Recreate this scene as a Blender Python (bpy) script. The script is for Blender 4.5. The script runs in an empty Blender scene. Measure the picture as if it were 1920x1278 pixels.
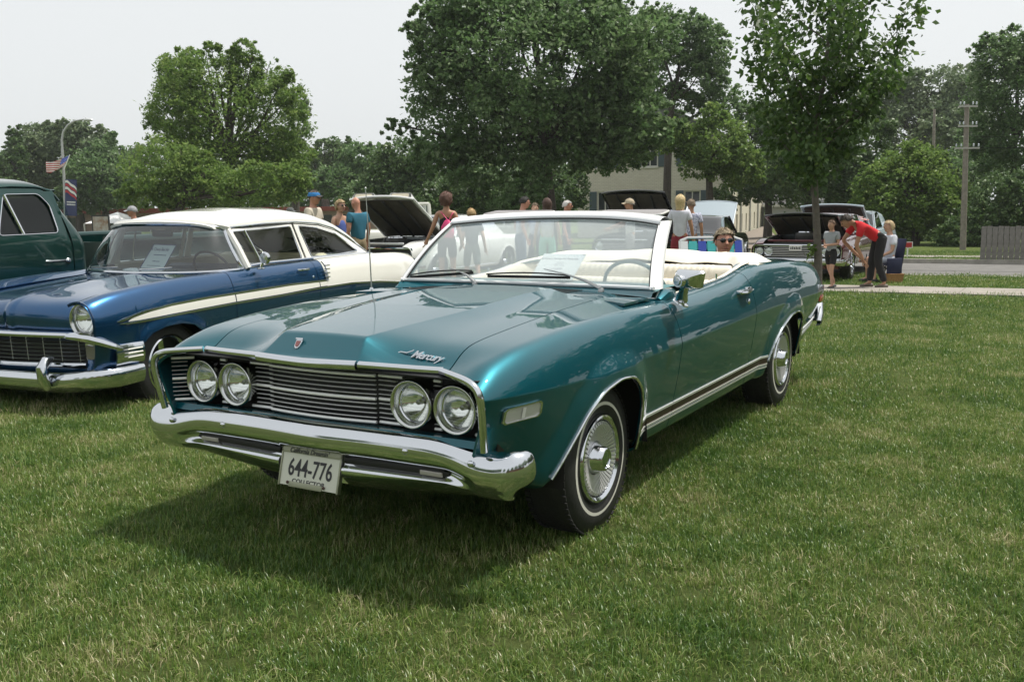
import bpy, bmesh, math, random
import numpy as np
from mathutils import Vector, Matrix
random.seed(7); rng = np.random.default_rng(7)
PI = math.pi
SC = bpy.context.scene
COL = SC.collection

# ------------------------------------------------------------------ camera, sky, sun, exposure
CAMH, PITCH, ROLL, FPX = 1.427, 0.1429357, -0.0114852, 1804.11
cam = bpy.data.cameras.new('camera'); camo = bpy.data.objects.new('camera', cam); COL.objects.link(camo)
fw = Vector((0, math.cos(PITCH), -math.sin(PITCH))); r0 = Vector((1, 0, 0)); u0 = r0.cross(fw)
rr = r0*math.cos(ROLL) + u0*math.sin(ROLL); uu = -r0*math.sin(ROLL) + u0*math.cos(ROLL)
M = Matrix((rr, uu, -fw)).transposed().to_4x4(); M.translation = Vector((0, 0, CAMH))
camo.matrix_world = M
cam.sensor_width = 36; cam.lens = FPX/1920*36; cam.clip_start = .05; cam.clip_end = 1500
SC.camera = camo
SUN_DIR = Vector((.36, .10, .86)).normalized()          # towards the sun
w = bpy.data.worlds.new('World'); SC.world = w; w.use_nodes = True
nt = w.node_tree; nt.nodes.clear()
sky = nt.nodes.new('ShaderNodeTexSky'); sky.sky_type = 'NISHITA'; sky.sun_disc = False
sky.sun_elevation = math.asin(SUN_DIR.z); sky.sun_rotation = math.atan2(SUN_DIR.x, SUN_DIR.y)
sky.air_density = 1.0; sky.dust_density = 6.0; sky.ozone_density = 1.0; sky.altitude = 200
hs = nt.nodes.new('ShaderNodeHueSaturation'); hs.inputs['Saturation'].default_value = .22; hs.inputs['Value'].default_value = 1.0
mx = nt.nodes.new('ShaderNodeMix'); mx.data_type = 'RGBA'; mx.inputs[0].default_value = .72
mx.inputs[7].default_value = (8.9, 9.2, 9.3, 1)
bg = nt.nodes.new('ShaderNodeBackground'); bg.inputs[1].default_value = .115
ow = nt.nodes.new('ShaderNodeOutputWorld')
nt.links.new(sky.outputs[0], hs.inputs['Color']); nt.links.new(hs.outputs[0], mx.inputs[6])
nt.links.new(mx.outputs[2], bg.inputs[0]); nt.links.new(bg.outputs[0], ow.inputs[0])
sl = bpy.data.lights.new('sun', 'SUN'); sl.energy = 4.7; sl.angle = math.radians(1.2); sl.color = (1, .95, .87)
so = bpy.data.objects.new('sun', sl); COL.objects.link(so)
so.rotation_euler = (-SUN_DIR).to_track_quat('-Z', 'Y').to_euler(); so.location = (8, 0, 20)
SC.view_settings.view_transform = 'Standard'; SC.view_settings.look = 'None'
SC.view_settings.exposure = 0; SC.view_settings.gamma = 1; SC.view_settings.use_curve_mapping = False
SC.render.engine = 'CYCLES'
SC.cycles.max_bounces = 8; SC.cycles.transparent_max_bounces = 16; SC.cycles.sample_clamp_indirect = 6

def gz(x, y):                                            # height of the ground
    t = max(0.0, y-5.5)
    return -0.0155*t*t/(t+1.2) if t > 0 else 0.0

# ------------------------------------------------------------------ materials
MATS = {}
def mat(name, col=(.5, .5, .5), rough=.5, metal=0., coat=0., var=0., vscale=6., bump=0., bscale=40., spec=.5, emit=0, trans=0, coatr=.03, tint=None, alpha=None, rvar=0):
    if name in MATS: return MATS[name]
    m = bpy.data.materials.new(name); m.use_nodes = True; n = m.node_tree; b = n.nodes['Principled BSDF']
    b.inputs['Base Color'].default_value = (*col, 1); b.inputs['Roughness'].default_value = rough
    b.inputs['Metallic'].default_value = metal; b.inputs['Coat Weight'].default_value = coat; b.inputs['Coat Roughness'].default_value = coatr
    b.inputs['Specular IOR Level'].default_value = spec
    if trans: b.inputs['Transmission Weight'].default_value = trans
    if var or bump or rvar:
        tc = n.nodes.new('ShaderNodeTexCoord')
    if var or rvar:
        nz = n.nodes.new('ShaderNodeTexNoise'); nz.inputs['Scale'].default_value = vscale; nz.inputs['Detail'].default_value = 5; nz.inputs['Roughness'].default_value = .65
        n.links.new(tc.outputs['Object'], nz.inputs['Vector'])
    if var:
        rp = n.nodes.new('ShaderNodeValToRGB'); rp.color_ramp.elements[0].position = .3; rp.color_ramp.elements[1].position = .7
        c2 = tint or tuple(c*(1-var) for c in col)
        rp.color_ramp.elements[0].color = (*c2, 1); rp.color_ramp.elements[1].color = (*[min(1, c*(1+var*.5)) for c in col], 1)
        n.links.new(nz.outputs[0], rp.inputs[0]); n.links.new(rp.outputs[0], b.inputs['Base Color'])
    if rvar:
        mr = n.nodes.new('ShaderNodeMapRange'); mr.inputs[1].default_value = .3; mr.inputs[2].default_value = .7
        mr.inputs[3].default_value = rough; mr.inputs[4].default_value = rough+rvar
        n.links.new(nz.outputs[0], mr.inputs[0]); n.links.new(mr.outputs[0], b.inputs['Roughness'])
    if bump:
        nb = n.nodes.new('ShaderNodeTexNoise'); nb.inputs['Scale'].default_value = bscale; nb.inputs['Detail'].default_value = 4
        bp = n.nodes.new('ShaderNodeBump'); bp.inputs['Strength'].default_value = bump; bp.inputs['Distance'].default_value = .01
        n.links.new(tc.outputs['Object'], nb.inputs['Vector']); n.links.new(nb.outputs[0], bp.inputs['Height']); n.links.new(bp.outputs[0], b.inputs['Normal'])
    if emit: b.inputs['Emission Color'].default_value = (*col, 1); b.inputs['Emission Strength'].default_value = emit
    MATS[name] = m; return m

def glassmat(name, tint=(.85, .93, .9), rough=.0, ior=1.5, shade=None, refl=1.7, sky_veil=0):
    if name in MATS: return MATS[name]
    m = bpy.data.materials.new(name); m.use_nodes = True; n = m.node_tree; n.nodes.clear()
    out = n.nodes.new('ShaderNodeOutputMaterial'); tr = n.nodes.new('ShaderNodeBsdfTransparent'); gl = n.nodes.new('ShaderNodeBsdfGlossy')
    tr.inputs[0].default_value = (*tint, 1); gl.inputs['Roughness'].default_value = rough
    lw = n.nodes.new('ShaderNodeLayerWeight'); lw.inputs[0].default_value = .5; pw = n.nodes.new('ShaderNodeMath'); pw.operation = 'POWER'; pw.inputs[1].default_value = 5
    fr = n.nodes.new('ShaderNodeMath'); fr.operation = 'MULTIPLY_ADD'; fr.inputs[1].default_value = .94; fr.inputs[2].default_value = .06
    n.links.new(lw.outputs['Facing'], pw.inputs[0]); n.links.new(pw.outputs[0], fr.inputs[0])
    mu = n.nodes.new('ShaderNodeMath'); mu.operation = 'MULTIPLY'; mu.inputs[1].default_value = refl; mu.use_clamp = True
    ms = n.nodes.new('ShaderNodeMixShader')
    n.links.new(fr.outputs[0], mu.inputs[0]); n.links.new(mu.outputs[0], ms.inputs[0]); n.links.new(tr.outputs[0], ms.inputs[1]); n.links.new(gl.outputs[0], ms.inputs[2])
    if sky_veil:                                             # pale diffuse veil painted in for reflected sky, along with some dust
        df = n.nodes.new('ShaderNodeBsdfDiffuse'); df.inputs[0].default_value = (.72, .80, .82, 1); m3 = n.nodes.new('ShaderNodeMixShader'); m3.inputs[0].default_value = sky_veil
        n.links.new(ms.outputs[0], m3.inputs[1]); n.links.new(df.outputs[0], m3.inputs[2]); n.links.new(m3.outputs[0], out.inputs[0])
    else: n.links.new(ms.outputs[0], out.inputs[0])
    if shade:                                            # tinted band along the top of the pane (object z)
        tc = n.nodes.new('ShaderNodeTexCoord'); sp = n.nodes.new('ShaderNodeSeparateXYZ'); rp = n.nodes.new('ShaderNodeMapRange')
        rp.interpolation_type = 'SMOOTHSTEP'
        rp.inputs[1].default_value = shade[0]; rp.inputs[2].default_value = shade[1]
        mc = n.nodes.new('ShaderNodeMix'); mc.data_type = 'RGBA'; mc.inputs[6].default_value = (*tint, 1); mc.inputs[7].default_value = (*shade[2], 1)
        n.links.new(tc.outputs['Object'], sp.inputs[0]); n.links.new(sp.outputs[2], rp.inputs[0]); n.links.new(rp.outputs[0], mc.inputs[0]); n.links.new(mc.outputs[2], tr.inputs[0])
    MATS[name] = m; return m

# ------------------------------------------------------------------ mesh building
def to_mesh(name, V, F, mats=(), midx=None, smooth=True):
    me = bpy.data.meshes.new(name)
    me.from_pydata([tuple(map(float, v)) for v in V], [], [tuple(map(int, f)) for f in F])
    for m in mats: me.materials.append(m)
    if midx is not None: me.polygons.foreach_set('material_index', midx)
    if smooth: me.polygons.foreach_set('use_smooth', [True]*len(me.polygons))
    me.update(); return me

def fast_quads(name, V, mats, attr=None, tris=False):
    """V: (n,4,3) or (n,3,3) array -> mesh with separate faces"""
    V = np.asarray(V, dtype=np.float32); n, k = V.shape[:2]
    me = bpy.data.meshes.new(name)
    me.vertices.add(n*k); me.vertices.foreach_set('co', V.reshape(-1))
    me.loops.add(n*k); me.loops.foreach_set('vertex_index', np.arange(n*k, dtype=np.int32))
    me.polygons.add(n); me.polygons.foreach_set('loop_start', np.arange(0, n*k, k, dtype=np.int32)); me.polygons.foreach_set('loop_total', np.full(n, k, dtype=np.int32))
    for m in mats: me.materials.append(m)
    if attr is not None:
        a = me.attributes.new('rnd', 'FLOAT', 'POINT'); a.data.foreach_set('value', np.repeat(np.asarray(attr, dtype=np.float32), k))
    me.update(calc_edges=True); return me

class MB:
    def __init__(s): s.V = []; s.F = []; s.I = []
    def add(s, V, F, mi=0, T=None):
        b = len(s.V)
        if T is not None: V = [T @ Vector(v) for v in V]
        s.V += [tuple(v) for v in V]; s.F += [tuple(b+i for i in f) for f in F]; s.I += [mi]*len(F); return s
    def box(s, x0, x1, y0, y1, z0, z1, mi=0, T=None, bev=0):
        if bev:
            bm = bmesh.new(); bmesh.ops.create_cube(bm, size=1)
            for v in bm.verts: v.co = Vector(((x0+x1)/2+v.co.x*(x1-x0), (y0+y1)/2+v.co.y*(y1-y0), (z0+z1)/2+v.co.z*(z1-z0)))
            bmesh.ops.bevel(bm, geom=bm.edges[:], offset=bev, segments=2, affect='EDGES', profile=.5)
            s.bm(bm, mi, T); return s
        V = [(x0, y0, z0), (x1, y0, z0), (x1, y1, z0), (x0, y1, z0), (x0, y0, z1), (x1, y0, z1), (x1, y1, z1), (x0, y1, z1)]
        return s.add(V, [(0, 3, 2, 1), (4, 5, 6, 7), (0, 1, 5, 4), (1, 2, 6, 5), (2, 3, 7, 6), (3, 0, 4, 7)], mi, T)
    def bm(s, bm, mi=0, T=None):
        bm.verts.index_update(); s.add([v.co.copy() for v in bm.verts], [[v.index for v in f.verts] for f in bm.faces], mi, T); bm.free(); return s
    def tube(s, pts, r, n=8, mi=0, closed=False, caps=True, flat=None, up=None, T=None):
        """tube along pts; r scalar or list; flat=(w,h) profile multipliers"""
        P = [Vector(p) for p in pts]; m = len(P); R = r if hasattr(r, '__len__') else [r]*m
        prev = Vector(up) if up else None; V = []; fw_, fh_ = flat or (1, 1)
        for i in range(m):
            if closed: t = P[(i+1) % m]-P[i-1]
            else: t = P[min(i+1, m-1)]-P[max(i-1, 0)]
            t.normalize()
            if prev is None or (up is None and abs(prev.dot(t)) > .99):
                prev = Vector((0, 0, 1)) if abs(t.z) < .9 else Vector((1, 0, 0))
            ref = Vector(up) if up else prev
            a = t.cross(ref)
            if a.length < 1e-5: a = t.cross(Vector((1, .3, .2)))
            a.normalize(); b = a.cross(t).normalized()
            if not up: prev = b
            for k in range(n):
                an = 2*PI*k/n + (PI/n if n == 4 else 0)
                V.append(P[i] + a*math.cos(an)*R[i]*fw_ + b*math.sin(an)*R[i]*fh_)
        F = []
        for i in range(m if closed else m-1):
            j = (i+1) % m
            for k in range(n):
                l = (k+1) % n; F.append((i*n+k, i*n+l, j*n+l, j*n+k))
        if caps and not closed: F.append(tuple(range(n))[::-1]); F.append(tuple((m-1)*n+k for k in range(n)))
        return s.add(V, F, mi, T)
    def lathe(s, prof, n=32, axis='x', mi=0, T=None, close=False):
        """prof: list (r, h); revolve about axis"""
        V = []; F = []; m = len(prof)
        for k in range(n):
            a = 2*PI*k/n; c, q = math.cos(a), math.sin(a)
            for r, h in prof:
                V.append((h, r*c, r*q) if axis == 'x' else (r*c, h, r*q) if axis == 'y' else (r*c, r*q, h))
        for k in range(n):
            l = (k+1) % n
            for i in range(m-1):
                f = (k*m+i, k*m+i+1, l*m+i+1, l*m+i); F.append(f if axis != 'y' else f[::-1])
        return s.add(V, F, mi, T)
    def ell(s, c, r, nu=12, nv=8, mi=0, T=None):
        V = []; F = []
        for j in range(nv+1):
            t = PI*j/nv
            for i in range(nu):
                a = 2*PI*i/nu; V.append((c[0]+r[0]*math.sin(t)*math.cos(a), c[1]+r[1]*math.sin(t)*math.sin(a), c[2]+r[2]*math.cos(t)))
        for j in range(nv):
            for i in range(nu):
                k = (i+1) % nu; F.append((j*nu+i, (j+1)*nu+i, (j+1)*nu+k, j*nu+k))
        return s.add(V, F, mi, T)
    def prism(s, poly, h0, h1, axis='y', mi=0, T=None):
        """extrude 2d polygon. axis y: poly in (x,z); x: (y,z); z: (x,y)"""
        n = len(poly)
        def p(q, h): return (q[0], h, q[1]) if axis == 'y' else (h, q[0], q[1]) if axis == 'x' else (q[0], q[1], h)
        V = [p(q, h0) for q in poly]+[p(q, h1) for q in poly]
        return s.add(V, [tuple(range(n)), tuple(range(2*n-1, n-1, -1))]+[(i, n+i, n+(i+1) % n, (i+1) % n) for i in range(n)], mi, T)
    def grid(s, G, mi=0, T=None, flip=False, cu=False, cv=False):
        G = np.asarray(G); a, b = G.shape[:2]; F = []
        for i in range(a if cu else a-1):
            for j in range(b if cv else b-1):
                i2 = (i+1) % a; j2 = (j+1) % b; f = (i*b+j, i2*b+j, i2*b+j2, i*b+j2); F.append(f[::-1] if flip else f)
        return s.add([Vector(v) for v in G.reshape(-1, 3)], F, mi, T)
    def mesh(s, name, mats, smooth=True, weld=0, recalc=False):
        if not isinstance(mats, (list, tuple)): mats = [mats]
        me = to_mesh(name, s.V, s.F, mats, s.I, smooth)
        if weld or recalc:
            bm = bmesh.new(); bm.from_mesh(me)
            if weld: bmesh.ops.remove_doubles(bm, verts=bm.verts, dist=weld)
            if recalc: bmesh.ops.recalc_face_normals(bm, faces=bm.faces)
            bm.to_mesh(me); bm.free()
        return me

def link(name, me, parent=None, loc=None, rot=None, solid=0, sub=0, edge=35, off=-1, bev=0):
    o = bpy.data.objects.new(name, me); COL.objects.link(o)
    if parent: o.parent = parent
    if loc: o.location = loc
    if rot: o.rotation_euler = rot
    if solid: md = o.modifiers.new('solid', 'SOLIDIFY'); md.thickness = solid; md.offset = off
    if solid and me.polygons and me.polygons[0].use_smooth: es = o.modifiers.new('split', 'EDGE_SPLIT'); es.split_angle = math.radians(50); es.use_edge_sharp = False
    if bev: md = o.modifiers.new('bevel', 'BEVEL'); md.width = bev; md.segments = 2; md.limit_method = 'ANGLE'; md.angle_limit = .6
    if edge and me and me.polygons and me.polygons[0].use_smooth:
        me.set_sharp_from_angle(angle=math.radians(edge))
    return o
def part(name, mb, mats, parent, label=None, **k):
    me = mb.mesh(name, mats, smooth=k.pop('smooth', True), recalc=k.pop('recalc', False)) if isinstance(mb, MB) else mb
    o = link(name, me, parent, **k)
    if label: o['label'] = label
    return o
def tag(o, label, cat, group=None, kind=None):
    o['label'] = label; o['category'] = cat
    if group: o['group'] = group
    if kind: o['kind'] = kind
    return o
def thing(name, label, cat, loc=(0, 0, 0), rz=0, group=None, scale=1):
    o = bpy.data.objects.new(name, None); COL.objects.link(o); o.empty_display_size = .2
    o.location = loc; o.rotation_euler = (0, 0, rz); o.scale = (scale,)*3
    return tag(o, label, cat, group)
def copy_tree(o, parent=None):
    c = o.copy(); COL.objects.link(c)
    if parent: c.parent = parent
    for ch in list(o.children): copy_tree(ch, c)
    return c

def text_mesh(s, size, ext=.002, shear=0, sx=1., space=1., align='CENTER', offset=0):
    cu = bpy.data.curves.new('txt', 'FONT'); cu.body = s; cu.size = size; cu.extrude = ext; cu.shear = shear
    cu.align_x = align; cu.align_y = 'CENTER'; cu.space_character = space; cu.resolution_u = 3; cu.offset = offset
    o = bpy.data.objects.new('txt', cu); COL.objects.link(o)
    dg = bpy.context.evaluated_depsgraph_get(); dg.update()
    me = bpy.data.meshes.new_from_object(o.evaluated_get(dg)); bpy.data.objects.remove(o)
    for v in me.vertices: v.co.x *= sx
    return me
def place_mesh(me, M4):
    me.transform(M4); return me

# B-spline tools
_BC = {}
def bs_basis(n, ts):
    ts = np.clip(np.asarray(ts, float), 0, 1-1e-9); key = (n, ts.tobytes())
    if key in _BC: return _BC[key]
    k = 3; kn = np.concatenate([[0]*k, np.linspace(0, 1, n-k+1), [1]*k])
    B = ((kn[None, :-1] <= ts[:, None]) & (ts[:, None] < kn[None, 1:])).astype(float)
    for d in range(1, k+1):
        m = B.shape[1]-1; dl = kn[d:d+m]-kn[:m]; dr = kn[d+1:d+1+m]-kn[1:1+m]
        il = np.where(dl > 0, 1/np.where(dl > 0, dl, 1), 0); ir = np.where(dr > 0, 1/np.where(dr > 0, dr, 1), 0)
        B = (ts[:, None]-kn[None, :m])*il*B[:, :m] + (kn[None, d+1:d+1+m]-ts[:, None])*ir*B[:, 1:m+1]
    if len(_BC) < 4000: _BC[key] = B
    return B
def ip(x, kx, ky): return np.interp(x, kx, ky)
def sm(t): t = np.clip(t, 0, 1); return t*t*(3-2*t)

class Side:
    """half body side: tensor B-spline over stations (lengthwise) x section points; wheel openings trimmed, lips flared"""
    def __init__(s, net, arches, flare=.022, fl_w=.11):
        s.P = np.asarray(net, float); s.arches = arches; s.flare = flare; s.fw = fl_w
        s.us = np.linspace(0, 1, 1201); s.ym = (bs_basis(s.P.shape[0], s.us) @ s.P[:, s.P.shape[1]//2, 1])
    def u_of(s, y): return np.interp(y, s.ym, s.us)
    def ev(s, us, ts):
        us = np.atleast_1d(us); ts = np.atleast_1d(ts)
        Q = np.tensordot(bs_basis(s.P.shape[0], us), s.P, (1, 0)); return np.moveaxis(np.tensordot(bs_basis(s.P.shape[1], ts), Q, (1, 1)), 0, 1)
    def bulge(s, G):
        for A in s.arches:
            pts = np.array(A); d = np.full(G.shape[:-1], 9.)
            for a, b in zip(pts[:-1], pts[1:]):
                ab = b-a; q = G[..., 1:3]-a; t = np.clip((q@ab)/(ab@ab), 0, 1); d = np.minimum(d, np.linalg.norm(q-t[..., None]*ab, axis=-1))
            f = 1-sm(d/s.fw*1.0); G[..., 0] += s.flare*f**.8 * sm((G[..., 0]-.55)/.2)
            lo = pts[:, 1].min()
            low = np.clip((lo+.02-G[..., 2])/.1, 0, 1)
            G[..., 0] -= s.flare*f**.8*low*.9
        return G
    def panel(s, y0, y1, nu=90, nv=60, t0=0., t1=1.):
        u0, u1 = s.u_of(y0), s.u_of(y1); us = list(np.linspace(u0, u1, nu)); 
        for A in s.arches:
            for yy in (A[0][0], A[-1][0]):
                if y0 < yy < y1: us += [s.u_of(yy-.0012), s.u_of(yy+.0012)]
            for yy in np.linspace(A[0][0], A[-1][0], 46)[1:-1]:
                if y0 < yy < y1: us.append(s.u_of(yy))
        us = np.array(sorted(us)); rows = []
        tt = np.linspace(t0, t1, 241)
        for u in us:
            c = s.ev([u], tt)[0]; ts = t0
            for A in s.arches:
                if A[0][0] < c[100, 1] < A[-1][0]:
                    za = np.interp(c[:, 1], [a[0] for a in A], [a[1] for a in A]); k = np.argmax(c[:, 2] > za)
                    if k > 0:
                        f = (za[k-1]-c[k-1, 2])/max(1e-6, (c[k, 2]-c[k-1, 2])); ts = max(ts, tt[k-1]+f*(tt[k]-tt[k-1]))
            rows.append(s.ev([u], ts+(t1-ts)*np.linspace(0, 1, nv))[0])
        return s.bulge(np.array(rows))
    def at(s, y, z, off=0.):
        """x of the outer surface at (y,z)"""
        if not hasattr(s, 'tab'):
            s.tu = np.linspace(0, 1, 601); s.tab = s.bulge(s.ev(s.tu, np.linspace(0, 1, 260)))
        f = s.u_of(y)*600; i = int(min(599, f)); f -= i; c = s.tab[i]*(1-f)+s.tab[i+1]*f
        k = int(np.argmax(c[:, 0])); seg = c[:k+1] if z <= c[k, 2] else c[k:]
        zz = seg[:, 2]; o = np.argsort(zz); return float(np.interp(z, zz[o], seg[o, 0]))+off
def both(mk):                                            # build left and right
    return [mk(1), mk(-1)]
def sheet(name, G, m, parent, sgn=1, solid=.012, off=-1, label=None, out=(1, 0, .6), edge=40):
    G = np.array(G); G = G*np.array([sgn, 1, 1]); a, b = min(G.shape[0]//2, G.shape[0]-2), min(G.shape[1]//2, G.shape[1]-2)
    nrm = np.cross(G[a+1, b]-G[a, b], G[a, b+1]-G[a, b]); o = np.array([out[0]*sgn, out[1], out[2]])
    mb = MB().grid(G, flip=(nrm@o) < 0)
    return part(name, mb, m, parent, label=label, solid=solid, off=off, edge=edge)
def ellipse_pts(cx, cz, rx, rz, n=24, a0=0, a1=2*PI, y=0): return [(cx+rx*math.cos(a0+(a1-a0)*i/n), y, cz+rz*math.sin(a0+(a1-a0)*i/n)) for i in range(n)]
# ------------------------------------------------------------------ ground, street, grass
EX = Vector((.866, -.5)); NX = Vector((.5, .866))        # along / across the street
def st(e, n, dz=0.):
    p = EX*e + NX*n; return (p.x, p.y, gz(p.x, p.y)+dz)
def lawn_mat():
    m = bpy.data.materials.new('lawn_soil'); m.use_nodes = True; n = m.node_tree; b = n.nodes['Principled BSDF']; b.inputs['Roughness'].default_value = .95; b.inputs['Specular IOR Level'].default_value = .1
    g = n.nodes.new('ShaderNodeNewGeometry')
    a = n.nodes.new('ShaderNodeTexNoise'); a.inputs['Scale'].default_value = 1.3; a.inputs['Detail'].default_value = 8; a.inputs['Roughness'].default_value = .7
    c = n.nodes.new('ShaderNodeTexNoise'); c.inputs['Scale'].default_value = 30; c.inputs['Detail'].default_value = 6; c.inputs['Roughness'].default_value = .8
    n.links.new(g.outputs['Position'], a.inputs['Vector']); n.links.new(g.outputs['Position'], c.inputs['Vector'])
    r = n.nodes.new('ShaderNodeValToRGB'); r.color_ramp.elements[0].color = (.045, .080, .018, 1); r.color_ramp.elements[0].position = .35
    r.color_ramp.elements[1].color = (.16, .19, .06, 1); r.color_ramp.elements[1].position = .68
    mx = n.nodes.new('ShaderNodeMath'); mx.operation = 'MULTIPLY_ADD'; mx.inputs[1].default_value = .55; 
    m2 = n.nodes.new('ShaderNodeMath'); m2.operation = 'MULTIPLY'; m2.inputs[1].default_value = .45
    n.links.new(c.outputs[0], m2.inputs[0]); n.links.new(a.outputs[0], mx.inputs[0]); n.links.new(m2.outputs[0], mx.inputs[2]); n.links.new(mx.outputs[0], r.inputs[0]); n.links.new(r.outputs[0], b.inputs['Base Color'])
    bp = n.nodes.new('ShaderNodeBump'); bp.inputs['Strength'].default_value = 1; bp.inputs['Distance'].default_value = .05; n.links.new(c.outputs[0], bp.inputs['Height']); n.links.new(bp.outputs[0], b.inputs['Normal'])
    return m
xs = np.concatenate([np.linspace(-300, -30, 10), np.linspace(-25, 45, 50), np.linspace(60, 300, 9)])
ys = np.concatenate([[-200, -60, -20, -8], np.linspace(-4, 60, 50), [80, 120, 200, 400]])
GV = np.array([[(x, y, gz(x, y)) for y in ys] for x in xs])
for i in range(len(xs)):
    for j in range(len(ys)):
        n_ = .5*xs[i]+.866*ys[j]
        if ys[j] > 55: GV[i, j, 2] = gz(0, 55)
# cut the roadway out of the lawn by building the lawn as two sheets and the road between
def strip(name, n0, n1, m, e0=-140, e1=160, dz=0., step=4.0, label=None, rows=None):
    es = np.arange(e0, e1+.1, step); ns = np.array(rows) if rows is not None else np.linspace(n0, n1, max(2, int((n1-n0)/4)+2))
    G = np.array([[(*(EX*e+NX*n)[:], gz(0, max(-50, min(60, (EX*e+NX*n).y)))+dz) for n in ns] for e in es])
    o = part(name, MB().grid(G), m, None); o['kind'] = 'structure'; return o
LM_ = lawn_mat()
strip('lawn_ground', -150, 22.25, LM_, rows=[-200, -60, -20, -6]+list(np.linspace(-4, 22.25, 20)))
strip('verge_ground', 29.9, 300, LM_, rows=list(np.linspace(29.9, 60, 10))+[80, 120, 200, 320])
asph = mat('asphalt', (.155, .15, .142), .9, var=.28, vscale=2.5, bump=.4, bscale=60)
strip('road', 22.25, 29.9, asph, dz=-.11)
conc = mat('concrete', (.29, .265, .23), .9, var=.22, vscale=1.7, bump=.3, bscale=50)
kerbm = mat('kerb_concrete', (.36, .34, .30), .9, var=.3, vscale=3)
def kerb(name, n0, n1):
    es = np.arange(-140, 160, 4.0); G = []
    for e in es:
        row = []
        for n, dz in ((n0, -.13), (n0, .012), (n1, .012), (n1, -.13)):
            p = EX*e+NX*n; row.append((p.x, p.y, gz(0, max(-50, min(60, p.y)))+dz))
        G.append(row)
    o = part(name, MB().grid(np.array(G), flip=False), kerbm, None, edge=30); o['kind'] = 'structure'
kerb('near_kerb', 22.15, 22.32); kerb('far_kerb', 29.8, 29.98)
# pavement slabs: each slab its own piece near the camera
pav = bpy.data.objects.new('pavement', None); COL.objects.link(pav); pav['kind'] = 'structure'
for k in range(-40, 50):
    e0 = k*1.5+.006; e1 = (k+1)*1.5-.006
    G = np.array([[st(e, n, .02+.004*((k*7) % 3)) for n in (16.95, 18.45)] for e in (e0, e1)])
    part('slab', MB().grid(G), conc, pav, solid=.05, smooth=False, edge=0)
strip('far_pavement', 31.2, 32.4, conc, dz=.015)
# long faint cracks / tar seams in the road
seam = mat('tar', (.03, .03, .03), .7)
mb = MB()
for e0, n0, e1, n1 in ((-20, 26.0, 60, 25.9), (10, 23.6, 34, 25.0), (22, 27.0, 24, 29.6), (30, 22.4, 29, 26.0)):
    P = [Vector((st(e0+(e1-e0)*t, n0+(n1-n0)*t+.07*math.sin(17*t+e0), -.104))) for t in np.linspace(0, 1, 40)]
    d = .035
    mb.grid(np.array([[(p.x-.5*d, p.y-.866*d, p.z), (p.x+.5*d, p.y+.866*d, p.z)] for p in P]))
part('road_seams', mb, seam, None)['kind'] = 'structure'

# ---- grass: tufts scattered by geometry nodes (one object, stuff)
def grass_mat():
    m = bpy.data.materials.new('grass_blade'); m.use_nodes = True; n = m.node_tree; n.nodes.clear()
    out = n.nodes.new('ShaderNodeOutputMaterial'); df = n.nodes.new('ShaderNodeBsdfDiffuse'); tl = n.nodes.new('ShaderNodeBsdfTranslucent'); gl = n.nodes.new('ShaderNodeBsdfGlossy'); gl.inputs['Roughness'].default_value = .38
    at = n.nodes.new('ShaderNodeAttribute'); at.attribute_name = 'rnd'
    g = n.nodes.new('ShaderNodeNewGeometry'); nz = n.nodes.new('ShaderNodeTexNoise'); nz.inputs['Scale'].default_value = 1.25; nz.inputs['Detail'].default_value = 7; nz.inputs['Roughness'].default_value = .78
    n.links.new(g.outputs['Position'], nz.inputs['Vector'])
    r1 = n.nodes.new('ShaderNodeValToRGB'); e = r1.color_ramp.elements
    e[0].position = .0; e[0].color = (.058, .130, .022, 1); e[1].position = 1.; e[1].color = (.50, .45, .26, 1)
    for p_, c_ in ((.26, (.115, .205, .036)), (.52, (.180, .265, .052)), (.74, (.255, .310, .090)), (.88, (.36, .35, .16))): q = e.new(p_); q.color = (*c_, 1)
    mr = n.nodes.new('ShaderNodeMapRange'); mr.inputs[1].default_value = .35; mr.inputs[2].default_value = .68; mr.inputs[3].default_value = -.52; mr.inputs[4].default_value = .52
    ad = n.nodes.new('ShaderNodeMath'); ad.operation = 'ADD'; ad.use_clamp = True
    n.links.new(nz.outputs[0], mr.inputs[0]); n.links.new(mr.outputs[0], ad.inputs[0]); n.links.new(at.outputs['Fac'], ad.inputs[1]); n.links.new(ad.outputs[0], r1.inputs[0])
    m1 = n.nodes.new('ShaderNodeMixShader'); m1.inputs[0].default_value = .38; m2 = n.nodes.new('ShaderNodeMixShader'); m2.inputs[0].default_value = .045
    for q in (df, tl): n.links.new(r1.outputs[0], q.inputs[0])
    n.links.new(df.outputs[0], m1.inputs[1]); n.links.new(tl.outputs[0], m1.inputs[2]); n.links.new(m1.outputs[0], m2.inputs[1]); n.links.new(gl.outputs[0], m2.inputs[2]); n.links.new(m2.outputs[0], out.inputs[0])
    return m
GM = grass_mat()
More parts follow.
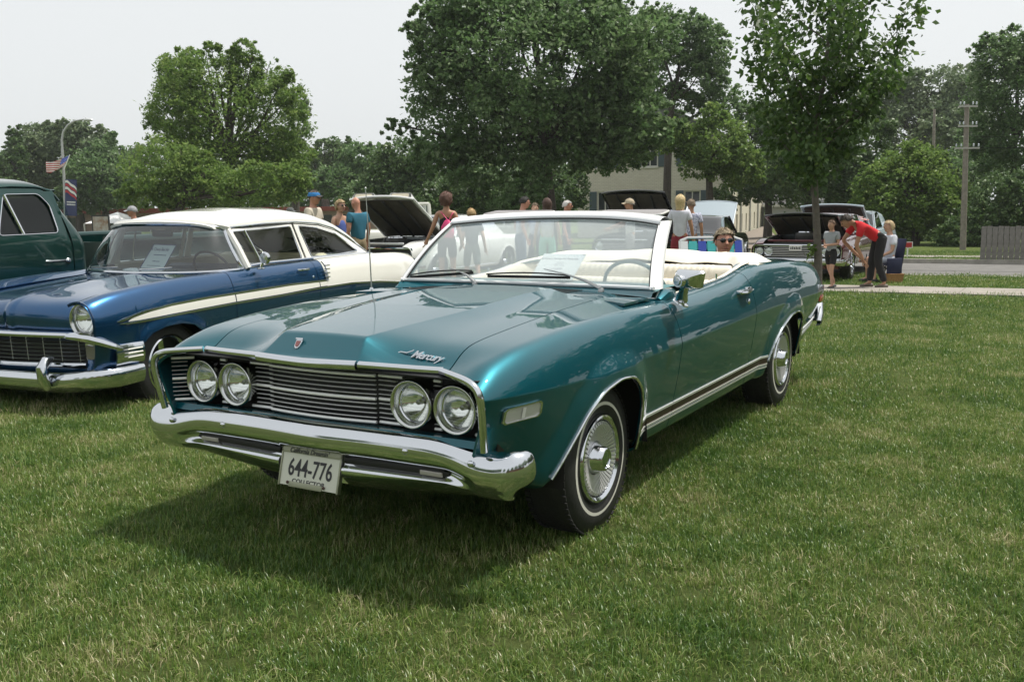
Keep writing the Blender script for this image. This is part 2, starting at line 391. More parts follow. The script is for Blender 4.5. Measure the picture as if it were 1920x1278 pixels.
def tuft(nb, rad, h, wd, seed, segs=3, lay=.2):
    r = np.random.default_rng(seed); V = []; F = []; A = []
    for k in range(nb):
        a = r.uniform(0, 2*PI); q = rad*math.sqrt(r.uniform(0, 1)); x, y = q*math.cos(a), q*math.sin(a)
        d = r.uniform(0, 2*PI); hh = h*r.uniform(.5, 1.25); lean = r.uniform(.1, 1.0) if r.random() > lay else r.uniform(1.2, 2.2); ww = wd*r.uniform(.6, 1.3)
        rv = r.uniform(.0, .72) if r.random() > (.13 if wd < .01 else .04) else r.uniform(.8, 1.0); b = len(V); sx, sy = -math.sin(d)*ww/2, math.cos(d)*ww/2
        for i in range(segs+1):
            t = i/segs; th = lean*t; px = x+math.cos(d)*hh*(1-math.cos(th))/max(lean, .1)*1.1; py = y+math.sin(d)*hh*(1-math.cos(th))/max(lean, .1)*1.1; pz = hh*math.sin(th)/max(lean, .1)
            k2 = 1-.85*t**1.5
            V += [(px-sx*k2, py-sy*k2, pz-.004), (px+sx*k2, py+sy*k2, pz-.004)]; A += [rv, rv]
            if i: F.append((b+2*i-2, b+2*i-1, b+2*i+1, b+2*i))
    me = to_mesh('grass_tuft', V, F, [GM], smooth=True); at = me.attributes.new('rnd', 'FLOAT', 'POINT'); at.data.foreach_set('value', A)
    return me
def scatter(name, P, meshes, smin, smax):
    me = bpy.data.meshes.new(name); me.vertices.add(len(P)); me.vertices.foreach_set('co', np.asarray(P, dtype=np.float32).reshape(-1)); me.update()
    o = bpy.data.objects.new(name, me); COL.objects.link(o)
    c = bpy.data.collections.new(name+'_tufts')
    for q in meshes: c.objects.link(bpy.data.objects.new('grass_tuft', q))
    ng = bpy.data.node_groups.new(name, 'GeometryNodeTree'); ng.interface.new_socket('Geometry', in_out='INPUT', socket_type='NodeSocketGeometry'); ng.interface.new_socket('Geometry', in_out='OUTPUT', socket_type='NodeSocketGeometry')
    N = ng.nodes; L = ng.links; gi = N.new('NodeGroupInput'); go = N.new('NodeGroupOutput'); mp = N.new('GeometryNodeMeshToPoints'); ci = N.new('GeometryNodeCollectionInfo'); ip_ = N.new('GeometryNodeInstanceOnPoints')
    ci.inputs[0].default_value = c; ci.inputs['Separate Children'].default_value = True; ci.inputs['Reset Children'].default_value = True
    ip_.inputs['Pick Instance'].default_value = True
    rv = N.new('FunctionNodeRandomValue'); rv.data_type = 'FLOAT_VECTOR'; rv.inputs[0].default_value = (-.12, -.12, 0); rv.inputs[1].default_value = (.12, .12, 6.283)
    rs = N.new('FunctionNodeRandomValue'); rs.data_type = 'FLOAT'; rs.inputs[2].default_value = smin; rs.inputs[3].default_value = smax; rs.inputs['Seed'].default_value = 3
    L.new(gi.outputs[0], mp.inputs[0]); L.new(mp.outputs[0], ip_.inputs['Points']); L.new(ci.outputs[0], ip_.inputs['Instance']); L.new(rv.outputs[0], ip_.inputs['Rotation']); L.new(rs.outputs[1], ip_.inputs['Scale']); L.new(ip_.outputs[0], go.inputs[0])
    md = o.modifiers.new('scatter', 'NODES'); md.node_group = ng
    return o
def lawn_pts(y0, y1, dens, slope=.60):
    n = int(dens*(y1-y0)*slope*(y1+y0)); y = np.sqrt(rng.uniform(y0*y0, y1*y1, n)); x = rng.uniform(-1, 1, n)*slope*y
    nn = .5*x+.866*y; k = ((nn < 16.96) | ((nn > 18.44) & (nn < 22.15)) | ((nn > 29.98) & (nn < 31.2)) | ((nn > 32.4) & (nn < 36)))
    x, y = x[k], y[k]; return np.stack([x, y, [gz(0, q) for q in y]], 1)
near_t = [tuft(54, .075, .040, .0032, i, 3, .45) for i in range(6)]
mid_t = [tuft(74, .16, .042, .0048, 20+i, 2, .45) for i in range(5)]
far_t = [tuft(90, .42, .045, .010, 40+i, 2, .4) for i in range(4)]
DQ = 1.0
tag(scatter('grass', lawn_pts(2.1, 6.5, 330*DQ), near_t, .65, 1.25), 'short mown lawn grass in front of and under the teal convertible', 'grass', kind='stuff')
tag(scatter('grass', lawn_pts(6.5, 13, 85*DQ), mid_t, .7, 1.2), 'lawn grass beyond the front car, around the parked cars', 'grass', kind='stuff')
tag(scatter('grass', lawn_pts(13, 42, 17*DQ), far_t, .7, 1.2), 'lawn grass on both sides of the pavement and the street', 'grass', kind='stuff')
tall = [tuft(7, .03, .070, .0036, 70+i, 4, .15) for i in range(4)]
tag(scatter('grass', lawn_pts(2.3, 9, 14), tall, .6, 1.3), 'longer stray grass blades standing above the mown lawn', 'grass', kind='stuff')
# ------------------------------------------------------------------ shared materials
chrome = mat('chrome', (.66, .68, .71), .05, 1, bump=.03, bscale=7, rvar=.09, vscale=9)
chrome_d = mat('satin_metal', (.62, .62, .60), .3, 1)
rubber = mat('tyre_rubber', (.018, .018, .018), .62, var=.4, vscale=20, bump=.2, bscale=60)
wwall = mat('whitewall', (.66, .65, .58), .55, var=.12, vscale=9)
blackm = mat('black_paint', (.008, .008, .009), .5)
dark = mat('dark_metal', (.02, .02, .022), .6, var=.4)
under = mat('underbody', (.012, .011, .010), .9)
white_paint = mat('white_paint', (.80, .80, .78), .25, coat=.6)
lensg = glassmat('lamp_glass', (.93, .96, .96), .02)
cream = mat('cream_vinyl', (.74, .69, .58), .42, var=.06, vscale=4, bump=.12, bscale=90)
paper = mat('paper', (.90, .90, .92), .7)
ink = mat('ink', (.03, .03, .035), .6)

def car_paint(name, col, metal=.55, rough=.32, flake=.06):
    m = mat(name, col, rough, metal, 1.0, coatr=.012); n = m.node_tree; b = n.nodes['Principled BSDF']
    tc = n.nodes.new('ShaderNodeTexCoord'); v = n.nodes.new('ShaderNodeTexVoronoi'); v.inputs['Scale'].default_value = 900
    bp = n.nodes.new('ShaderNodeBump'); bp.inputs['Strength'].default_value = flake; bp.inputs['Distance'].default_value = .001
    n.links.new(tc.outputs['Object'], v.inputs['Vector']); n.links.new(v.outputs['Distance'], bp.inputs['Height']); n.links.new(bp.outputs[0], b.inputs['Normal'])
    b.inputs['Coat IOR'].default_value = 1.5
    w_ = n.nodes.new('ShaderNodeTexNoise'); w_.inputs['Scale'].default_value = 2.2; w_.inputs['Detail'].default_value = 2
    b2 = n.nodes.new('ShaderNodeBump'); b2.inputs['Strength'].default_value = .06; b2.inputs['Distance'].default_value = .008
    n.links.new(tc.outputs['Object'], w_.inputs['Vector']); n.links.new(w_.outputs[0], b2.inputs['Height']); n.links.new(b2.outputs[0], b.inputs['Coat Normal'])
    return m

def tyre_parts(parent, x, y, z, R, w_, ww=None, sgn=1, rim_r=.19, n=64):
    """wheel assembly; local +x is the outer side. returns the wheel part (tyre) at the hub"""
    h = w_/2
    prof = [(rim_r-.01, -h*.7), (rim_r, h*-.95), (R*.82, -h*1.05), (R*.95, -h*.95), (R*.985, -h*.78), (R, -h*.6), (R, h*.6), (R*.985, h*.78), (R*.95, h*.95), (R*.82, h*1.05), (R*.72, h*1.07), (rim_r+.01, h*.98), (rim_r-.004, h*.8)]
    mb = MB().lathe(prof, n)
    t = part('wheel', mb, rubber, parent, loc=(x, y, z), rot=(0, 0, 0 if sgn > 0 else PI), edge=50)
    tr = MB()                                            # tread blocks
    for k in range(n*1):
        a = 2*PI*k/n; c, s_ = math.cos(a), math.sin(a)
        for j in (-.42, -.14, .14, .42):
            T = Matrix.Rotation(a, 4, 'X'); tr.box(j*w_-.012*1, j*w_+.012, -.011, .011, R-.004, R+.0012, 0, T)
    part('tread', tr, rubber, t, smooth=False, edge=0)
    if ww:
        mb = MB().lathe([(ww[1], h*1.076), (ww[0], h*1.066)], n)
        part('whitewall', mb, wwall, t)
    return t

# ------------------------------------------------------------------ teal convertible
teal = car_paint('teal_paint', (.000, .084, .112), .62, .40)
teal.node_tree.nodes['Principled BSDF'].inputs['Specular IOR Level'].default_value = .15
def KEY(k): return [a for a, _ in k], [b for _, b in k]
kW = KEY([(0, .840), (.05, .857), (.15, .880), (.3, .905), (.5, .924), (.9, .944), (1.3, .952), (2.5, .958), (3.3, .960), (4.2, .952), (4.8, .932), (5.05, .905), (5.2, .865)])
kC = KEY([(0, .735), (.65, .712), (1.7, .722), (3., .738), (4., .73), (5.2, .70)])
kT = KEY([(0, .800), (.05, .826), (.11, .848), (.28, .886), (.6, .913), (.95, .930), (1.3, .934), (1.6, .926), (1.77, .924), (2.1, .932), (2.6, .950), (2.85, .965), (3.02, .985), (3.2, 1.008), (3.4, 1.016), (3.7, 1.008), (4.2, .988), (4.67, .958), (5.05, .92), (5.2, .885)])
kG = KEY([(.0, .800), (.09, .826), (.15, .864), (.26, .889), (.46, .906), (.73, .926), (1.05, .945), (1.5, .960), (1.62, .952), (1.77, .936), (2.1, .934), (2.6, .952), (2.85, .966), (3.02, .987), (3.2, 1.012), (3.4, 1.022), (3.7, 1.015), (4.2, .998), (4.67, .970), (5.05, .93), (5.2, .89)])
kXi = KEY([(0, .622), (1.55, .622), (1.70, .79), (3.0, .79), (3.3, .72), (5.2, .70)])
kB = KEY([(0, .47), (.2, .44), (.36, .31), (.5, .26), (4.25, .26), (4.6, .34), (5.0, .43), (5.2, .47)])
def side_net():
    net = []
    for y in (0, .03, .07, .12, .2, .3, .45, .6, .8, 1., 1.2, 1.4, 1.55, 1.65, 1.75, 1.95, 2.2, 2.5, 2.7, 2.85, 2.98, 3.1, 3.22, 3.4, 3.6, 3.8, 4., 4.2, 4.4, 4.6, 4.8, 4.95, 5.05, 5.13, 5.2):
        W, zc, zt, zg, xi, zb = ip(y, *kW), ip(y, *kC), ip(y, *kT), ip(y, *kG), ip(y, *kXi), ip(y, *kB)
        row = []
        for f, dx in ((0, -.15), (.02, -.085), (.1, -.072), (.25, -.056), (.45, -.038), (.65, -.020), (.84, -.007), (.97, -.0), (1.0, .002)): row.append([W+dx, y, zb+f*(zc-zb)])
        for g, dx in ((.04, .0), (.2, -.006), (.45, -.020), (.68, -.040), (.85, -.063), (.95, -.086), (.995, -.108)): row.append([W+dx, y, zc+g*(zt-zc)])
        xs_ = W-.13
        for t in (0., .25, .5, .75, 1.): row.append([xs_+(xi-xs_)*t, y, zt+(zg-zt)*t])
        k = max(0, 1-y/.3)
        for p in row:                                    # the front edge leans forward at the outer corner and back at the lamps
            yo = 0
            if p[2] > zc: yo = .10*np.clip((.83-p[0])/.21, 0, 1)-.006
            else: yo = .035*(zc-p[2])/.35
            p[1] += yo*k
        net.append(row)
    return net
AF = [(.40, .27), (.44, .345), (.53, .45), (.64, .572), (.77, .648), (.92, .676), (1.06, .663), (1.15, .605), (1.205, .515), (1.228, .42), (1.234, .27)]
AR = [(3.36, .30), (3.40, .40), (3.46, .485), (3.60, .582), (3.79, .642), (3.94, .653), (4.07, .640), (4.165, .592), (4.213, .51), (4.228, .42), (4.234, .27)]
TS = Side(side_net(), [np.array(AF), np.array(AR)], flare=.026, fl_w=.125)
TEAL = thing('convertible_car', 'teal classic convertible with quad round headlights, top folded, number plate 644-776', 'car', (-.831, 3.736, 0), -.52454)
GAP = .0035
for sg in (1, -1):
    sheet('front_fender', TS.panel(0, 1.70-GAP, 70, 70), teal, TEAL, sg)
    sheet('door', TS.panel(1.70+GAP, 2.995-GAP, 40, 70), teal, TEAL, sg)
    sheet('rear_quarter_panel', TS.panel(2.995+GAP, 5.2, 80, 70), teal, TEAL, sg)
# hood
_fe = TS.ev(np.linspace(0, 1, 500), [1.0])[:, 0, :]
def fedge(y): return np.interp(y, _fe[:, 1], _fe[:, 2])
def hood_base(x, y): return fedge(y)+.012*(1-(x/.62)**2)*sm((y-.05)/.4)
kHB = KEY([(0, .816), (.03, .821), (.045, .826), (.135, .905), (.15, .911), (.3, .922), (.5, .936), (.8, .958), (1.3, .986), (1.62, .988)])
kHX = KEY([(0, .255), (.04, .25), (.141, .211), (.4, .238), (.75, .288), (1.0, .298), (1.6, .30)])
def hood_z(x, y):
    b = hood_base(x, y); t = ip(y, *kHB); ax = abs(x); xr = ip(y, *kHX); wd_ = .26-.08*sm((y-.2)/.6); f = np.clip((ax-xr)/wd_, 0, 1)
    f = (1-f)**1.9
    top = t + .004*(1-(x/max(.05, xr))**2 if ax < xr else 0)
    return b + max(0, top-b)*f
def yfront(x): ax = abs(x); return .022+.015*min(ax, .25)/.25+(.055*(ax-.25)/.37 if ax > .25 else 0)
def yrear(x): return 1.585-.42*x*x
ss = np.concatenate([np.linspace(0, .10, 26), np.linspace(.115, 1, 80)])
xh = np.unique(np.concatenate([np.linspace(-.6165, .6165, 110), [s_*v for s_ in (-1, 1) for v in np.linspace(.2, .31, 16)]]))
HG = np.array([[(x, yfront(x)+(yrear(x)-yfront(x))*s_, 0) for s_ in ss] for x in xh])
for i in range(HG.shape[0]):
    for j in range(HG.shape[1]): HG[i, j, 2] = hood_z(HG[i, j, 0], HG[i, j, 1])
hood = sheet('hood', HG, teal, TEAL, 1, out=(0, 0, 1), edge=50)
# cowl with louvres
def ywb(x): return 1.985-.36*x*x-.04*abs(x)**4          # base of the windscreen glass
CG = np.array([[(x, yrear(x)+.012+(ywb(x)+.03-yrear(x)-.012)*t, 0) for t in np.linspace(0, 1, 12)] for x in np.linspace(-.8, .8, 60)])
for r_ in CG:
    for p_ in r_:
        e_ = abs(p_[0]); p_[2] = min(ip(p_[1], *kG)-.003, .952) if e_ > .6 else .958-.012*sm((e_-.45)/.15)
        if e_ <= .6: p_[2] -= .010*sm((p_[1]-yrear(p_[0]))/.05)
cowl = sheet('cowl_panel', CG, teal, TEAL, 1, out=(0, 0, 1))
vm = mat('vent_dark', (.006, .012, .014), .7)
for (x0, x1) in ((-.66, -.41), (-.36, .30)):
    n_ = int((x1-x0)/.0165)
    for k in range(n_):
        x = x0+(k+.5)*(x1-x0)/n_; y0 = yrear(x)+.075; y1 = ywb(x)-.045
        part('vent_slot', MB().prism([(x-.0035, y0), (x+.0035, y0), (x+.0035+.012, y1), (x-.0035+.012, y1)], .9500, .9515, 'z'), vm, cowl, smooth=False, edge=0)
# engine bay, inner body (dark) and floor
part('underbody', MB().box(-.70, .70, .62, 4.9, .27, .40).box(-.56, .56, .22, 1.75, .38, .78).box(-.72, .72, 3.35, 5.05, .40, .62), under, TEAL, smooth=False, edge=0)
for yy in (.87, 3.85):
    for sg in (1, -1):
        mb = MB(); G = np.array([[(x*sg, yy+.06+.44*math.cos(a), .30+.40*math.sin(a)) for x in (.905, .86, .56)] for a in np.linspace(-.02, PI+.02, 24)]); mb.grid(G)
        part('wheel_well', mb, under, TEAL)
# wheel-opening lip trim and the sill mouldings
def lip(A, sg, y_a=None, r=.0065):
    pts = []
    P = np.array(A); L = np.r_[0, np.cumsum(np.hypot(*np.diff(P, axis=0).T))]
    for s_ in np.linspace(0.085, L[-1]-.02, 60):
        y = np.interp(s_, L, P[:, 0]); z = np.interp(s_, L, P[:, 1])
        pts.append((y, z))
    for _ in range(3): pts = [pts[0]]+[((a[0]+2*b[0]+c[0])/4, (a[1]+2*b[1]+c[1])/4) for a, b, c in zip(pts, pts[1:], pts[2:])]+[pts[-1]]
    return [(sg*(TS.at(y, z+.004)+.002), y, z) for y, z in pts]
for sg in (1, -1):
    for A in (AF, AR):
        part('wheel_arch_trim', MB().tube(lip(A, sg), .0075, 8, flat=(1, 1)), chrome, TEAL)
def sidebar(y0, y1, z0, z1, m, sg, off=.004, name='sill_moulding', n=30, th=.004, slope=(0., 0.)):
    G = []
    for y in np.linspace(y0, y1, n):
        t = (y-y0)/(y1-y0); a, b = z0+slope[0]*t, z1+slope[1]*t
        G.append([(TS.at(y, z, off), y, z) for z in np.linspace(a, b, 4)])
    return sheet(name, np.array(G), m, TEAL, sg, solid=th+.004, edge=30)
brown = mat('woodgrain_strip', (.050, .030, .018), .5, var=.3, vscale=14)
bright = mat('bright_trim', (.86, .86, .85), .28, .5)
for sg in (1, -1):
    for (a, b) in ((1.245, 1.70-.004), (1.70+.004, 2.94), (2.947, 3.37)):
        sidebar(a, b, .412, .424, bright, sg, .006)
        sidebar(a, b, .372, .4115, brown, sg, .003)
        sidebar(a, b, .361, .3715, bright, sg, .006)
        sidebar(a, b, .344, .353, bright, sg, .006)
    sidebar(4.26, 5.0, .452, .462, bright, sg, .006, slope=(.05, .05))
    sidebar(4.26, 4.95, .415, .424, bright, sg, .006, slope=(.06, .06)); sidebar(4.26, 4.95, .403, .409, bright, sg, .006, slope=(.06, .06))
# chrome surround of the grille
def rectbar(pts, w_, h_, up=(0, -1, 0)): return MB().tube(pts, 1, 4, flat=(w_*.707, h_*.707), up=up)
for sg in (1, -1):
    P = [(.826, .026, .548), (.832, .012, .62), (.838, -.004, .70), (.838, -.010, .745), (.830, -.013, .772), (.812, -.012, .792), (.785, -.006, .803), (.75, .010, .808), (.70, .035, .811), (.6205, .074, .815)]
    P = [(sg*a, b-.004, c) for a, b, c in P]
    # smooth
    Q = []
    B = bs_basis(len(P), np.linspace(0, 1, 40)); Q = (B @ np.array(P))
    part('grille_surround', MB().tube(Q, 1, 10, flat=(.014, .016), up=(0, -1, 0)), chrome, TEAL)
    P = [(sg*a, yfront(a)-.004, c) for a, c in ((.616, .812), (.5, .813), (.38, .815), (.262, .817))]
    part('hood_lip_trim', MB().tube(P, 1, 10, flat=(.016, .016), up=(0, -1, 0)), chrome, TEAL)
P = [(a, .010+.018*(abs(a)/.255)**2*1.0, .812+.004*(abs(a)/.25)) for a in np.linspace(-.256, .256, 15)]
part('hood_lip_trim', MB().tube(P, 1, 10, flat=(.019, .017), up=(0, -1, 0)), chrome, TEAL)
# grille cavity and bars
part('grille_backing', MB().box(-.82, .82, .185, .22, .50, .80), blackm, TEAL, smooth=False, edge=0)
part('grille_shroud', MB().box(-.825, .825, .119, .165, .5, .556).prism([(-.80, .03), (.80, .03), (.80, .17), (-.80, .17)], .795, .800, 'z'), blackm, TEAL, smooth=False, edge=0)
gb = mat('grille_chrome', (.95, .95, .95), .28, .35)
zs = [.765-.0186*k for k in range(11)]
for k, z in enumerate(zs):
    thick = k in (0, 5, 10); hh = .0068 if thick else .0020
    P = [(a, .092+.022*(abs(a)/.277)**2 , z) for a in np.linspace(-.277, .277, 13)]
    part('grille_bar', MB().tube(P, 1, 8, flat=(.007, hh), up=(0, 0, 1)), gb, TEAL, edge=70)
    for sg in (1, -1):
        segs = [(.283, .37), (.765, .812)] if 1 <= k <= 9 else [(.283, .40), (.735, .812)]
        if k in (0, 1, 2, 9, 10): segs.append((.545, .578))
        for a, b in segs:
            part('grille_bar', MB().tube([(sg*a, .128-.03*sm((a-.7)/.1), z), (sg*b, .128-.07*sm((b-.7)/.12), z)], 1, 8, flat=(.007, hh), up=(0, 0, 1)), gb, TEAL, edge=70)
# headlights
def headlight(x, z, y, parent, R=.093, r=.072, depth=.07, name='headlight'):
    hl = part(name, MB().lathe([(R*.97, .125), (R*.99, .10), (R, .03), (R+.003, .006), (R, -.003), (R-.004, -.004), (R-.014, .004), (r+.004, .03), (r+.003, .042)], 48, 'y'), mat('bezel', (.60, .61, .60), .2, 1), parent, loc=(x, y, z), edge=60)
    part('reflector', MB().lathe([(r*q, .088-.048*q*q) for q in (1.02, .9, .8, .7, .6, .5, .4, .3, .2, .1, .01)], 40, 'y'), mat('lamp_reflector', (.95, .95, .93), .12, 1), hl)
    lg = [(r+.002, .040)]+[(r*math.cos(a), .040-.024*math.sin(a)) for a in np.linspace(.0, PI/2, 9)]
    part('lens', MB().lathe(lg, 40, 'y'), glassmat('sealed_beam', (.95, .97, .96), .04, refl=1.3), hl)
    fl = MB()
    for k in range(-5, 0):
        zz = k*r/6; hw = math.sqrt(max(0, (r*.95)**2-zz*zz))
        fl.tube([(q, .040-.024*math.sqrt(max(0, 1-(q*q+zz*zz)/(r*r)))-.0003, zz) for q in np.linspace(-hw, hw, 10)], .0005, 4)
    part('lens_fluting', fl, mat('flute', (.25, .27, .27), .3, .5), hl, edge=0)
    part('bulb_shield', MB().lathe([(.001, .05), (.010, .052), (.012, .075)], 14, 'y'), mat('shield', (.3, .3, .3), .4, 1), hl)
    part('lens_retainer', MB().lathe([(r+.006, .034), (r+.004, .030), (r, .034), (r-.001, .04)], 40, 'y'), chrome, hl)
    return hl
for sg in (1, -1):
    headlight(sg*.660, .669, .088, TEAL); headlight(sg*.461, .672, .086, TEAL)
    part('headlight_housing', MB().box(min(sg*.535, sg*.585), max(sg*.535, sg*.585), .118, .18, .615, .735, bev=.012), mat('housing', (.03, .03, .032), .35, .6), TEAL)
    part('housing_screw', MB().ell((sg*.560, .117, .70), (.005, .003, .005), 8, 6), chrome_d, TEAL)
# bumper: blade sections swept across the car
def bump_sec(x):
    ax = abs(x); cen = math.exp(-(ax/.20)**2)
    return .020+.020*(1-cen), .570-.030*sm((ax-.55)/.3)+.016*sm((ax-.86)/.08)
def bumper():
    rows = []; G = []
    path = [(x, 0, 0) for x in np.r_[np.linspace(0, .145, 6), np.linspace(.150, .168, 7), np.linspace(.18, .895, 36)]]
    for a in np.linspace(0, 1, 18)[1:]: path.append((.895+.066*math.sin(a*PI/2), .066*(1-math.cos(a*PI/2)), a*PI/2))
    path.append((.963, .085, PI/2))
    for (x, dy, th) in path:
        yb, top = bump_sec(x); w_ = sm((x-.64)/.16); lift = .038*sm((x-.16)/.6)
        A = [(-.055, top-.004), (-.035, top+.002), (-.010, top-.006), (.012, top-.028), (.020, top-.060), (.016, top-.095), (.002, .452), (-.018, .446), (-.018, .414), (.000, .405), (.012, .397), (.008, .372), (-.012, .345), (-.045, .318), (-.075, .304)]
        A = [(p, z+(lift if z < .43 else 0)*(1 if z < .39 else .25)) for p, z in A]
        Bs = [(-.06, top-.006), (-.04, top+.002), (-.012, top-.002), (.014, top-.022), (.028, top-.055), (.030, .455), (.028, .44), (.024, .425), (.018, .41), (.010, .395), (.0, .383), (-.012, .372), (-.026, .362), (-.045, .354), (-.07, .350)]
        f = np.array(A)*(1-w_)+np.array(Bs)*w_; nk = 1-sm((x-.150)/.016)
        if nk > 0: kk = f[:, 1] < .45; f[kk, 0] = f[kk, 0]*(1-nk)+(-.10)*nk
        e_ = sm((x-.88)/.085); B = bs_basis(15, np.linspace(0, 1, 44)) @ f; c, s_ = math.cos(th), math.sin(th); zc_ = .490
        row = []
        for q in B:
            z = zc_+(q[1]-zc_)*(1-.40*e_ if q[1] < zc_ else 1-.12*e_); row.append((x+q[0]*s_*(.6), yb+dy-q[0]*c, z))
        G.append(row)
    # closed rounded end
    last = np.array(G[-1]); c0 = last.mean(0)
    for k, dy in ((.8, .016), (.45, .024), (.02, .027)): G.append([tuple(c0+(p-c0)*k+np.array([-.004, dy, 0])) for p in last])
    return np.array(G)
BG = bumper(); full = np.concatenate([(BG*np.array([-1, 1, 1]))[::-1][:-1], BG])
bumper_o = sheet('front_bumper', full, chrome, TEAL, 1, out=(0, -1, .2), solid=.006, edge=60)
bumper_o.name = 'front_bumper'
for sg in (1, -1):
    # dark slot with an amber-less park lamp at its outer end
    P = []
    for x in np.linspace(.168, .655, 16):
        yb, top = bump_sec(x); P.append((sg*x, yb+.012, .430+.004*sm((x-.2)/.4)))
    rr_ = [.0125]*2+[.0155]*12+[.012, .006]
    part('bumper_slot', MB().tube(P, rr_, 8, flat=(.45, 1.0), up=(0, 0, 1)), blackm, bumper_o)
    part('parking_lamp', MB().box(min(sg*.53, sg*.63), max(sg*.53, sg*.63), bump_sec(.58)[0]-.001, bump_sec(.58)[0]+.01, .421, .439, bev=.003), mat('lamp_amber_clear', (.35, .33, .30), .15, coat=1), bumper_o)
    for bx, bz in ((.477, .507), (.776, .500)):
        yb, top = bump_sec(bx)
        part('bumper_bolt', MB().ell((sg*bx, yb-(.018 if bx < .7 else .030), bz), (.013, .008, .013), 16, 8), chrome, bumper_o)
# body coloured valance seen above the bumper
part('valance', MB().grid(np.array([[(x, .118, .566), (x, .060, .570), (x, .045, .545)] for x in np.linspace(-.80, .80, 20)])), teal, TEAL)
# number plate, its frame and bracket
pl = part('number_plate', MB().box(-.150, .150, -.001, .001, -.076, .076, bev=.0008), mat('plate_cream', (.60, .61, .52), .4), TEAL, loc=(0, .026, .3740), rot=(-.26, 0, 0), smooth=False, edge=0)
fr_ = mat('plate_frame', (.30, .31, .22), .4, .3)
fm = MB()
for (a, b, c, d) in ((-.157, .157, .056, .080), (-.157, -.149, -.08, .08), (.149, .157, -.08, .08)): fm.box(a, b, -.005, -.0015, c, d, bev=.001)
fm.box(-.10, .075, -.005, -.0015, -.080, -.058, bev=.001)
part('plate_frame', fm, fr_, pl)
RX = Matrix.Rotation(PI/2, 4, 'X')
me = text_mesh('644-776', .098, .0008, sx=.70, space=1.02, offset=.0012); me.materials.append(ink); me.transform(Matrix.Translation((.002, -.0022, -.004)) @ RX); link('plate_number', me, pl, edge=0)
me = text_mesh("California Dreamin'", .028, .0006, shear=.3, sx=.92, offset=.0004); me.materials.append(ink); me.transform(Matrix.Translation((-.012, -.0058, .067)) @ RX); link('plate_slogan', me, pl, edge=0)
me = text_mesh('COLLECTOR', .026, .0006, sx=1.15, offset=.0004); me.materials.append(ink); me.transform(Matrix.Translation((0, -.0018, -.056)) @ RX); link('plate_class', me, pl, edge=0)
for bx in (-.105, .085): part('plate_bolt', MB().ell((bx, -.006, -.064), (.007, .004, .007), 10, 6), mat('rust_bolt', (.10, .06, .05), .6, .5), pl)
part('plate_bracket', MB().box(-.158, -.152, -.003, .014, -.08, .08).box(.152, .158, -.003, .014, -.08, .08), chrome_d, pl, smooth=False, edge=0)
# side marker lamps
for sg in (1, -1):
    y0, y1, z0, z1 = .100, .318, .628, .690; 
    oct_ = [(.0, .18), (.07, 0), (.93, .0), (1, .2), (1, .82), (.93, 1), (.07, 1), (0, .85)]
    def mk(ins, off, z_off=0):
        V = [(TS.at(y0+(y1-y0)*u, z0+(z1-z0)*v), y0+(y1-y0)*u, z0+(z1-z0)*v) for u, v in oct_]
        c = np.mean(V, 0); V = [tuple(np.array(v)+(c-np.array(v))*ins) for v in V]
        return V
    a = mk(0, 0); b = mk(.11, 0); mb = MB(); V = []; 
    for rr2, dx in ((a, .001), (a, .008), (b, .009), (b, .003)): V += [(sg*(x_+dx), y_, z_) for x_, y_, z_ in rr2]
    mb.add(V, [(k*8+i, k*8+(i+1) % 8, (k+1)*8+(i+1) % 8, (k+1)*8+i) for k in range(3) for i in range(8)])
    sm_ = part('side_marker', mb, chrome, TEAL, edge=30, recalc=True)
    mb = MB()
    mid = [(sg*(x_+.004), y_, z_) for x_, y_, z_ in b]
    mb.add(mid, [tuple(range(8))]); part('marker_lens', mb, mat('marker_lens', (.50, .50, .47), .2, coat=1), sm_, edge=0, smooth=False)
    yc = .208; part('marker_divider', MB().add([(sg*(TS.at(q, r_)+.0075), q, r_) for q, r_ in ((yc-.006, .640), (yc+.012, .638), (yc+.012, .679), (yc-.006, .681))], [(0, 1, 2, 3)]), mat('marker_bright', (.72, .72, .70), .25), sm_, smooth=False, edge=0)
# windscreen
def wb(x): return Vector((x, ywb(x), .972+.018*(x/.76)**2))
def wt(x): return Vector((x, 2.345-.50*x*x, 1.332-.032*(abs(x)/.663)**2.5))
def wpt(s_, t):
    xb, xt = s_*.772, s_*.675
    a, b = wb(xb), wt(xt); p = a.lerp(b, t); return p + Vector((0, -.045, .02))*4*t*(1-t)*.5
WG = np.array([[wpt(s_, t) for t in np.linspace(0, 1, 14)] for s_ in np.linspace(-1, 1, 40)])
gl_t = glassmat('windscreen_glass', (.93, .98, .97), .0, shade=(1.25, 1.325, (.55, .65, .82)), refl=1.6, sky_veil=.33)  # pale veil on this pane mostly stands for the sky mirrored in it
part('windscreen', MB().grid(WG), gl_t, TEAL, edge=0)
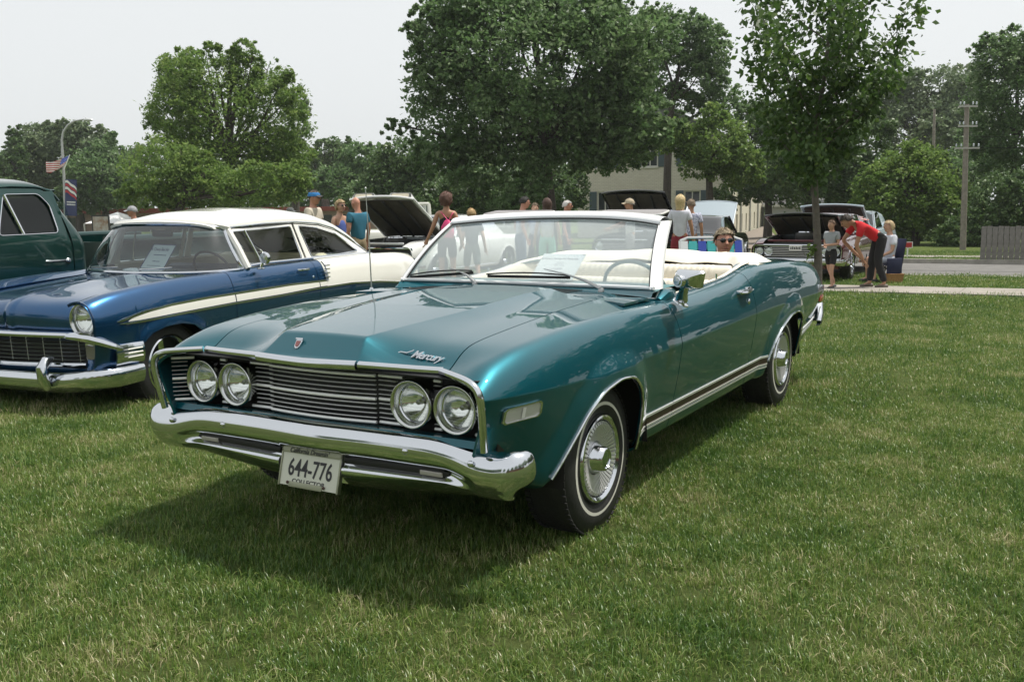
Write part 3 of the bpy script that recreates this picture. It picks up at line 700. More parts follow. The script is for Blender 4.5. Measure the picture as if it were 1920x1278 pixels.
# frame: header and pillars
hd = []
for s_ in np.linspace(-1, 1, 41):
    p = wpt(s_, 1); hd.append(p+Vector((0, .012, .022)))
frame = mat('white_frame', (.80, .81, .82), .25, coat=.5)
secs = []
for p in hd: secs.append([tuple(p+Vector((0, dy, dz))) for dy, dz in ((-.030, -.034), (-.036, -.018), (-.026, .000), (-.004, .012), (.03, .018), (.07, .018), (.10, .008), (.105, -.012), (.08, -.026), (.03, -.034))])
wfp = part('windscreen_frame', MB().grid(np.array(secs), cv=True), frame, TEAL, edge=50, recalc=True)
for sg in (1, -1):
    rows = []
    for t in np.linspace(-.02, 1.07, 16):
        p = wpt(sg, min(t, 1)) if t <= 1 else wpt(sg, 1)+(wpt(sg, 1)-wpt(sg, .93))*((t-1)/.07)
        rows.append([tuple(p+Vector((sg*dx, dy, 0))) for dx, dy in ((-.010, -.014), (-.006, -.024), (.010, -.022), (.026, -.010), (.035, .014), (.038, .048), (.030, .068), (.012, .072), (.0, .045), (-.008, .010))])
    part('windscreen_pillar', MB().grid(np.array(rows), cv=True), frame, TEAL, edge=50, recalc=True)
    rows = [wpt(sg*.985, t)+Vector((0, -.018, .0)) for t in np.linspace(0, 1, 14)]
    part('pillar_gasket', MB().tube(rows, .0055, 6), blackm, TEAL)
part('header_gasket', MB().tube([wpt(s_, .985)+Vector((0, -.016, .002)) for s_ in np.linspace(-1, 1, 40)], .0055, 6), blackm, TEAL)
part('windscreen_base_trim', MB().tube([wpt(s_, -.005)+Vector((0, -.014, .000)) for s_ in np.linspace(-1.02, 1.02, 40)], .0095, 8), frame, TEAL)
SG = [[(x, ywb(x)-.062, .945), (x, ywb(x)-.045, .952), (x, ywb(x)-.028, wb(x).z-.016), (x, ywb(x)+.01, wb(x).z-.006)] for x in np.linspace(-.79, .79, 50)]
part('scuttle', MB().grid(np.array(SG)), teal, TEAL, edge=0)
for sg in (1, -1): part('pillar_foot', MB().tube([(sg*.815, 1.72, .925), (sg*.812, 1.80, .945), (sg*.810, 1.90, .945), (sg*.805, 1.98, .925)], [.02, .038, .036, .015], 10), teal, TEAL)

part('header_trim', MB().tube([Vector(h)+Vector((0, -.030, -.012)) for h in hd], .0035, 6), chrome, TEAL)
# sun visors folded up above the header
for x0, x1 in ((-.60, -.16), (.16, .585)):
    mb = MB(); 
    poly = [(x0+.03, 0), (x1-.03, 0), (x1-.008, .012), (x1, .035), (x1-.01, .15), (x1-.03, .165), (x0+.03, .165), (x0+.01, .15), (x0, .035), (x0+.008, .012)]
    mb.prism(poly, -.008, .008, 'z'); part('sun_visor', mb, mat('visor_grey', (.22, .21, .21), .6), TEAL, loc=(0, 2.34, 1.350), rot=(.12, 0, 0), bev=.004, edge=40)
    part('visor_piping', MB().tube([(a, b, 0) for a, b in poly], .0065, 6, closed=True), mat('visor_piping', (.62, .61, .60), .45), TEAL, loc=(0, 2.34, 1.350), rot=(.12, 0, 0))
# wipers
def wiper(pivot, elbow, c0, c1):
    pv = part('wiper', MB().lathe([(.017, 0), (.016, .014), (.010, .022), (.001, .024)], 18, 'z'), mat('wiper_metal', (.36, .37, .37), .3, 1), TEAL, loc=pivot)
    P = [Vector(p)-Vector(pivot) for p in (pivot, elbow)]
    P[0].z += .018
    mid = P[0].lerp(P[1], .28)+Vector((0, 0, .014))
    part('wiper_arm', MB().tube([P[0], mid, P[0].lerp(P[1], .6)+Vector((0, 0, .012)), P[1]], [.015, .012, .007, .005], 8, flat=(1, .6)), mat('wiper_metal', (.36, .37, .37), .3, 1), pv)
    a, b = Vector(c0)-Vector(pivot), Vector(c1)-Vector(pivot)
    L = [a.lerp(b, t)+Vector((0, 0, .012*(1-(2*t-1)**2))) for t in np.linspace(0, 1, 12)]
    part('wiper_frame', MB().tube(L, .0048, 6), blackm, pv)
    part('wiper_blade', MB().tube([p+Vector((0, .012, -.012)) for p in (a, a.lerp(b, .5), b)], .0065, 6, flat=(.5, 1.4)), blackm, pv)
def gp(s_, t, o=.02): p = wpt(s_, t); return p+Vector((0, -o*1.2, o*.6))
wiper((.486, 1.755, .958), tuple(gp(.02, .17)), tuple(gp(-.43, .075)), tuple(gp(.25, .09)))
wiper((-.376, 1.885, .958), tuple(gp(-.72, .15)), tuple(gp(-.97, .03)), tuple(gp(-.55, .12)))
# antenna
AB = Vector((-.852, 1.535, .925)); an = part('antenna', MB().lathe([(.035, 0), (.032, .008), (.014, .016), (.009, .03), (.001, .03)], 20, 'z'), chrome, TEAL, loc=AB)
part('antenna_rod', MB().tube([(0, 0, .02), (-.008, 0, .33)], .0038, 8).tube([(-.008, 0, .33), (-.020, 0, .585)], .0026, 8).ell((-.020, 0, .59), (.0055, .0055, .007), 10, 6), chrome_d, an)
# mirror
for sg in (1,):
    mr_ = part('door_mirror', MB().lathe([(.045, 0), (.042, .006), (.02, .012)], 18, 'z'), chrome, TEAL, loc=(.905, 1.80, .915), rot=(0, .5, .0))
    mir = thing  # noqa
    hx, hy, hz = .99, 1.66, 1.045
    part('mirror_arm', MB().tube([(.912, 1.79, .925), (.935, 1.745, .965), (.965, 1.70, 1.005), (hx, hy+.03, hz-.01)], [.026, .020, .016, .018], 10, flat=(1.3, .7)), chrome, TEAL)
    sec = []
    for t, k in ((0, .20), (.01, .45), (.03, .72), (.055, .93), (.075, 1.0), (.085, 1.0), (.088, .93)):
        sec.append([(x_*k*1.0, t-.05, z_*k) for x_, z_ in ((-.088, -.045), (-.10, .0), (-.105, .040), (-.09, .052), (.09, .052), (.105, .040), (.095, 0), (.078, -.045), (.06, -.054), (-.07, -.054))])
    sec = [[(a*.86, b*.9, c*.86) for a, b, c in r_] for r_ in sec]
    mh = part('mirror_head', MB().grid(np.array(sec), cv=True).lathe([(.030, -.068), (.030, -.040)], 20, 'y').lathe([(.001, -.072), (.016, -.071), (.021, -.0665), (.030, -.066), (.031, -.06)], 20, 'y'), chrome, TEAL, loc=(hx, hy, hz), rot=(0.05, 0, -.42), edge=30, recalc=True)
    part('mirror_glass', MB().prism([(-.095, -.04), (.085, -.045), (.095, .045), (-.097, .045)], -.0, .001, 'y') if False else MB().prism([(-.080, -.034), (.072, -.038), (.080, .038), (-.082, .038)], .0335, .0345, 'y'), chrome, mh, smooth=False, edge=0)
# door handles and locks
for sg in (1, -1):
    hx = TS.at(2.80, .885)
    dh = part('door_handle', MB().box(-.012, .030, -.165, .0, -.012, .012, bev=.007), chrome, TEAL, loc=(sg*(hx+.004), 2.87, .888), rot=(0, 0, 0 if sg > 0 else PI) if sg > 0 else (0, 0, 0))
    part('handle_grip', MB().tube([(sg*.022, -.16, 0), (sg*.040, -.13, -.001), (sg*.040, -.06, 0), (sg*.030, .04, .004)], [.009, .011, .011, .009], 8, flat=(1, .8)), chrome, dh)
    part('handle_base', MB().box(-.004 if sg > 0 else -.02, .02 if sg > 0 else .004, -.02, .065, -.018, .020, bev=.006), chrome, dh)
    part('door_lock', MB().ell((0, 0, 0), (.010, .016, .018), 14, 8), chrome, TEAL, loc=(sg*(TS.at(2.87, .825)+.002), 2.87, .822))
# emblem and hood script
sh = [(a*.8, b*.8) for a, b in [(-.021, .026), (.021, .026), (.018, -.012), (.010, -.026), (0, -.030), (-.010, -.026), (-.018, -.012)]]
T_ = Matrix.Translation((-.088, .088, .868)) @ Matrix.Rotation(-.68, 4, 'X')
em = part('hood_emblem', MB().prism(sh, -.008, .0, 'y', T=T_), chrome, TEAL, edge=30, bev=.002)
part('emblem_inlay', MB().prism([(a*.66, b*.62-.001) for a, b in sh], -.0095, -.0085, 'y', T=T_), mat('emblem_red', (.16, .03, .025), .3, coat=1), em, edge=0, smooth=False)
part('emblem_cap', MB().box(-.019, .019, -.012, 0, .018, .024, T=T_), chrome, em, smooth=False, edge=0)
me = text_mesh('Mercury', .045, .0035, shear=.55, sx=1.05, space=.86, offset=.0006); me.materials.append(chrome)
ms = MB().tube([(-.135, -.004, 0), (-.125, .002, 0), (-.095, .002, 0), (-.075, .012, 0), (-.068, .018, 0)], .0038, 6)
zz_ = hood_z(.49, .17); sl_ = (hood_z(.49, .20)-hood_z(.49, .14))/.06; slx = (hood_z(.58, .16)-hood_z(.42, .16))/.16
TM = Matrix.Translation((.487, .165, zz_+.006)) @ Matrix.Rotation(-math.atan(slx), 4, 'Y') @ Matrix.Rotation(math.atan(sl_)+.35, 4, 'X') @ Matrix.Rotation(-.04, 4, 'Z')
me.transform(TM); link('hood_script', me, TEAL, edge=0); part('script_swash', MB().add([TM @ Vector(v) for v in ms.V], ms.F), chrome, TEAL)
# rear: deck lid, tail panel, bumper, quarter script
DG = np.array([[(x, y, ip(y, *kG)+.014*(1-(x/.70)**2)) for y in np.linspace(4.22, 5.14, 24)] for x in np.linspace(-.695, .695, 30)])
sheet('deck_lid', DG, teal, TEAL, 1, out=(0, 0, 1))
RG = np.array([[(x*(.86 if z > .5 else .82), 5.18-.04*abs(x)**3-.05*(z-.4)**2, z) for z in np.linspace(.46, .87, 8)] for x in np.linspace(-.965, .965, 24)])
sheet('tail_panel', RG, teal, TEAL, 1, out=(0, 1, 0))
BR = []
pth = [(x, 5.235-.03*(x/.9)**2) for x in np.linspace(0, .80, 16)]+[(.80+.078*math.sin(a), 5.205-.075*(1-math.cos(a))) for a in np.linspace(.15, PI/2, 10)]+[(.902, 5.03), (.918, 4.90)]
pth = [(-x, y) for x, y in pth[::-1][:-1]]+pth
for i, (x, y) in enumerate(pth):
    t_ = Vector(pth[min(i+1, len(pth)-1)])-Vector(pth[max(i-1, 0)]); t_.normalize(); n_ = Vector((-t_.y, t_.x)); k_ = 1-.75*sm((5.16-y)/.22); zo_ = .535-.075*sm((5.18-y)/.24)
    BR.append([(x+n_.x*q*.8, y+n_.y*q*.8, zo_+(z-.535)*k_) for q, z in ((-.03, .625), (.006, .622), (.022, .60), (.028, .56), (.026, .50), (.010, .455), (-.03, .44))])
sheet('rear_bumper', np.array(BR), chrome, TEAL, 1, out=(0, 1, 0), solid=.006, edge=60)
for sg in (1, -1):
    bx = TS.at(5.02, .66)
    part('tail_reflector', MB().box(min(sg*(bx-.005), sg*(bx+.008)), max(sg*(bx-.005), sg*(bx+.008)), 4.97, 5.09, .62, .672, bev=.003), mat('red_lens', (.42, .03, .02), .15, coat=1), TEAL, label='red side reflector of the tail')
    part('reflector_bezel', MB().box(min(sg*(bx-.006), sg*(bx+.006)), max(sg*(bx-.006), sg*(bx+.006)), 4.955, 5.105, .61, .625).box(min(sg*(bx-.006), sg*(bx+.006)), max(sg*(bx-.006), sg*(bx+.006)), 4.955, 5.105, .673, .683), chrome, TEAL, smooth=False, edge=0)
    me = text_mesh('Montego', .085, .003, shear=.5, space=.9, offset=.001); me.materials.append(chrome)
    me.transform(Matrix.Translation((sg*(TS.at(4.93, .75)+.006), 4.93, .735)) @ Matrix.Rotation(sg*(PI/2+.06), 4, 'Z') @ RX @ Matrix.Rotation(-.12, 4, 'X')); link('quarter_script', me, TEAL, edge=0)
part('exhaust_tip', MB().tube([(.70, 3.9, .235), (.72, 4.35, .215), (.74, 4.55, .195)], [.03, .03, .034], 14), dark, TEAL)
for sg in (1, -1): part('pillar_base', MB().box(min(sg*.72, sg*.845), max(sg*.72, sg*.845), 1.70, 1.93, .88, .930, bev=.008), teal, TEAL)
# interior
dashm = mat('dash_teal', (.08, .20, .21), .5, bump=.1, bscale=60)
G = np.array([[(x, ywb(x)+.015+(2.42-ywb(x)-.015)*t, .958+.022*math.sin(t*PI)-.015*t) for t in np.linspace(0, 1, 10)]+[(x, 2.44, .92), (x, 2.41, .80), (x, 2.38, .65)] for x in np.linspace(-.76, .76, 30)])
part('dashboard', MB().grid(G), dashm, TEAL, edge=50)
for sg in (1, -1):
    part('door_trim_panel', MB().grid(np.array([[(sg*(x_), y, ip(y, *kG)+dz) for x_, dz in ((.80, .004), (.775, .008), (.755, -.01), (.75, -.06), (.745, -.40))] for y in np.linspace(1.78, 3.45, 20)])), cream, TEAL, edge=50)
    part('belt_trim', MB().tube([(sg*.803, y, ip(y, *kG)+.004) for y in np.linspace(1.86, 3.05, 20)], .0055, 6), chrome, TEAL)
    part('door_lock_knob', MB().tube([(sg*.79, 2.72, .95), (sg*.79, 2.72, .995)], .006, 8), chrome, TEAL)
# bench seats with pleats
def bench(y, zt_, zb_, w_, lean, name, piece):
    G = []
    N_ = 150
    for i in range(N_+1):
        x = -w_+2*w_*i/N_; pleat = .007*abs(math.sin(PI*x/.042)) if .10 < abs(x) < w_-.16 or abs(x) < .06 else .0
        col_ = []
        for a, (dy, dz) in enumerate(((.0, -(zt_-zb_)), (-.02, -.30*(zt_-zb_)*2), (-.03, -.12), (-.015, -.03), (.03, .0), (.09, -.005), (.13, -.05), (.14, -.20), (.14, -(zt_-zb_)))):
            e = 1-max(0, (abs(x)-(w_-.06))/.06)**2*.5
            col_.append((x, y+dy*1.0+lean*(1+dz)*.0-(pleat if a < 5 else 0)+lean*dz*-1*0, zt_+dz-(1-e)*.06+(pleat*.6 if a in (3, 4) else 0)))
        G.append(bs_basis(9, np.linspace(0, 1, 24)) @ np.array(col_))
    o = part(name, MB().grid(np.array(G)), cream, TEAL, edge=60, recalc=True, label=piece); return o
bench(2.98, .935, .45, .68, 0, 'seat_back', 'cream pleated front seat back')
bench(3.42, .998, .5, .69, 0, 'seat_back', 'cream pleated rear seat back')
part('seat_cushion', MB().box(-.70, .70, 2.45, 3.0, .35, .62, bev=.06).box(-.66, .66, 3.1, 3.5, .35, .6, bev=.05), cream, TEAL)
# steering wheel
SW = Matrix.Translation((.365, 2.50, .905)) @ Matrix.Rotation(math.radians(-62), 4, 'X')
swm = mat('wheel_teal', (.10, .20, .21), .3, coat=.5)
sw = part('steering_wheel', MB().tube([(.195*math.cos(a), .195*math.sin(a), 0) for a in np.linspace(0, 2*PI, 49)[:-1]], .0115, 8, closed=True, T=SW), swm, TEAL)
part('wheel_spoke', MB().tube([(-.19, 0, 0), (-.06, -.0, -.03), (.06, 0, -.03), (.19, 0, 0)], .012, 6, T=SW).tube([(0, 0, -.03), (0, 0, -.4)], .022, 8, T=SW), swm, sw)
# folded top under its cream boot
def boot_z(x, y):
    ax = abs(x); c = 1.075-.030*(y-3.72)/.6
    z = c - .012*(ax/.5)**2 - .05*sm((ax-.60)/.28) + .006*math.sin(9*x+2*y)+.004*math.sin(23*x-11*y)
    return z
BG_ = []
for i in range(71):
    x = -.86+1.72*i/70; ax = abs(x); row = []
    y0 = 3.60-.34*sm((ax-.55)/.24); y1 = 4.36-.15*(ax/.8)**3
    for t in np.linspace(0, 1, 26):
        y = y0+(y1-y0)*t; z = boot_z(x, y)
        z -= .055*(1-sm(t/.16))**1.5
        z -= .075*sm((t-.72)/.28)
        if ax > .74: z = min(z, ip(y, *kG)+.045-.30*(ax-.74)+.012*math.sin(y*21))
        if t == 0: z -= .015+.01*math.sin(9*x)
        row.append((x, y, z))
    BG_.append(row)
sheet('top_boot', np.array(BG_), mat('boot_cream', (.80, .76, .66), .55, var=.06, vscale=3, bump=.15, bscale=40), TEAL, 1, out=(0, 0, 1), solid=.008, edge=0)
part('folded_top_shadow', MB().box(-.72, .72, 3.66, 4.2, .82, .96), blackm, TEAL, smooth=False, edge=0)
for k, x in enumerate((-.42, .40)):
    part('boot_seam', MB().tube([(x, y, boot_z(x, y)+.001) for y in np.linspace(3.7, 4.15, 12)], .0022, 5), mat('seam_tan', (.55, .50, .40), .7), TEAL)
# wheels with finned wheel covers
def teal_wheel(x, y, sg):
    t = tyre_parts(TEAL, sg*x, y, .325, .330, .20, ww=(.248, .234), sgn=sg, rim_r=.195)
    h = .10
    part('rim', MB().lathe([(.196, h*.80), (.197, h*.98), (.190, h*1.10), (.182, h*1.12), (.170, h*1.02), (.165, h*.80)], 56), chrome, t)
    fin = MB(); nf = 50
    for k in range(nf):
        T = Matrix.Rotation(2*PI*k/nf, 4, 'X'); w0, w1 = .0026, .0062
        V = [(h*z_, w_*s_, r_) for r_, z_, w_ in ((.074, .80, w0), (.10, .88, .004), (.150, 1.06, w1), (.163, 1.0, w1)) for s_ in (-1, 1)]+[(h*.45, w_*s_, r_) for r_, w_ in ((.074, w0), (.10, .004), (.150, w1), (.163, w1)) for s_ in (-1, 1)]
        fin.add(V, [(0, 1, 3, 2), (2, 3, 5, 4), (4, 5, 7, 6), (0, 2, 10, 8), (2, 4, 12, 10), (4, 6, 14, 12), (1, 9, 11, 3), (3, 11, 13, 5), (5, 13, 15, 7), (6, 7, 15, 14)], 0, T)
    part('fin_ring', fin, mat('fin_metal', (.80, .80, .80), .30, .75), t, smooth=False, edge=0)
    part('cover_dish', MB().lathe([(.168, h*.62), (.12, h*.50), (.07, h*.46)], 48), mat('dish_grey', (.02, .02, .022), .6, .2), t)
    part('centre_cap', MB().lathe([(.073, h*.55), (.072, h*.80), (.066, h*.90), (.058, h*1.12), (.050, h*1.32), (.046, h*1.35), (.040, h*1.35), (.037, h*1.29), (.001, h*1.28)], 40), chrome, t)
for sg in (1, -1):
    teal_wheel(.782, .882, sg); teal_wheel(.790, 3.885, sg)
# owner's information sheet propped inside the windscreen
ps = thing('information_sheet', 'white printed sheet propped behind the windscreen of the teal convertible', 'paper sign', (0, 0, 0))
CM = Matrix.Translation((-.831, 3.736, 0)) @ Matrix.Rotation(-.52454, 4, 'Z')
def quad_sheet(name, A, B, C_, D, m, parent, th=.001):  # A bl, B br, C tr, D tl
    A, B, C_, D = map(Vector, (A, B, C_, D)); n = (B-A).cross(D-A).normalized()*th
    mb = MB().add([A, B, C_, D, A-n, B-n, C_-n, D-n], [(0, 1, 2, 3), (7, 6, 5, 4), (0, 4, 5, 1), (1, 5, 6, 2), (2, 6, 7, 3), (3, 7, 4, 0)])
    return part(name, mb, m, parent, smooth=False, edge=0)
def ruled(lines, A, B, D, parent, m):                    # print too small to read: broken rules of the same size
    A, B, D = map(Vector, (A, B, D)); ex, ey = B-A, D-A; nn = ex.cross(ey).normalized()*.0015; r = random.Random(5); mb = MB()
    for (v, w0, h) in lines:
        u = .5-w0/2
        while u < .5+w0/2:
            l_ = r.uniform(.02, .06); p = [A+ex*a+ey*b+nn for a, b in ((u, v), (u+l_, v), (u+l_, v+h), (u, v+h))]; mb.add(p, [(0, 1, 2, 3)]); u += l_+.012
    part('fine_print', mb, m, parent, smooth=False, edge=0)
def text_on(lines, A, B, D, parent, m, name='printed_text', out=1):
    A, B, D = map(Vector, (A, B, D)); ex = (B-A); ey = (D-A); W_, H_ = ex.length, ey.length; ex.normalize(); ez = ex.cross(ey).normalized(); ey = ez.cross(ex)
    R3 = Matrix((ex, ey, ez)).transposed().to_4x4()
    for (s, u, v, size, sx) in lines:
        me = text_mesh(s, size, .0002, sx=sx); me.materials.append(m)
        me.transform(Matrix.Translation(A+ex*u*W_+ey*v*H_+ez*.0012) @ R3); link(name, me, parent, edge=0)
CMi = CM.to_3x3()
pc = [CM @ Vector(q) for q in ((-.120, 2.075, .985), (.152, 2.085, .985), (.170, 2.235, 1.125), (-.100, 2.225, 1.125))]
ps.location = pc[0]; L0 = [p-pc[0] for p in pc]
quad_sheet('sheet', *L0, paper, ps)
text_on([('1969 Mercury Montego MX Convertible', .5, .80, .015, 1), ("Please Don't Touch", .5, .08, .017, 1)], L0[0], L0[1], L0[3], ps, mat('print_grey', (.22, .21, .26), .8))
ruled([(.66, .16, .012), (.60, .22, .012), (.54, .20, .012), (.44, .20, .012), (.40, .24, .012), (.29, .30, .012), (.17, .42, .014)], L0[0], L0[1], L0[3], ps, mat('print_pale', (.45, .44, .50), .8))
# ------------------------------------------------------------------ blue and white two-door sedan
blue = car_paint('blue_paint', (.009, .072, .185), .78, .27)
ivory = mat('ivory_paint', (.80, .79, .73), .22, coat=1, var=.02)
glass = glassmat('car_glass', (.62, .68, .68), .0, refl=2.0)
glass_c = glassmat('car_glass_clear', (.90, .94, .93), .0, refl=.8)
cabin = mat('cabin_dark', (.05, .055, .06), .7)
def ringloft(outer, inner, fx, m, parent, name, steps=5, solid=.01, sgn=1):
    """sheet between two closed outlines in (y,z) with the same count; x = fx(y,z)"""
    O = np.array(outer); I = np.array(inner); G = []
    for k in range(steps+1):
        Q = O+(I-O)*k/steps; G.append([(sgn*fx(y, z), y, z) for y, z in Q])
    mb = MB().grid(np.array(G), cv=True, flip=(sgn < 0)); return part(name, mb, m, parent, solid=solid, off=0, edge=40)
def rrect(pts, r, n=5):
    """rounded polygon in 2d"""
    out = []; m = len(pts)
    for i in range(m):
        p = Vector(pts[i]); a = Vector(pts[i-1]); b = Vector(pts[(i+1) % m]); rr = min(r if not hasattr(r, '__len__') else r[i], (a-p).length*.45, (b-p).length*.45)
        p0 = p+(a-p).normalized()*rr; p1 = p+(b-p).normalized()*rr
        for k in range(n): t = k/(n-1); out.append(tuple((1-t)**2*p0+2*t*(1-t)*p+t*t*p1))
    return out
def fill(pts, m, parent, name, label=None):
    c = sum((Vector(p) for p in pts), Vector())/len(pts); V = [tuple(p) for p in pts]+[tuple(c)]; n = len(pts)
    return part(name, MB().add(V, [(i, (i+1) % n, n) for i in range(n)]), m, parent, label=label, edge=0)

BS = .958
CHEV = thing('sedan_car', 'blue and ivory classic two-door sedan parked left of the teal convertible', 'car', (-3.649, 6.846, -.0903), -.3832, scale=BS)
bT = KEY([(0, .875), (.1, .915), (.26, .955), (.66, .995), (1.1, 1.018), (1.6, 1.022), (2.2, 1.036), (3.1, 1.040), (3.8, 1.045), (4.6, 1.035), (5.0, 1.005), (5.15, .96)])
bG = KEY([(0, .86), (.14, .895), (.31, .93), (.64, .95), (1.1, .975), (1.5, .99), (1.9, 1.03), (2.2, 1.045), (3.1, 1.045), (3.8, 1.045), (4.6, 1.01), (5.15, .93)])
bW = KEY([(0, .80), (.1, .85), (.3, .885), (.6, .905), (1.5, .905), (3., .92), (4., .925), (4.7, .90), (5.15, .84)])
bXi = KEY([(0, .60), (1.45, .62), (1.75, .74), (4.1, .74), (4.3, .66), (5.2, .62)])
def blue_net():
    net = []
    for y in (.06, .09, .14, .22, .32, .45, .6, .8, 1., 1.2, 1.4, 1.6, 1.8, 2.1, 2.5, 2.9, 3.2, 3.5, 3.8, 4.1, 4.4, 4.7, 4.9, 5.05, 5.15):
        W, zt, zg, xi = ip(y, *bW), ip(y, *bT), ip(y, *bG), ip(y, *bXi); zb, zc = .27+.08*max(0, 1-y/.4), .78; row = []
        for f, dx in ((0, -.14), (.02, -.07), (.12, -.045), (.35, -.02), (.6, -.006), (.85, .0), (1, -.002)): row.append([W+dx, y, zb+f*(zc-zb)])
        for g, dx in ((.3, -.018), (.6, -.040), (.85, -.070), (.97, -.105), (1.0, -.14)): row.append([W+dx, y, zc+g*(zt-zc)])
        xs_ = W-.16
        for t in (.25, .5, .75, 1.): row.append([xs_+(xi-xs_)*t, y, zt+(zg-zt)*t])
        net.append(row)
    ring = []; mid = []; c = np.array([.672, .765]); first = np.array(net[0])
    for p in first:
        d = np.array([p[0], p[2]])-c; L = np.linalg.norm(d); d = d/L
        q = c+d*.118; ring.append([q[0], .205, q[1]]); h = c+d*(.118+(L-.118)*.55); mid.append([h[0], .115, h[1]])
    br = [[p[0], p[1]-.02+.05*max(0, .75-p[2])/.3, p[2]] for p in net[0]]
    return [ring, mid, br]+net
BAF = [(.42, .26), (.43, .45), (.47, .56), (.56, .625), (.70, .658), (.88, .662), (1.02, .635), (1.12, .575), (1.175, .48), (1.19, .36), (1.192, .26)]
BAR = [(3.40, .26), (3.42, .42), (3.50, .50), (3.65, .54), (3.9, .545), (4.05, .51), (4.12, .42), (4.13, .26)]
BSd = Side(blue_net(), [np.array(BAF), np.array(BAR)], flare=.018, fl_w=.09)
for sg in (1, -1):
    pn = BSd.panel(.02, 1.585, 70, 60); sheet('front_fender', pn, blue, CHEV, sg)
    nose = BSd.ev(np.linspace(0, BSd.u_of(.02), 14), np.linspace(0, 1, 50)) if BSd.u_of(.02) > .01 else None
    if nose is None: nose = BSd.ev(np.linspace(0, .09, 16), np.linspace(0.1, 1, 50))
    sheet('headlight_surround', nose, blue, CHEV, sg, out=(.2, -1, 0))
    sheet('door', BSd.panel(1.593, 2.875, 40, 60), blue, CHEV, sg)
    sheet('rear_quarter_panel', BSd.panel(2.883, 5.15, 70, 60), blue, CHEV, sg)
    # ivory inlays standing 2 mm proud
    kU = KEY([(.24, .745), (.5, .795), (.8, .82), (1.2, .832), (1.58, .835), (2.4, .845), (3.02, .838)])
    kL = KEY([(.24, .728), (.45, .725), (.8, .735), (1.26, .745), (1.6, .752), (2.24, .757), (2.87, .772), (3.47, .772), (4.0, .745), (4.52, .70), (5.1, .63)])
    for a, b in ((.34, 1.582), (1.596, 2.872), (2.886, 3.015)):
        G = [[(BSd.at(y, z, .003), y, z) for z in np.linspace(ip(y, *kL)+.012, ip(y, *kU)-.012 if y > .6 else ip(y, *kL)+.012+(ip(.6, *kU)-ip(.6, *kL)-.024)*math.sqrt(max(.0, (y-.34)/.26)), 5)] for y in np.linspace(a, b, 34)]
        sheet('ivory_inlay', np.array(G), ivory, CHEV, sg, solid=.004, edge=0)
    G = []
    for y in np.linspace(3.015, 5.10, 50):
        c = BSd.tab[int(BSd.u_of(y)*600)]; k = np.argmax(c[:, 2] > ip(y, *kL)) if False else None
        idx = [i for i in range(len(c)) if c[i, 2] > ip(y, *kL)]; i0 = idx[0]
        seg = c[i0:]; L_ = np.r_[0, np.cumsum(np.linalg.norm(np.diff(seg, axis=0), axis=1))]
        row = [[np.interp(t*L_[-1], L_, seg[:, q]) for q in range(3)] for t in np.linspace(0, 1, 24)]
        G.append([(r_[0]+.0025, r_[1], r_[2]+(.0025 if t_ > 8 else 0)) for t_, r_ in enumerate(row)])
    sheet('ivory_quarter', np.array(G), ivory, CHEV, sg, solid=.003, edge=0)
    for kk, a, b, r_ in ((kU, .24, 3.02, .010), (kL, .26, 5.08, .008)):
        P = [(sg*BSd.at(y, ip(y, *kk), .004), y, ip(y, *kk)) for y in np.linspace(a, b, 60)]
        part('side_trim', MB().tube(P, [r_*.3]+[r_]*58+[r_*.4], 6, flat=(.6, 1.2), up=(0, 0, 1)), chrome, CHEV)
    P = [(sg*BSd.at(3.02, z, .006), 3.02+.02*math.sin((z-.84)*16), z) for z in np.linspace(.835, 1.02, 12)]
    part('side_trim', MB().tube(P, .011, 6, flat=(.6, 1.2)), chrome, CHEV)
    for z in (.87, .91, .95, .985): part('trim_tooth', MB().box(min(sg*.90, sg*.925), max(sg*.90, sg*.925), 2.985, 3.055, z-.006, z+.006, bev=.003), chrome, CHEV)
    part('belt_moulding', MB().tube([(sg*(.765 if y > 1.95 else .765-.0*(1.95-y)), y, ip(y, *bG)+.012) for y in np.linspace(1.82, 4.15, 30)], .012, 6), chrome, CHEV)
    part('wheel_well', MB().grid(np.array([[(x*sg, yy+.38*math.cos(a), .30+.36*math.sin(a)) for x in (.86, .50)] for yy in (.80,) for a in np.linspace(0, PI, 20)])), under, CHEV)
    part('wheel_well', MB().grid(np.array([[(x*sg, 3.76+.38*math.cos(a), .30+.30*math.sin(a)) for x in (.86, .50)] for a in np.linspace(0, PI, 20)])), under, CHEV)
part('underbody', MB().box(-.76, .76, .5, 5.0, .25, .42).box(-.5, .5, .45, 1.6, .4, .82).box(-.60, .60, 3.3, 4.9, .4, .8), under, CHEV, smooth=False, edge=0)
# hood with its tall rounded nose
prof_h = [(.095, .650), (.070, .70), (.055, .78), (.075, .845), (.14, .895), (.30, .925), (.6, .948), (.95, .970), (1.25, .985), (1.50, .995)]
G = []
for x in np.linspace(-.605, .605, 60):
    k = (x/.6)**2; P = np.array([(x, y+.075*k-(.012 if abs(x) < .05 else 0), z-.010*k+.016*math.exp(-(x/.16)**2)*sm((y-.03)/.2)-(.03*k*sm((z-.9)/-.2))) for y, z in prof_h])
    P[:, 0] = [x*(.535+.07*sm((q[1]-.12)/.3))/.605 for q in P]; P[-1][1] = 1.60-.45*x*x; P[-2][1] = min(P[-2][1], P[-1][1]-.2); G.append(bs_basis(len(P), np.linspace(0, 1, 60)) @ P)
sheet('hood', np.array(G), blue, CHEV, 1, out=(0, -.3, 1), edge=0)
G = [[(x, 1.59-.45*x*x+(1.78-.42*(x*x)/.6*0+.0-(1.59-.45*x*x))*t, .985+.04*t-.01*(abs(x)/.75)**2) for t in np.linspace(0, 1, 8)] for x in np.linspace(-.76, .76, 30)]
sheet('cowl_panel', np.array(G), blue, CHEV, 1, out=(0, 0, 1))
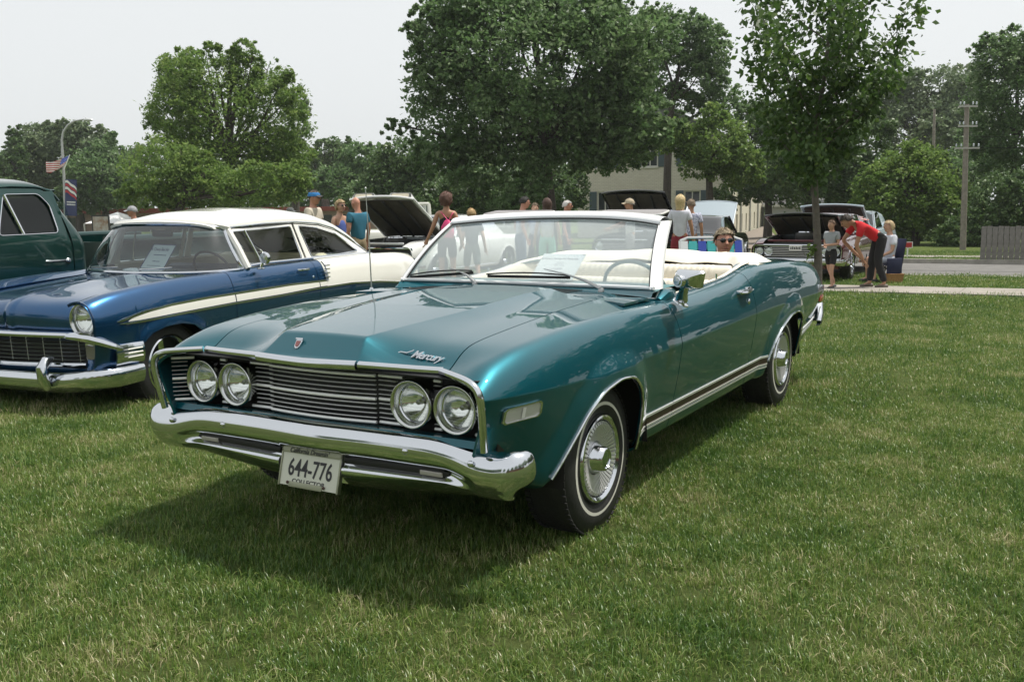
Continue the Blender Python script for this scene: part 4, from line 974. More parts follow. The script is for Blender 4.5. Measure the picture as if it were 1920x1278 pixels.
part('front_panel', MB().box(-.62, .62, .20, .24, .36, .88).box(-.80, .80, .24, .28, .36, .84), blackm, CHEV, smooth=False, edge=0)
# grille
def vy(x): return .045+.10*(abs(x)/.75)**1.6
def sweepbar(pts, r, flat, m, name, parent=CHEV, n=8, up=(0, 0, 1)): return part(name, MB().tube(pts, r, n, flat=flat, up=up), m, parent)
sweepbar([(x, vy(x)-.01, .655-.004*(x/.6)**2) for x in np.linspace(-.62, .62, 30)], 1, (.028, .026), chrome, 'grille_top_bar')
for sg in (1, -1): sweepbar([(sg*x, y, z) for x, y, z in ((.60, .035, .655), (.70, .040, .652), (.79, .060, .64), (.855, .105, .61), (.895, .17, .575), (.91, .23, .55))], [.026, .032, .036, .034, .028, .02], (1, 1), chrome, 'grille_corner')
for z in (.612, .583, .554, .525, .496, .467): sweepbar([(x, vy(x)+.005, z) for x in np.linspace(-.655, .655, 26)], 1, (.010, .0038), chrome, 'grille_bar')
for x in np.linspace(-.60, .60, 9): part('grille_upright', MB().tube([(x, vy(x)+.012, .625), (x+.012, vy(x)+.012, .455)], .003, 6), chrome_d, CHEV)
sweepbar([(x, vy(x)-.012, .428+.006*(abs(x)/.6)) for x in np.linspace(-.68, .68, 26)], 1, (.020, .018), chrome, 'grille_lower_bar')
G = [[(x, .11+.06*x*x, z) for z in (.30, .40)] for x in np.linspace(-.75, .75, 12)]
sheet('lower_valance', np.array(G), blue, CHEV, 1, out=(0, -1, 0))
for sg in (1, -1):
    out_ = rrect([(.665, .452), (.80, .462), (.785, .585), (.655, .605)], .03, 4)
    lp = part('parking_lamp', MB().prism([(sg*a, b) for a, b in out_], .13, .20, 'y'), chrome, CHEV, edge=30, bev=.006)
    c = Vector((.726, .526)); lens = [tuple(c+(Vector(q)-c)*.76) for q in out_]
    part('lamp_lens', MB().prism([(sg*a, b) for a, b in lens], .118, .135, 'y'), mat('smoked_lens', (.16, .15, .13), .15, coat=1), lp, edge=30, bev=.006)
    # chrome wing between lamp and wheel opening
    G = [[(sg*(max(.875, BSd.at(y, .52))+.006+.016*(1-abs(2*v-1)**2)), y, .425+.150*v) for v in np.linspace(0, 1, 7)] for y in np.linspace(.20, .455, 8)]
    sheet('chrome_wing', np.array(G)*np.array([sg, 1, 1]), chrome, CHEV, sg, solid=.01, edge=0)
    for z in (.475, .505, .535): part('wing_rib', MB().tube([(sg*.912, .29, z), (sg*.922, .43, z)], .006, 6), ivory, CHEV)
    h = headlight(sg*.672, .765, .110, CHEV, R=.122, r=.090, name='headlight')
    # bumper guard
    part('bumper_guard', MB().tube([(sg*.455, -.045, .27), (sg*.45, -.075, .34), (sg*.44, -.07, .42), (sg*.43, -.02, .47), (sg*.42, .04, .48)], [.028, .040, .045, .040, .025], 14, flat=(1, 1)), chrome, CHEV)
B_ = []
pth = [(x, -.02+.03*(x/.7)**2) for x in np.linspace(0, .66, 20)]+[(.66+.26*math.sin(a), .007+.24*(1-math.cos(a))) for a in np.linspace(.12, PI/2, 14)]+[(.925, .33), (.922, .43)]
pth = [(-x, y) for x, y in pth[::-1][:-1]]+pth
for i, (x, y) in enumerate(pth):
    t_ = Vector(pth[min(i+1, len(pth)-1)])-Vector(pth[max(i-1, 0)]); t_.normalize(); n_ = Vector((t_.y, -t_.x)); up_ = .035*sm((abs(x)-.5)/.4)
    B_.append([(x+n_.x*q, y+n_.y*q, z+up_) for q, z in ((-.05, .375), (-.015, .382), (.008, .365), (.016, .33), (.012, .285), (-.004, .245), (-.04, .228))])
sheet('front_bumper', np.array(B_), chrome, CHEV, 1, out=(0, -1, .2), solid=.006, edge=60)
# greenhouse
def gx(y, z): return .765-.19*max(0, z-1.03)/.36-.02*((y-2.9)/1.2)**2*0
rZ = KEY([(1.70, 1.435), (1.85, 1.485), (2.1, 1.535), (2.5, 1.565), (3.0, 1.562), (3.35, 1.525), (3.65, 1.445), (3.9, 1.325), (4.15, 1.14), (4.30, 1.05)])
rGz = KEY([(1.70, 1.375), (1.9, 1.392), (2.4, 1.415), (2.9, 1.420), (3.3, 1.395), (3.55, 1.345), (3.8, 1.245), (4.0, 1.14), (4.2, 1.045), (4.30, 1.03)])
def roofx(y): return .585+.04*sm((y-1.75)/.5)+.06*sm((y-3.2)/1.0)
G = []
for y in np.linspace(1.74, 4.30, 50):
    zc_, zg_, xg = ip(y, *rZ), ip(y, *rGz), roofx(y); row = []
    for s_ in np.linspace(-1, 1, 37): row.append((xg*math.sin(s_*PI/2)*1.0, y-.10*(1-s_*s_)*sm((2.3-y)/.6), zg_+(zc_-zg_)*(math.cos(s_*PI/2)**.75)))
    G.append(row)
sheet('roof', np.array(G).transpose(1, 0, 2), ivory, CHEV, 1, out=(0, 0, 1), solid=.02, edge=0)
for sg in (1, -1):
    def fx(y, z): return roofx(y)+(.765-roofx(y))*np.clip((ip(y, *rGz)-z)/max(.05, ip(y, *rGz)-1.03), 0, 1)
    g1 = [(1.90, 1.385), (2.83, 1.410), (2.86, 1.052), (1.86, 1.046)]; w1 = [(1.935, 1.352), (2.795, 1.378), (2.815, 1.066), (1.975, 1.062)]
    ringloft(rrect(g1, .02), rrect(w1, .03), fx, ivory, CHEV, 'door_window_frame', sgn=sg)
    g2 = [(2.865, 1.412), (3.30, 1.385), (3.62, 1.315), (4.16, 1.052), (3.5, 1.048), (2.895, 1.052)]; w2 = [(2.93, 1.378), (3.28, 1.350), (3.55, 1.288), (3.90, 1.085), (3.45, 1.068), (2.985, 1.066)]
    ringloft(rrect(g2, .02), rrect(w2, .03), fx, ivory, CHEV, 'quarter_window_frame', sgn=sg)
    for wq, nm in ((w1, 'door_glass'), (w2, 'quarter_glass')):
        R_ = rrect(wq, .03); fill([(sg*(fx(y, z)-.012), y, z) for y, z in R_], glass_c, CHEV, nm)
        part('window_trim', MB().tube([(sg*(fx(y, z)+.005), y, z) for y, z in R_], .0075, 6, closed=True), chrome, CHEV)
    part('vent_window_post', MB().tube([(sg*(fx(2.10, 1.36)+.002), 2.10, 1.36), (sg*(fx(2.17, 1.06)+.002), 2.17, 1.06)], .009, 6), chrome, CHEV)
    part('roof_gutter', MB().tube([(sg*(roofx(y)+.004), y, ip(y, *rGz)-.001) for y in np.linspace(1.80, 4.24, 44)], .010, 6), chrome, CHEV)
    part('lower_gutter_trim', MB().tube([(sg*(fx(y, z)+.004), y, z) for y, z in ((1.88, 1.375), (2.4, 1.398), (2.86, 1.402), (3.30, 1.375), (3.62, 1.302), (4.14, 1.050))], .006, 6), blackm, CHEV)
# wrap-around windscreen
def wsb(s_): x = .800*math.sin(s_*PI/2); return Vector((x, 1.40+.44*abs(s_)**3.0, 1.008+.018*abs(s_)))
def wst(s_): x = .600*math.sin(s_*PI/2); return Vector((x, 1.66+.20*abs(s_)**2.6, 1.425-.045*abs(s_)**2.5))
WG2 = np.array([[wsb(s_).lerp(wst(s_), t)+Vector((0, -.03, .01))*4*t*(1-t) for t in np.linspace(0, 1, 10)] for s_ in np.linspace(-1, 1, 40)])
part('windscreen', MB().grid(WG2), glassmat('sedan_windscreen', (.60, .70, .70), .0, shade=(1.33, 1.42, (.25, .33, .38)), refl=2.0), CHEV, edge=0)
ed = [WG2[0, j] for j in range(9, 0, -1)]+[WG2[i, 0] for i in range(40)]+[WG2[-1, j] for j in range(1, 10)]+[WG2[i, 9] for i in range(38, 0, -1)]
part('windscreen_trim', MB().tube([Vector(e)+Vector((0, -.006, .002)) for e in ed], .014, 6, closed=True), chrome, CHEV)
for sg in (1, -1): part('windscreen_pillar', MB().tube([wst(sg)+Vector((0, .035, 0)), wst(sg).lerp(wsb(sg), .5)+Vector((sg*.01, .05, 0)), wsb(sg)+Vector((0, .07, 0))], .034, 8), ivory, CHEV)
part('roof_header', MB().tube([Vector(WG2[i, 9])+Vector((0, .035, .012)) for i in range(40)], .036, 8), ivory, CHEV)
for x0, x1 in ((.05, .42), (-.55, -.16)):
    part('wiper', MB().tube([wsb(x0/.8*.66)+Vector((0, -.03, .03)), (x0+.18, 1.37, 1.05), wsb(x1/.8*.66)+Vector((0, -.045, .05))], .006, 6), chrome_d, CHEV)
# interior
part('dashboard', MB().box(-.70, .70, 1.70, 1.95, .80, 1.0, bev=.05), cabin, CHEV)
part('front_seat', MB().box(-.66, .66, 2.45, 2.65, .55, 1.02, bev=.07).box(-.66, .66, 2.0, 2.5, .5, .66, bev=.06), mat('seat_blue', (.03, .05, .10), .6), CHEV)
part('rear_seat', MB().box(-.68, .68, 3.30, 3.50, .55, 1.085, bev=.07), mat('cream_seat', (.66, .60, .44), .6), CHEV)
part('parcel_shelf', MB().box(-.68, .68, 3.50, 4.05, .98, 1.0).box(-.70, .70, 1.9, 3.5, .45, .50), mat('cream_trim', (.55, .50, .38), .7), CHEV, smooth=False, edge=0)
for sg in (1, -1): part('door_card', MB().box(min(sg*.69, sg*.73), max(sg*.69, sg*.73), 1.9, 3.5, .5, 1.05), mat('cream_trim'), CHEV, smooth=False, edge=0)
SW2 = Matrix.Translation((.36, 1.98, 1.0)) @ Matrix.Rotation(math.radians(-60), 4, 'X')
part('steering_wheel', MB().tube([(.20*math.cos(a), .20*math.sin(a), 0) for a in np.linspace(0, 2*PI, 33)[:-1]], .012, 6, closed=True, T=SW2).tube([(-.2, 0, 0), (.2, 0, 0)], .012, 6, T=SW2), blackm, CHEV)
part('rear_view_mirror', MB().box(-.11, .11, 1.74, 1.76, 1.31, 1.37, bev=.02), mat('mirror_dark', (.1, .1, .1), .2, .8), CHEV)
part('deck_lid', MB().grid(np.array([[(x, y, ip(y, *bG)+.03*(1-(x/.68)**2)) for y in np.linspace(4.18, 5.14, 12)] for x in np.linspace(-.68, .68, 14)])), ivory, CHEV, recalc=True)
part('rear_window', MB().grid(np.array([[(x, 4.0+.25*t-.0*x, 1.22-.17*t) for t in (0, 1)] for x in np.linspace(-.5, .5, 6)])), cabin, CHEV)
part('tail_panel', MB().box(-.80, .80, 5.10, 5.14, .35, .93), blue, CHEV, smooth=False, edge=0)
# fittings
mo = part('door_mirror', MB().lathe([(.0, -.02), (.045, -.018), (.058, 0), (.056, .01), (.001, .012)], 24, 'y'), chrome, CHEV, loc=(.93, 1.98, 1.115))
part('mirror_stalk', MB().tube([(-.04, .0, -.09), (-.035, 0, -.06), (0, .01, -.01)], .012, 8).ell((-.045, 0, -.092), (.035, .05, .010), 12, 6), chrome, mo)
dh = part('door_handle', MB().tube([(0, 0, 0), (.03, .01, 0), (.032, .14, .002), (.012, .17, 0)], .011, 8, flat=(.8, 1)), chrome, CHEV, loc=(BSd.at(2.65, .96)+.002, 2.58, .965))
part('door_lock', MB().ell((BSd.at(2.80, .89)+.002, 2.80, .885), (.008, .014, .014), 12, 8), chrome, CHEV)
for x_, y_, sg in ((.74, .80, 1), (-.74, .80, -1), (.74, 3.76, 1), (-.74, 3.76, -1)):
    t = tyre_parts(CHEV, x_, y_, .335, .345, .20, None, sg, rim_r=.235, n=48)
    h = .1
    part('rim', MB().lathe([(.237, h*.7), (.238, h*1.0), (.228, h*1.08), (.218, h*.95), (.213, h*.2)], 48), chrome, t)
    sp = MB()
    for k in range(5):
        T = Matrix.Rotation(2*PI*k/5+.3, 4, 'X'); sp.add([(h*.4, -.035, .05), (h*.4, .035, .05), (h*.75, .024, .215), (h*.75, -.024, .215), (h*.75, 0, .06), (h*1.0, 0, .215)], [(0, 4, 5, 3), (4, 1, 2, 5), (0, 1, 4), (3, 5, 2)], 0, T)
    part('spoke', sp, chrome, t, smooth=False, edge=0)
    part('hub_cone', MB().lathe([(.07, h*.3), (.065, h*.8), (.04, h*1.1), (.022, h*1.9), (.001, h*2.0)], 24), chrome, t)
    part('wheel_back', MB().lathe([(.213, h*.1), (.001, h*.1)], 24), blackm, t)
CB = Matrix.Translation(CHEV.location) @ Matrix.Rotation(-.3832, 4, 'Z') @ Matrix.Scale(BS, 4)
s2 = thing('information_card', 'white handwritten card with a blue border behind the windscreen of the blue and ivory sedan', 'paper sign')
pc = [CB @ Vector(q) for q in ((-.20, 1.66, 1.03), (.10, 1.62, 1.025), (.16, 1.74, 1.235), (-.12, 1.77, 1.240))]
s2.location = pc[0]; L0 = [p-pc[0] for p in pc]
quad_sheet('card', *L0, paper, s2)
text_on([("'56 Chevy Bel Air", .52, .78, .042, .8)], L0[0], L0[1], L0[3], s2, mat('ink_blue', (.04, .05, .2), .6), 'handwriting')
ruled([(.56, .5, .03), (.30, .3, .03), (.12, .55, .02)], L0[0], L0[1], L0[3], s2, mat('ink_blue'))
part('card_border', MB().tube([L0[i]+Vector((0, -.004, .002)) for i in range(4)], .004, 4, closed=True), mat('ink_blue'), s2)

# ------------------------------------------------------------------ green pickup
green = car_paint('green_paint', (.003, .042, .036), .6, .28)
PU = thing('pickup_truck', 'dark green classic pickup truck parked at the left edge, behind the blue sedan', 'pickup truck', (-5.90, 7.05, -.07), -.44)
# local: side plane x ~ .85; y back
def px_(y, z): return .90-.20*sm((z-1.10)/.75)*.9-.02*((z-.8)/.5)**2*(z < .8)
def pcab():
    for sg in (1, -1):
        dz = rrect([(1.50, .42), (2.47, .42), (2.46, 1.12), (2.40, 1.60), (2.28, 1.665), (1.78, 1.665), (1.52, 1.15)], .06, 5)
        wq = rrect([(1.745, 1.265), (2.10, 1.268), (2.345, 1.272), (2.335, 1.52), (2.25, 1.622), (1.90, 1.615), (1.77, 1.34)], .04, 5)
        ringloft(dz, wq, px_, green, PU, 'door', steps=10, sgn=sg)
        R_ = wq; fill([(sg*(px_(y, z)-.015), y, z) for y, z in R_], glass_c, PU, 'door_glass')
        part('window_trim', MB().tube([(sg*(px_(y, z)+.004), y, z) for y, z in R_], .005, 6, closed=True), chrome, PU)
        part('vent_window_post', MB().tube([(sg*(px_(1.80, 1.58)+.004), 1.90, 1.61), (sg*(px_(1.95, 1.27)+.004), 1.985, 1.27)], .012, 6), chrome, PU)
        G = [[(sg*px_(y, z), y, z) for z in np.linspace(.35, 1.12, 8)] for y in np.linspace(1.0, 1.49, 6)]
        sheet('cowl_side', np.array(G)*np.array([sg, 1, 1]), green, PU, sg)
        # cab rear corner and roof edge
        G = []
        for z in np.linspace(.40, 1.645, 26):
            y0 = 2.478 if z < 1.12 else 2.478-.07*sm((z-1.12)/.5); r = .10; row = []
            yb = 2.66-.22*sm((z-1.1)/.55)
            row.append((sg*px_(y0, z), y0+(.0 if z < 1.6 else 0), z))
            row.append((sg*px_(y0, z), yb-r, z))
            for a in np.linspace(0, PI/2, 7)[1:]: row.append((sg*(px_(2.5, z)-r*(1-math.cos(a))), yb-r+r*math.sin(a), z))
            row.append((0, yb+.02, z)); G.append(row)
        sheet('cab_corner', np.array(G)*np.array([sg, 1, 1]), green, PU, sg, out=(1, .6, 0))
        P = [(1.50, 1.2), (1.76, 1.675), (2.28, 1.685), (2.42, 1.62), (2.49, 1.2)]
        # A-post and windscreen side
        part('windscreen_pillar', MB().tube([(sg*.80, 1.44, 1.12), (sg*.74, 1.62, 1.45), (sg*.66, 1.76, 1.68)], .055, 10, flat=(1, .8)), green, PU)
    G = []
    for y in np.linspace(1.66, 2.47, 22):
        e = sm((y-2.13)/.33); xg = .725; zc_ = 1.77-.10*e*e-.05*sm((1.85-y)/.25); row = []
        for s_ in np.linspace(-1, 1, 31):
            a = s_*PI/2; row.append((np.sign(math.sin(a))*xg*abs(math.sin(a))**.85, y, 1.655+(zc_-1.655)*abs(math.cos(a))**.6))
        G.append(row)
    sheet('roof', np.array(G).transpose(1, 0, 2), green, PU, 1, out=(0, 0, 1), solid=.02, edge=0)
    for sg in (1, -1): part('drip_rail', MB().tube([(sg*.735, y, z) for y, z in ((1.66, 1.60), (1.78, 1.672), (2.0, 1.686), (2.25, 1.684), (2.40, 1.655), (2.49, 1.56))], .011, 6), green, PU)
    part('windscreen', MB().grid(np.array([[(x, 1.42+.25*t-.08*(1-(x/.7)**2), 1.13+.52*t) for t in np.linspace(0, 1, 5)] for x in np.linspace(-.74, .74, 14)])), glass_c, PU)
    part('rear_window', MB().grid(np.array([[(x, 2.87-.14*t, 1.2+.40*t) for t in (0, 1)] for x in (-.5, .5)])), glass, PU)
pcab()
part('hood', MB().grid(np.array([[(x*(.72+.05*t), -.0+1.40*t, 1.02+.10*t-.10*(x**2)-.25*max(0, .15-t)/.15) for t in np.linspace(0, 1, 12)] for x in np.linspace(-1, 1, 20)])), green, PU, recalc=True, solid=.02)
G = [[(.74+.16*math.sin(a), y, 1.02-.25+.25*math.cos(a)) for a in np.linspace(0, PI/2, 8)]+[(.90, y, .5)] for y in np.linspace(.0, 1.45, 14)]
for sg in (1, -1): sheet('front_fender', np.array(G), green, PU, sg)
for sg in (1, -1):
    G = [[(sg*.80, y, z) for z in (.55, 1.15, 1.17)] for y in np.linspace(2.93, 4.9, 8)]
    sheet('bed_side', np.array(G)*np.array([sg, 1, 1]), green, PU, sg, solid=.03)
    part('bed_rail', MB().tube([(sg*.82, 2.92, 1.185), (sg*.82, 4.92, 1.185)], .040, 10), green, PU)
    G = [[(sg*(.82+.19*math.sin(b)), 3.9+.48*math.cos(a)*(.6+.4*math.cos(b)*0+.4), .42+.52*math.sin(a)*(1-.12*math.sin(b))) for b in np.linspace(0, PI/2, 6)] for a in np.linspace(0, PI, 20)]
    sheet('rear_fender', np.array(G)*np.array([sg, 1, 1]), green, PU, sg)
part('bed_front', MB().box(-.80, .80, 2.92, 2.96, .5, 1.16).box(-.8, .8, 4.88, 4.92, .5, 1.16).box(-.8, .8, 2.9, 4.9, .5, .54), green, PU, smooth=False, edge=0)
part('underbody', MB().box(-.7, .7, .1, 4.8, .35, .55), under, PU, smooth=False, edge=0)
part('bench_seat', MB().box(-.66, .66, 2.45, 2.68, .6, 1.22, bev=.08), mat('seat_grey', (.30, .29, .27), .8), PU)
part('dashboard', MB().box(-.7, .7, 1.5, 1.7, .9, 1.14, bev=.05), green, PU)
part('door_handle', MB().tube([(px_(2.2, 1.0)+.0, 2.17, 1.02), (px_(2.2, 1.0)+.035, 2.20, 1.02), (px_(2.2, 1.0)+.035, 2.35, 1.02)], .012, 8, flat=(.8, 1)).ell((px_(2.3, 1.0)+.01, 2.40, 1.015), (.014, .03, .026), 14, 8), chrome, PU)
part('door_lock', MB().ell((px_(2.3, .9)+.004, 2.42, .90), (.008, .015, .015), 12, 8), chrome, PU)
part('bed_handle', MB().tube([(.865, 2.56, .92), (.865, 2.60, .70)], .008, 6), chrome_d, PU)
part('door_hinge', MB().box(px_(1.5, 1)-.01, px_(1.5, 1)+.015, 1.53, 1.545, .98, 1.02), green, PU, smooth=False, edge=0)
for x_, y_, sg in ((.78, .75, 1), (-.78, .75, -1), (.78, 3.9, 1), (-.78, 3.9, -1)):
    t = tyre_parts(PU, x_, y_, .36, .37, .2, None, sg, rim_r=.2, n=36); part('rim', MB().lathe([(.2, .08), (.1, .04), (.001, .05)], 24), chrome, t)
# ------------------------------------------------------------------ buildings, street furniture, fence
def wray(px, py):
    d = fw + rr*((px-960)/FPX) - uu*((py-639)/FPX); return d
def at_d(px, py, D): d = wray(px, py); t = D/d.y; return Vector((d.x*t, D, CAMH+d.z*t))
def on_ground(px, py):
    y = 20.
    for _ in range(80):
        z = gz(0, min(y, 55)); d = wray(px, py); t = (z-CAMH)/d.z; y = .5*y+.5*d.y*t
    return Vector((d.x*t, d.y*t, z))
def brick_mat(name, c1, c2, mortar, sc=1.):
    m = bpy.data.materials.new(name); m.use_nodes = True; n = m.node_tree; b = n.nodes['Principled BSDF']; b.inputs['Roughness'].default_value = .9
    tc = n.nodes.new('ShaderNodeTexCoord'); sp = n.nodes.new('ShaderNodeSeparateXYZ'); cb = n.nodes.new('ShaderNodeCombineXYZ'); ad = n.nodes.new('ShaderNodeMath'); ad.operation = 'ADD'
    n.links.new(tc.outputs['Object'], sp.inputs[0]); n.links.new(sp.outputs[0], ad.inputs[0]); n.links.new(sp.outputs[1], ad.inputs[1]); n.links.new(ad.outputs[0], cb.inputs[0]); n.links.new(sp.outputs[2], cb.inputs[1])
    br = n.nodes.new('ShaderNodeTexBrick'); br.inputs['Scale'].default_value = sc; br.inputs['Color1'].default_value = (*c1, 1); br.inputs['Color2'].default_value = (*c2, 1); br.inputs['Mortar'].default_value = (*mortar, 1)
    br.inputs['Brick Width'].default_value = .24; br.inputs['Row Height'].default_value = .09; br.inputs['Mortar Size'].default_value = .008
    n.links.new(cb.outputs[0], br.inputs['Vector']); n.links.new(br.outputs[0], b.inputs['Base Color'])
    bp = n.nodes.new('ShaderNodeBump'); bp.inputs['Strength'].default_value = .4; bp.inputs['Distance'].default_value = .01; bp.invert = True; n.links.new(br.outputs[1], bp.inputs['Height']); n.links.new(bp.outputs[0], b.inputs['Normal'])
    return m
tanb = brick_mat('tan_brick', (.60, .56, .48), (.54, .50, .42), (.42, .39, .34))
redb = brick_mat('red_brick', (.34, .10, .06), (.28, .085, .05), (.25, .2, .17))
shing = mat('roof_shingle', (.13, .13, .13), .95, var=.35, vscale=12)
shut = mat('shutter_blue', (.055, .085, .10), .6)
wfr = mat('window_white', (.55, .54, .50), .5)
wgl = mat('window_glass', (.02, .025, .03), .08, coat=.3)
AD = Vector((.335, .942)); AF_ = Vector((.942, -.335))
apt = thing('apartment_building', 'two-storey tan brick apartment building with a gabled end and dark shutters behind the big trees', 'building', (13.0, 58, -1.5), -math.atan2(.335, .942))
# local: +x along the front, to the right; +y away along the side. front runs x -9.3..0
def windowed_wall(parent, axis, a0, a1, z0, z1, wins, m, depth=.12, name='wall', face=0.):
    """wall on plane axis with recessed windows; axis 'x': plane x=face, runs along y; 'y': plane y=face, runs along x"""
    us = sorted(set([a0, a1]+[w_[0] for w_ in wins]+[w_[1] for w_ in wins])); vs = sorted(set([z0, z1]+[w_[2] for w_ in wins]+[w_[3] for w_ in wins]))
    mb = MB()
    def P(u, v, d=0.): return (u, face+d, v) if axis == 'y' else (face-d, u, v)
    for i in range(len(us)-1):
        for j in range(len(vs)-1):
            uc, vc = (us[i]+us[i+1])/2, (vs[j]+vs[j+1])/2
            if any(w_[0] < uc < w_[1] and w_[2] < vc < w_[3] for w_ in wins): continue
            mb.add([P(us[i], vs[j]), P(us[i+1], vs[j]), P(us[i+1], vs[j+1]), P(us[i], vs[j+1])], [(0, 1, 2, 3)])
    for w_ in wins:
        c = [(w_[0], w_[2]), (w_[1], w_[2]), (w_[1], w_[3]), (w_[0], w_[3])]
        for k in range(4): a, b = c[k], c[(k+1) % 4]; mb.add([P(*a), P(*b), P(*b, depth), P(*a, depth)], [(0, 1, 2, 3)])
    o = part(name, mb, m, parent, smooth=False, edge=0)
    for w_ in wins:
        fr = MB(); t = .06; u0, u1, v0, v1 = w_[:4]; cu = (u0+u1)/2
        for (a, b, c, d) in ((u0, u1, v0, v0+t), (u0, u1, v1-t, v1), (u0, u0+t, v0+t, v1-t), (u1-t, u1, v0+t, v1-t), (cu-t/2, cu+t/2, v0+t, v1-t)):
            fr.box(a, b, face+depth-.05, face+depth-.003, c, d) if axis == 'y' else fr.box(face-depth+.003, face-depth+.05, a, b, c, d)
        f = part('window', fr, wfr, parent, smooth=False, edge=0)
        part('pane', MB().add([P(u0, v0, depth-.004), P(u1, v0, depth-.004), P(u1, v1, depth-.004), P(u0, v1, depth-.004)], [(0, 1, 2, 3)]), wgl, f, smooth=False, edge=0)
        sl = MB(); sl.box(u0-.05, u1+.05, face-.06, face+.02, v0-.09, v0-.002) if axis == 'y' else sl.box(face-.02, face+.06, u0-.05, u1+.05, v0-.09, v0-.002)
        part('sill', sl, wfr, f, smooth=False, edge=0)
    return o
wf = []
for zc_ in (2.95, 5.6):
    for xc in (-7.55, -4.75, -2.15): wf.append((xc-.48, xc+.48, zc_-.62, zc_+.55))
windowed_wall(apt, 'y', -9.3, 0, -.6, 6.6, wf, tanb)
for w_ in wf:
    for a in (w_[0]-.50, w_[1]+.04):
        sh_ = MB().box(a, a+.46, -.05, -.01, w_[2]-.02, w_[3]+.02)
        for k in range(9): sh_.box(a+.05, a+.41, -.065, -.045, w_[2]+.06+k*.125, w_[2]+.13+k*.125)
        part('shutter', sh_, shut, apt, smooth=False, edge=0)
creamw = mat('cream_brick', (.58, .54, .43), .9, var=.12, vscale=3, bump=.2)
ws_ = []
for k in range(8):
    for zc_ in (1.45, 4.1): ws_.append((1.4+k*2.85, 1.4+k*2.85+.85, zc_-.7, zc_+.55))
windowed_wall(apt, 'x', 0, 24.2, -.6, 6.6, ws_, creamw)
for yy in (6.2, 12.1, 18): part('downpipe', MB().tube([(.08, yy, -.4), (.08, yy, 6.5)], .06, 8), mat('pipe_grey', (.35, .35, .33), .6), apt)
part('wall', MB().box(-9.3, -9.2, .1, 24.2, -.6, 6.6).box(-9.2, -.1, 24.1, 24.2, -.6, 6.6), tanb, apt, smooth=False, edge=0)
part('gable', MB().prism([(-9.3, 6.6), (0, 6.6), (-4.65, 8.9)], .0, .15, 'y'), mat('gable_siding', (.20, .21, .21), .8), apt, smooth=False, edge=0)
part('roof', MB().add([(-9.9, -.5, 6.35), (-4.65, -.5, 9.05), (-4.65, 24.8, 9.05), (-9.9, 24.8, 6.35), (.6, -.5, 6.35), (.6, 24.8, 6.35)], [(0, 1, 2, 3), (1, 4, 5, 2)]), shing, apt, smooth=False, edge=0, solid=.12)
gar = thing('garage_row', 'low grey garage row with a dark shingle roof behind the maroon car', 'building', tuple(at_d(1436, 436, 78)), -.35)
part('wall', MB().box(0, 14, 0, 5, 0, 2.1), mat('garage_grey', (.40, .40, .39), .8), gar, smooth=False, edge=0)
for k in range(4): part('garage_door', MB().box(.5+k*3.4, 3.4+k*3.4, -.05, -.01, .02, 1.75), mat('door_grey', (.33, .34, .35), .7), gar, smooth=False, edge=0)
part('fascia', MB().box(-.3, 14.3, -.35, -.25, 2.05, 2.25), wfr, gar, smooth=False, edge=0)
part('roof', MB().add([(-.3, -.3, 2.2), (14.3, -.3, 2.2), (14.3, 2.6, 3.2), (-.3, 2.6, 3.2), (14.3, 5.4, 2.2), (-.3, 5.4, 2.2)], [(0, 1, 2, 3), (3, 2, 4, 5)]), shing, gar, smooth=False, edge=0, solid=.1)
dr = [on_ground(*p) for p in ((1300, 487), (1520, 487), (1475, 462), (1462, 449))]+[Vector((21, 80, gz(0, 55))), Vector((13.3, 57.5, gz(0, 55)))]
o = part('driveway', MB().add([tuple(p+Vector((0, 0, .03))) for p in dr], [tuple(range(6))]), mat('driveway_asphalt', (.22, .185, .15), .9, var=.2, vscale=1.5), None, smooth=False, edge=0); o['kind'] = 'structure'
# low commercial building and tents at the far left
sb = thing('shop_building', 'long low shop building with a red fascia far behind the parked cars at left', 'building', (-42, 88, -1.4), .0)
part('wall', MB().box(0, 30, 0, 8, 0, 2.6), mat('shop_wall', (.30, .22, .17), .9, var=.2), sb, smooth=False, edge=0)
part('fascia', MB().box(-.2, 30.2, -.4, -.1, 2.25, 2.65), mat('fascia_red', (.20, .035, .02), .6), sb, smooth=False, edge=0)
for k in range(9): part('shop_window', MB().box(1+k*3.2, 3.4+k*3.2, -.06, -.01, .4, 1.9), wgl, sb, smooth=False, edge=0)
wh = thing('white_garage', 'small white sided house partly hidden behind the open white hood', 'building', tuple(at_d(775, 392, 62)), -.2)
part('wall', MB().box(0, 4.2, 0, 5, -1.2, .75), mat('white_siding', (.62, .62, .60), .7), wh, smooth=False, edge=0)
part('roof', MB().add([(-.3, -.3, .7), (4.5, -.3, .7), (4.5, 2.5, 1.5), (-.3, 2.5, 1.5), (4.5, 5.3, .7), (-.3, 5.3, .7)], [(0, 1, 2, 3), (3, 2, 4, 5)]), shing, wh, smooth=False, edge=0, solid=.08)
for k in range(3): part('window', MB().box(.5+k*1.3, 1.2+k*1.3, -.04, -.005, -.2, .4), wgl, wh, smooth=False, edge=0)
p0 = at_d(158, 419, 40); tn = thing('canopy_tent', 'white canopy tent behind the green pickup bed', 'tent', (p0.x, p0.y, gz(0, 40)))
hz_ = p0.z-gz(0, 40)
part('canopy', MB().add([(0, 0, hz_), (1.6, 0, hz_), (1.6, 3, hz_), (0, 3, hz_), (.8, 1.5, hz_+.45)], [(0, 1, 4), (1, 2, 4), (2, 3, 4), (3, 0, 4)]), mat('tent_white', (.8, .8, .8), .6), tn, smooth=False, edge=0)
for x, y in ((0, 0), (1.6, 0), (1.6, 3), (0, 3)): part('tent_pole', MB().tube([(x, y, 0), (x, y, hz_)], .03, 6), chrome_d, tn)
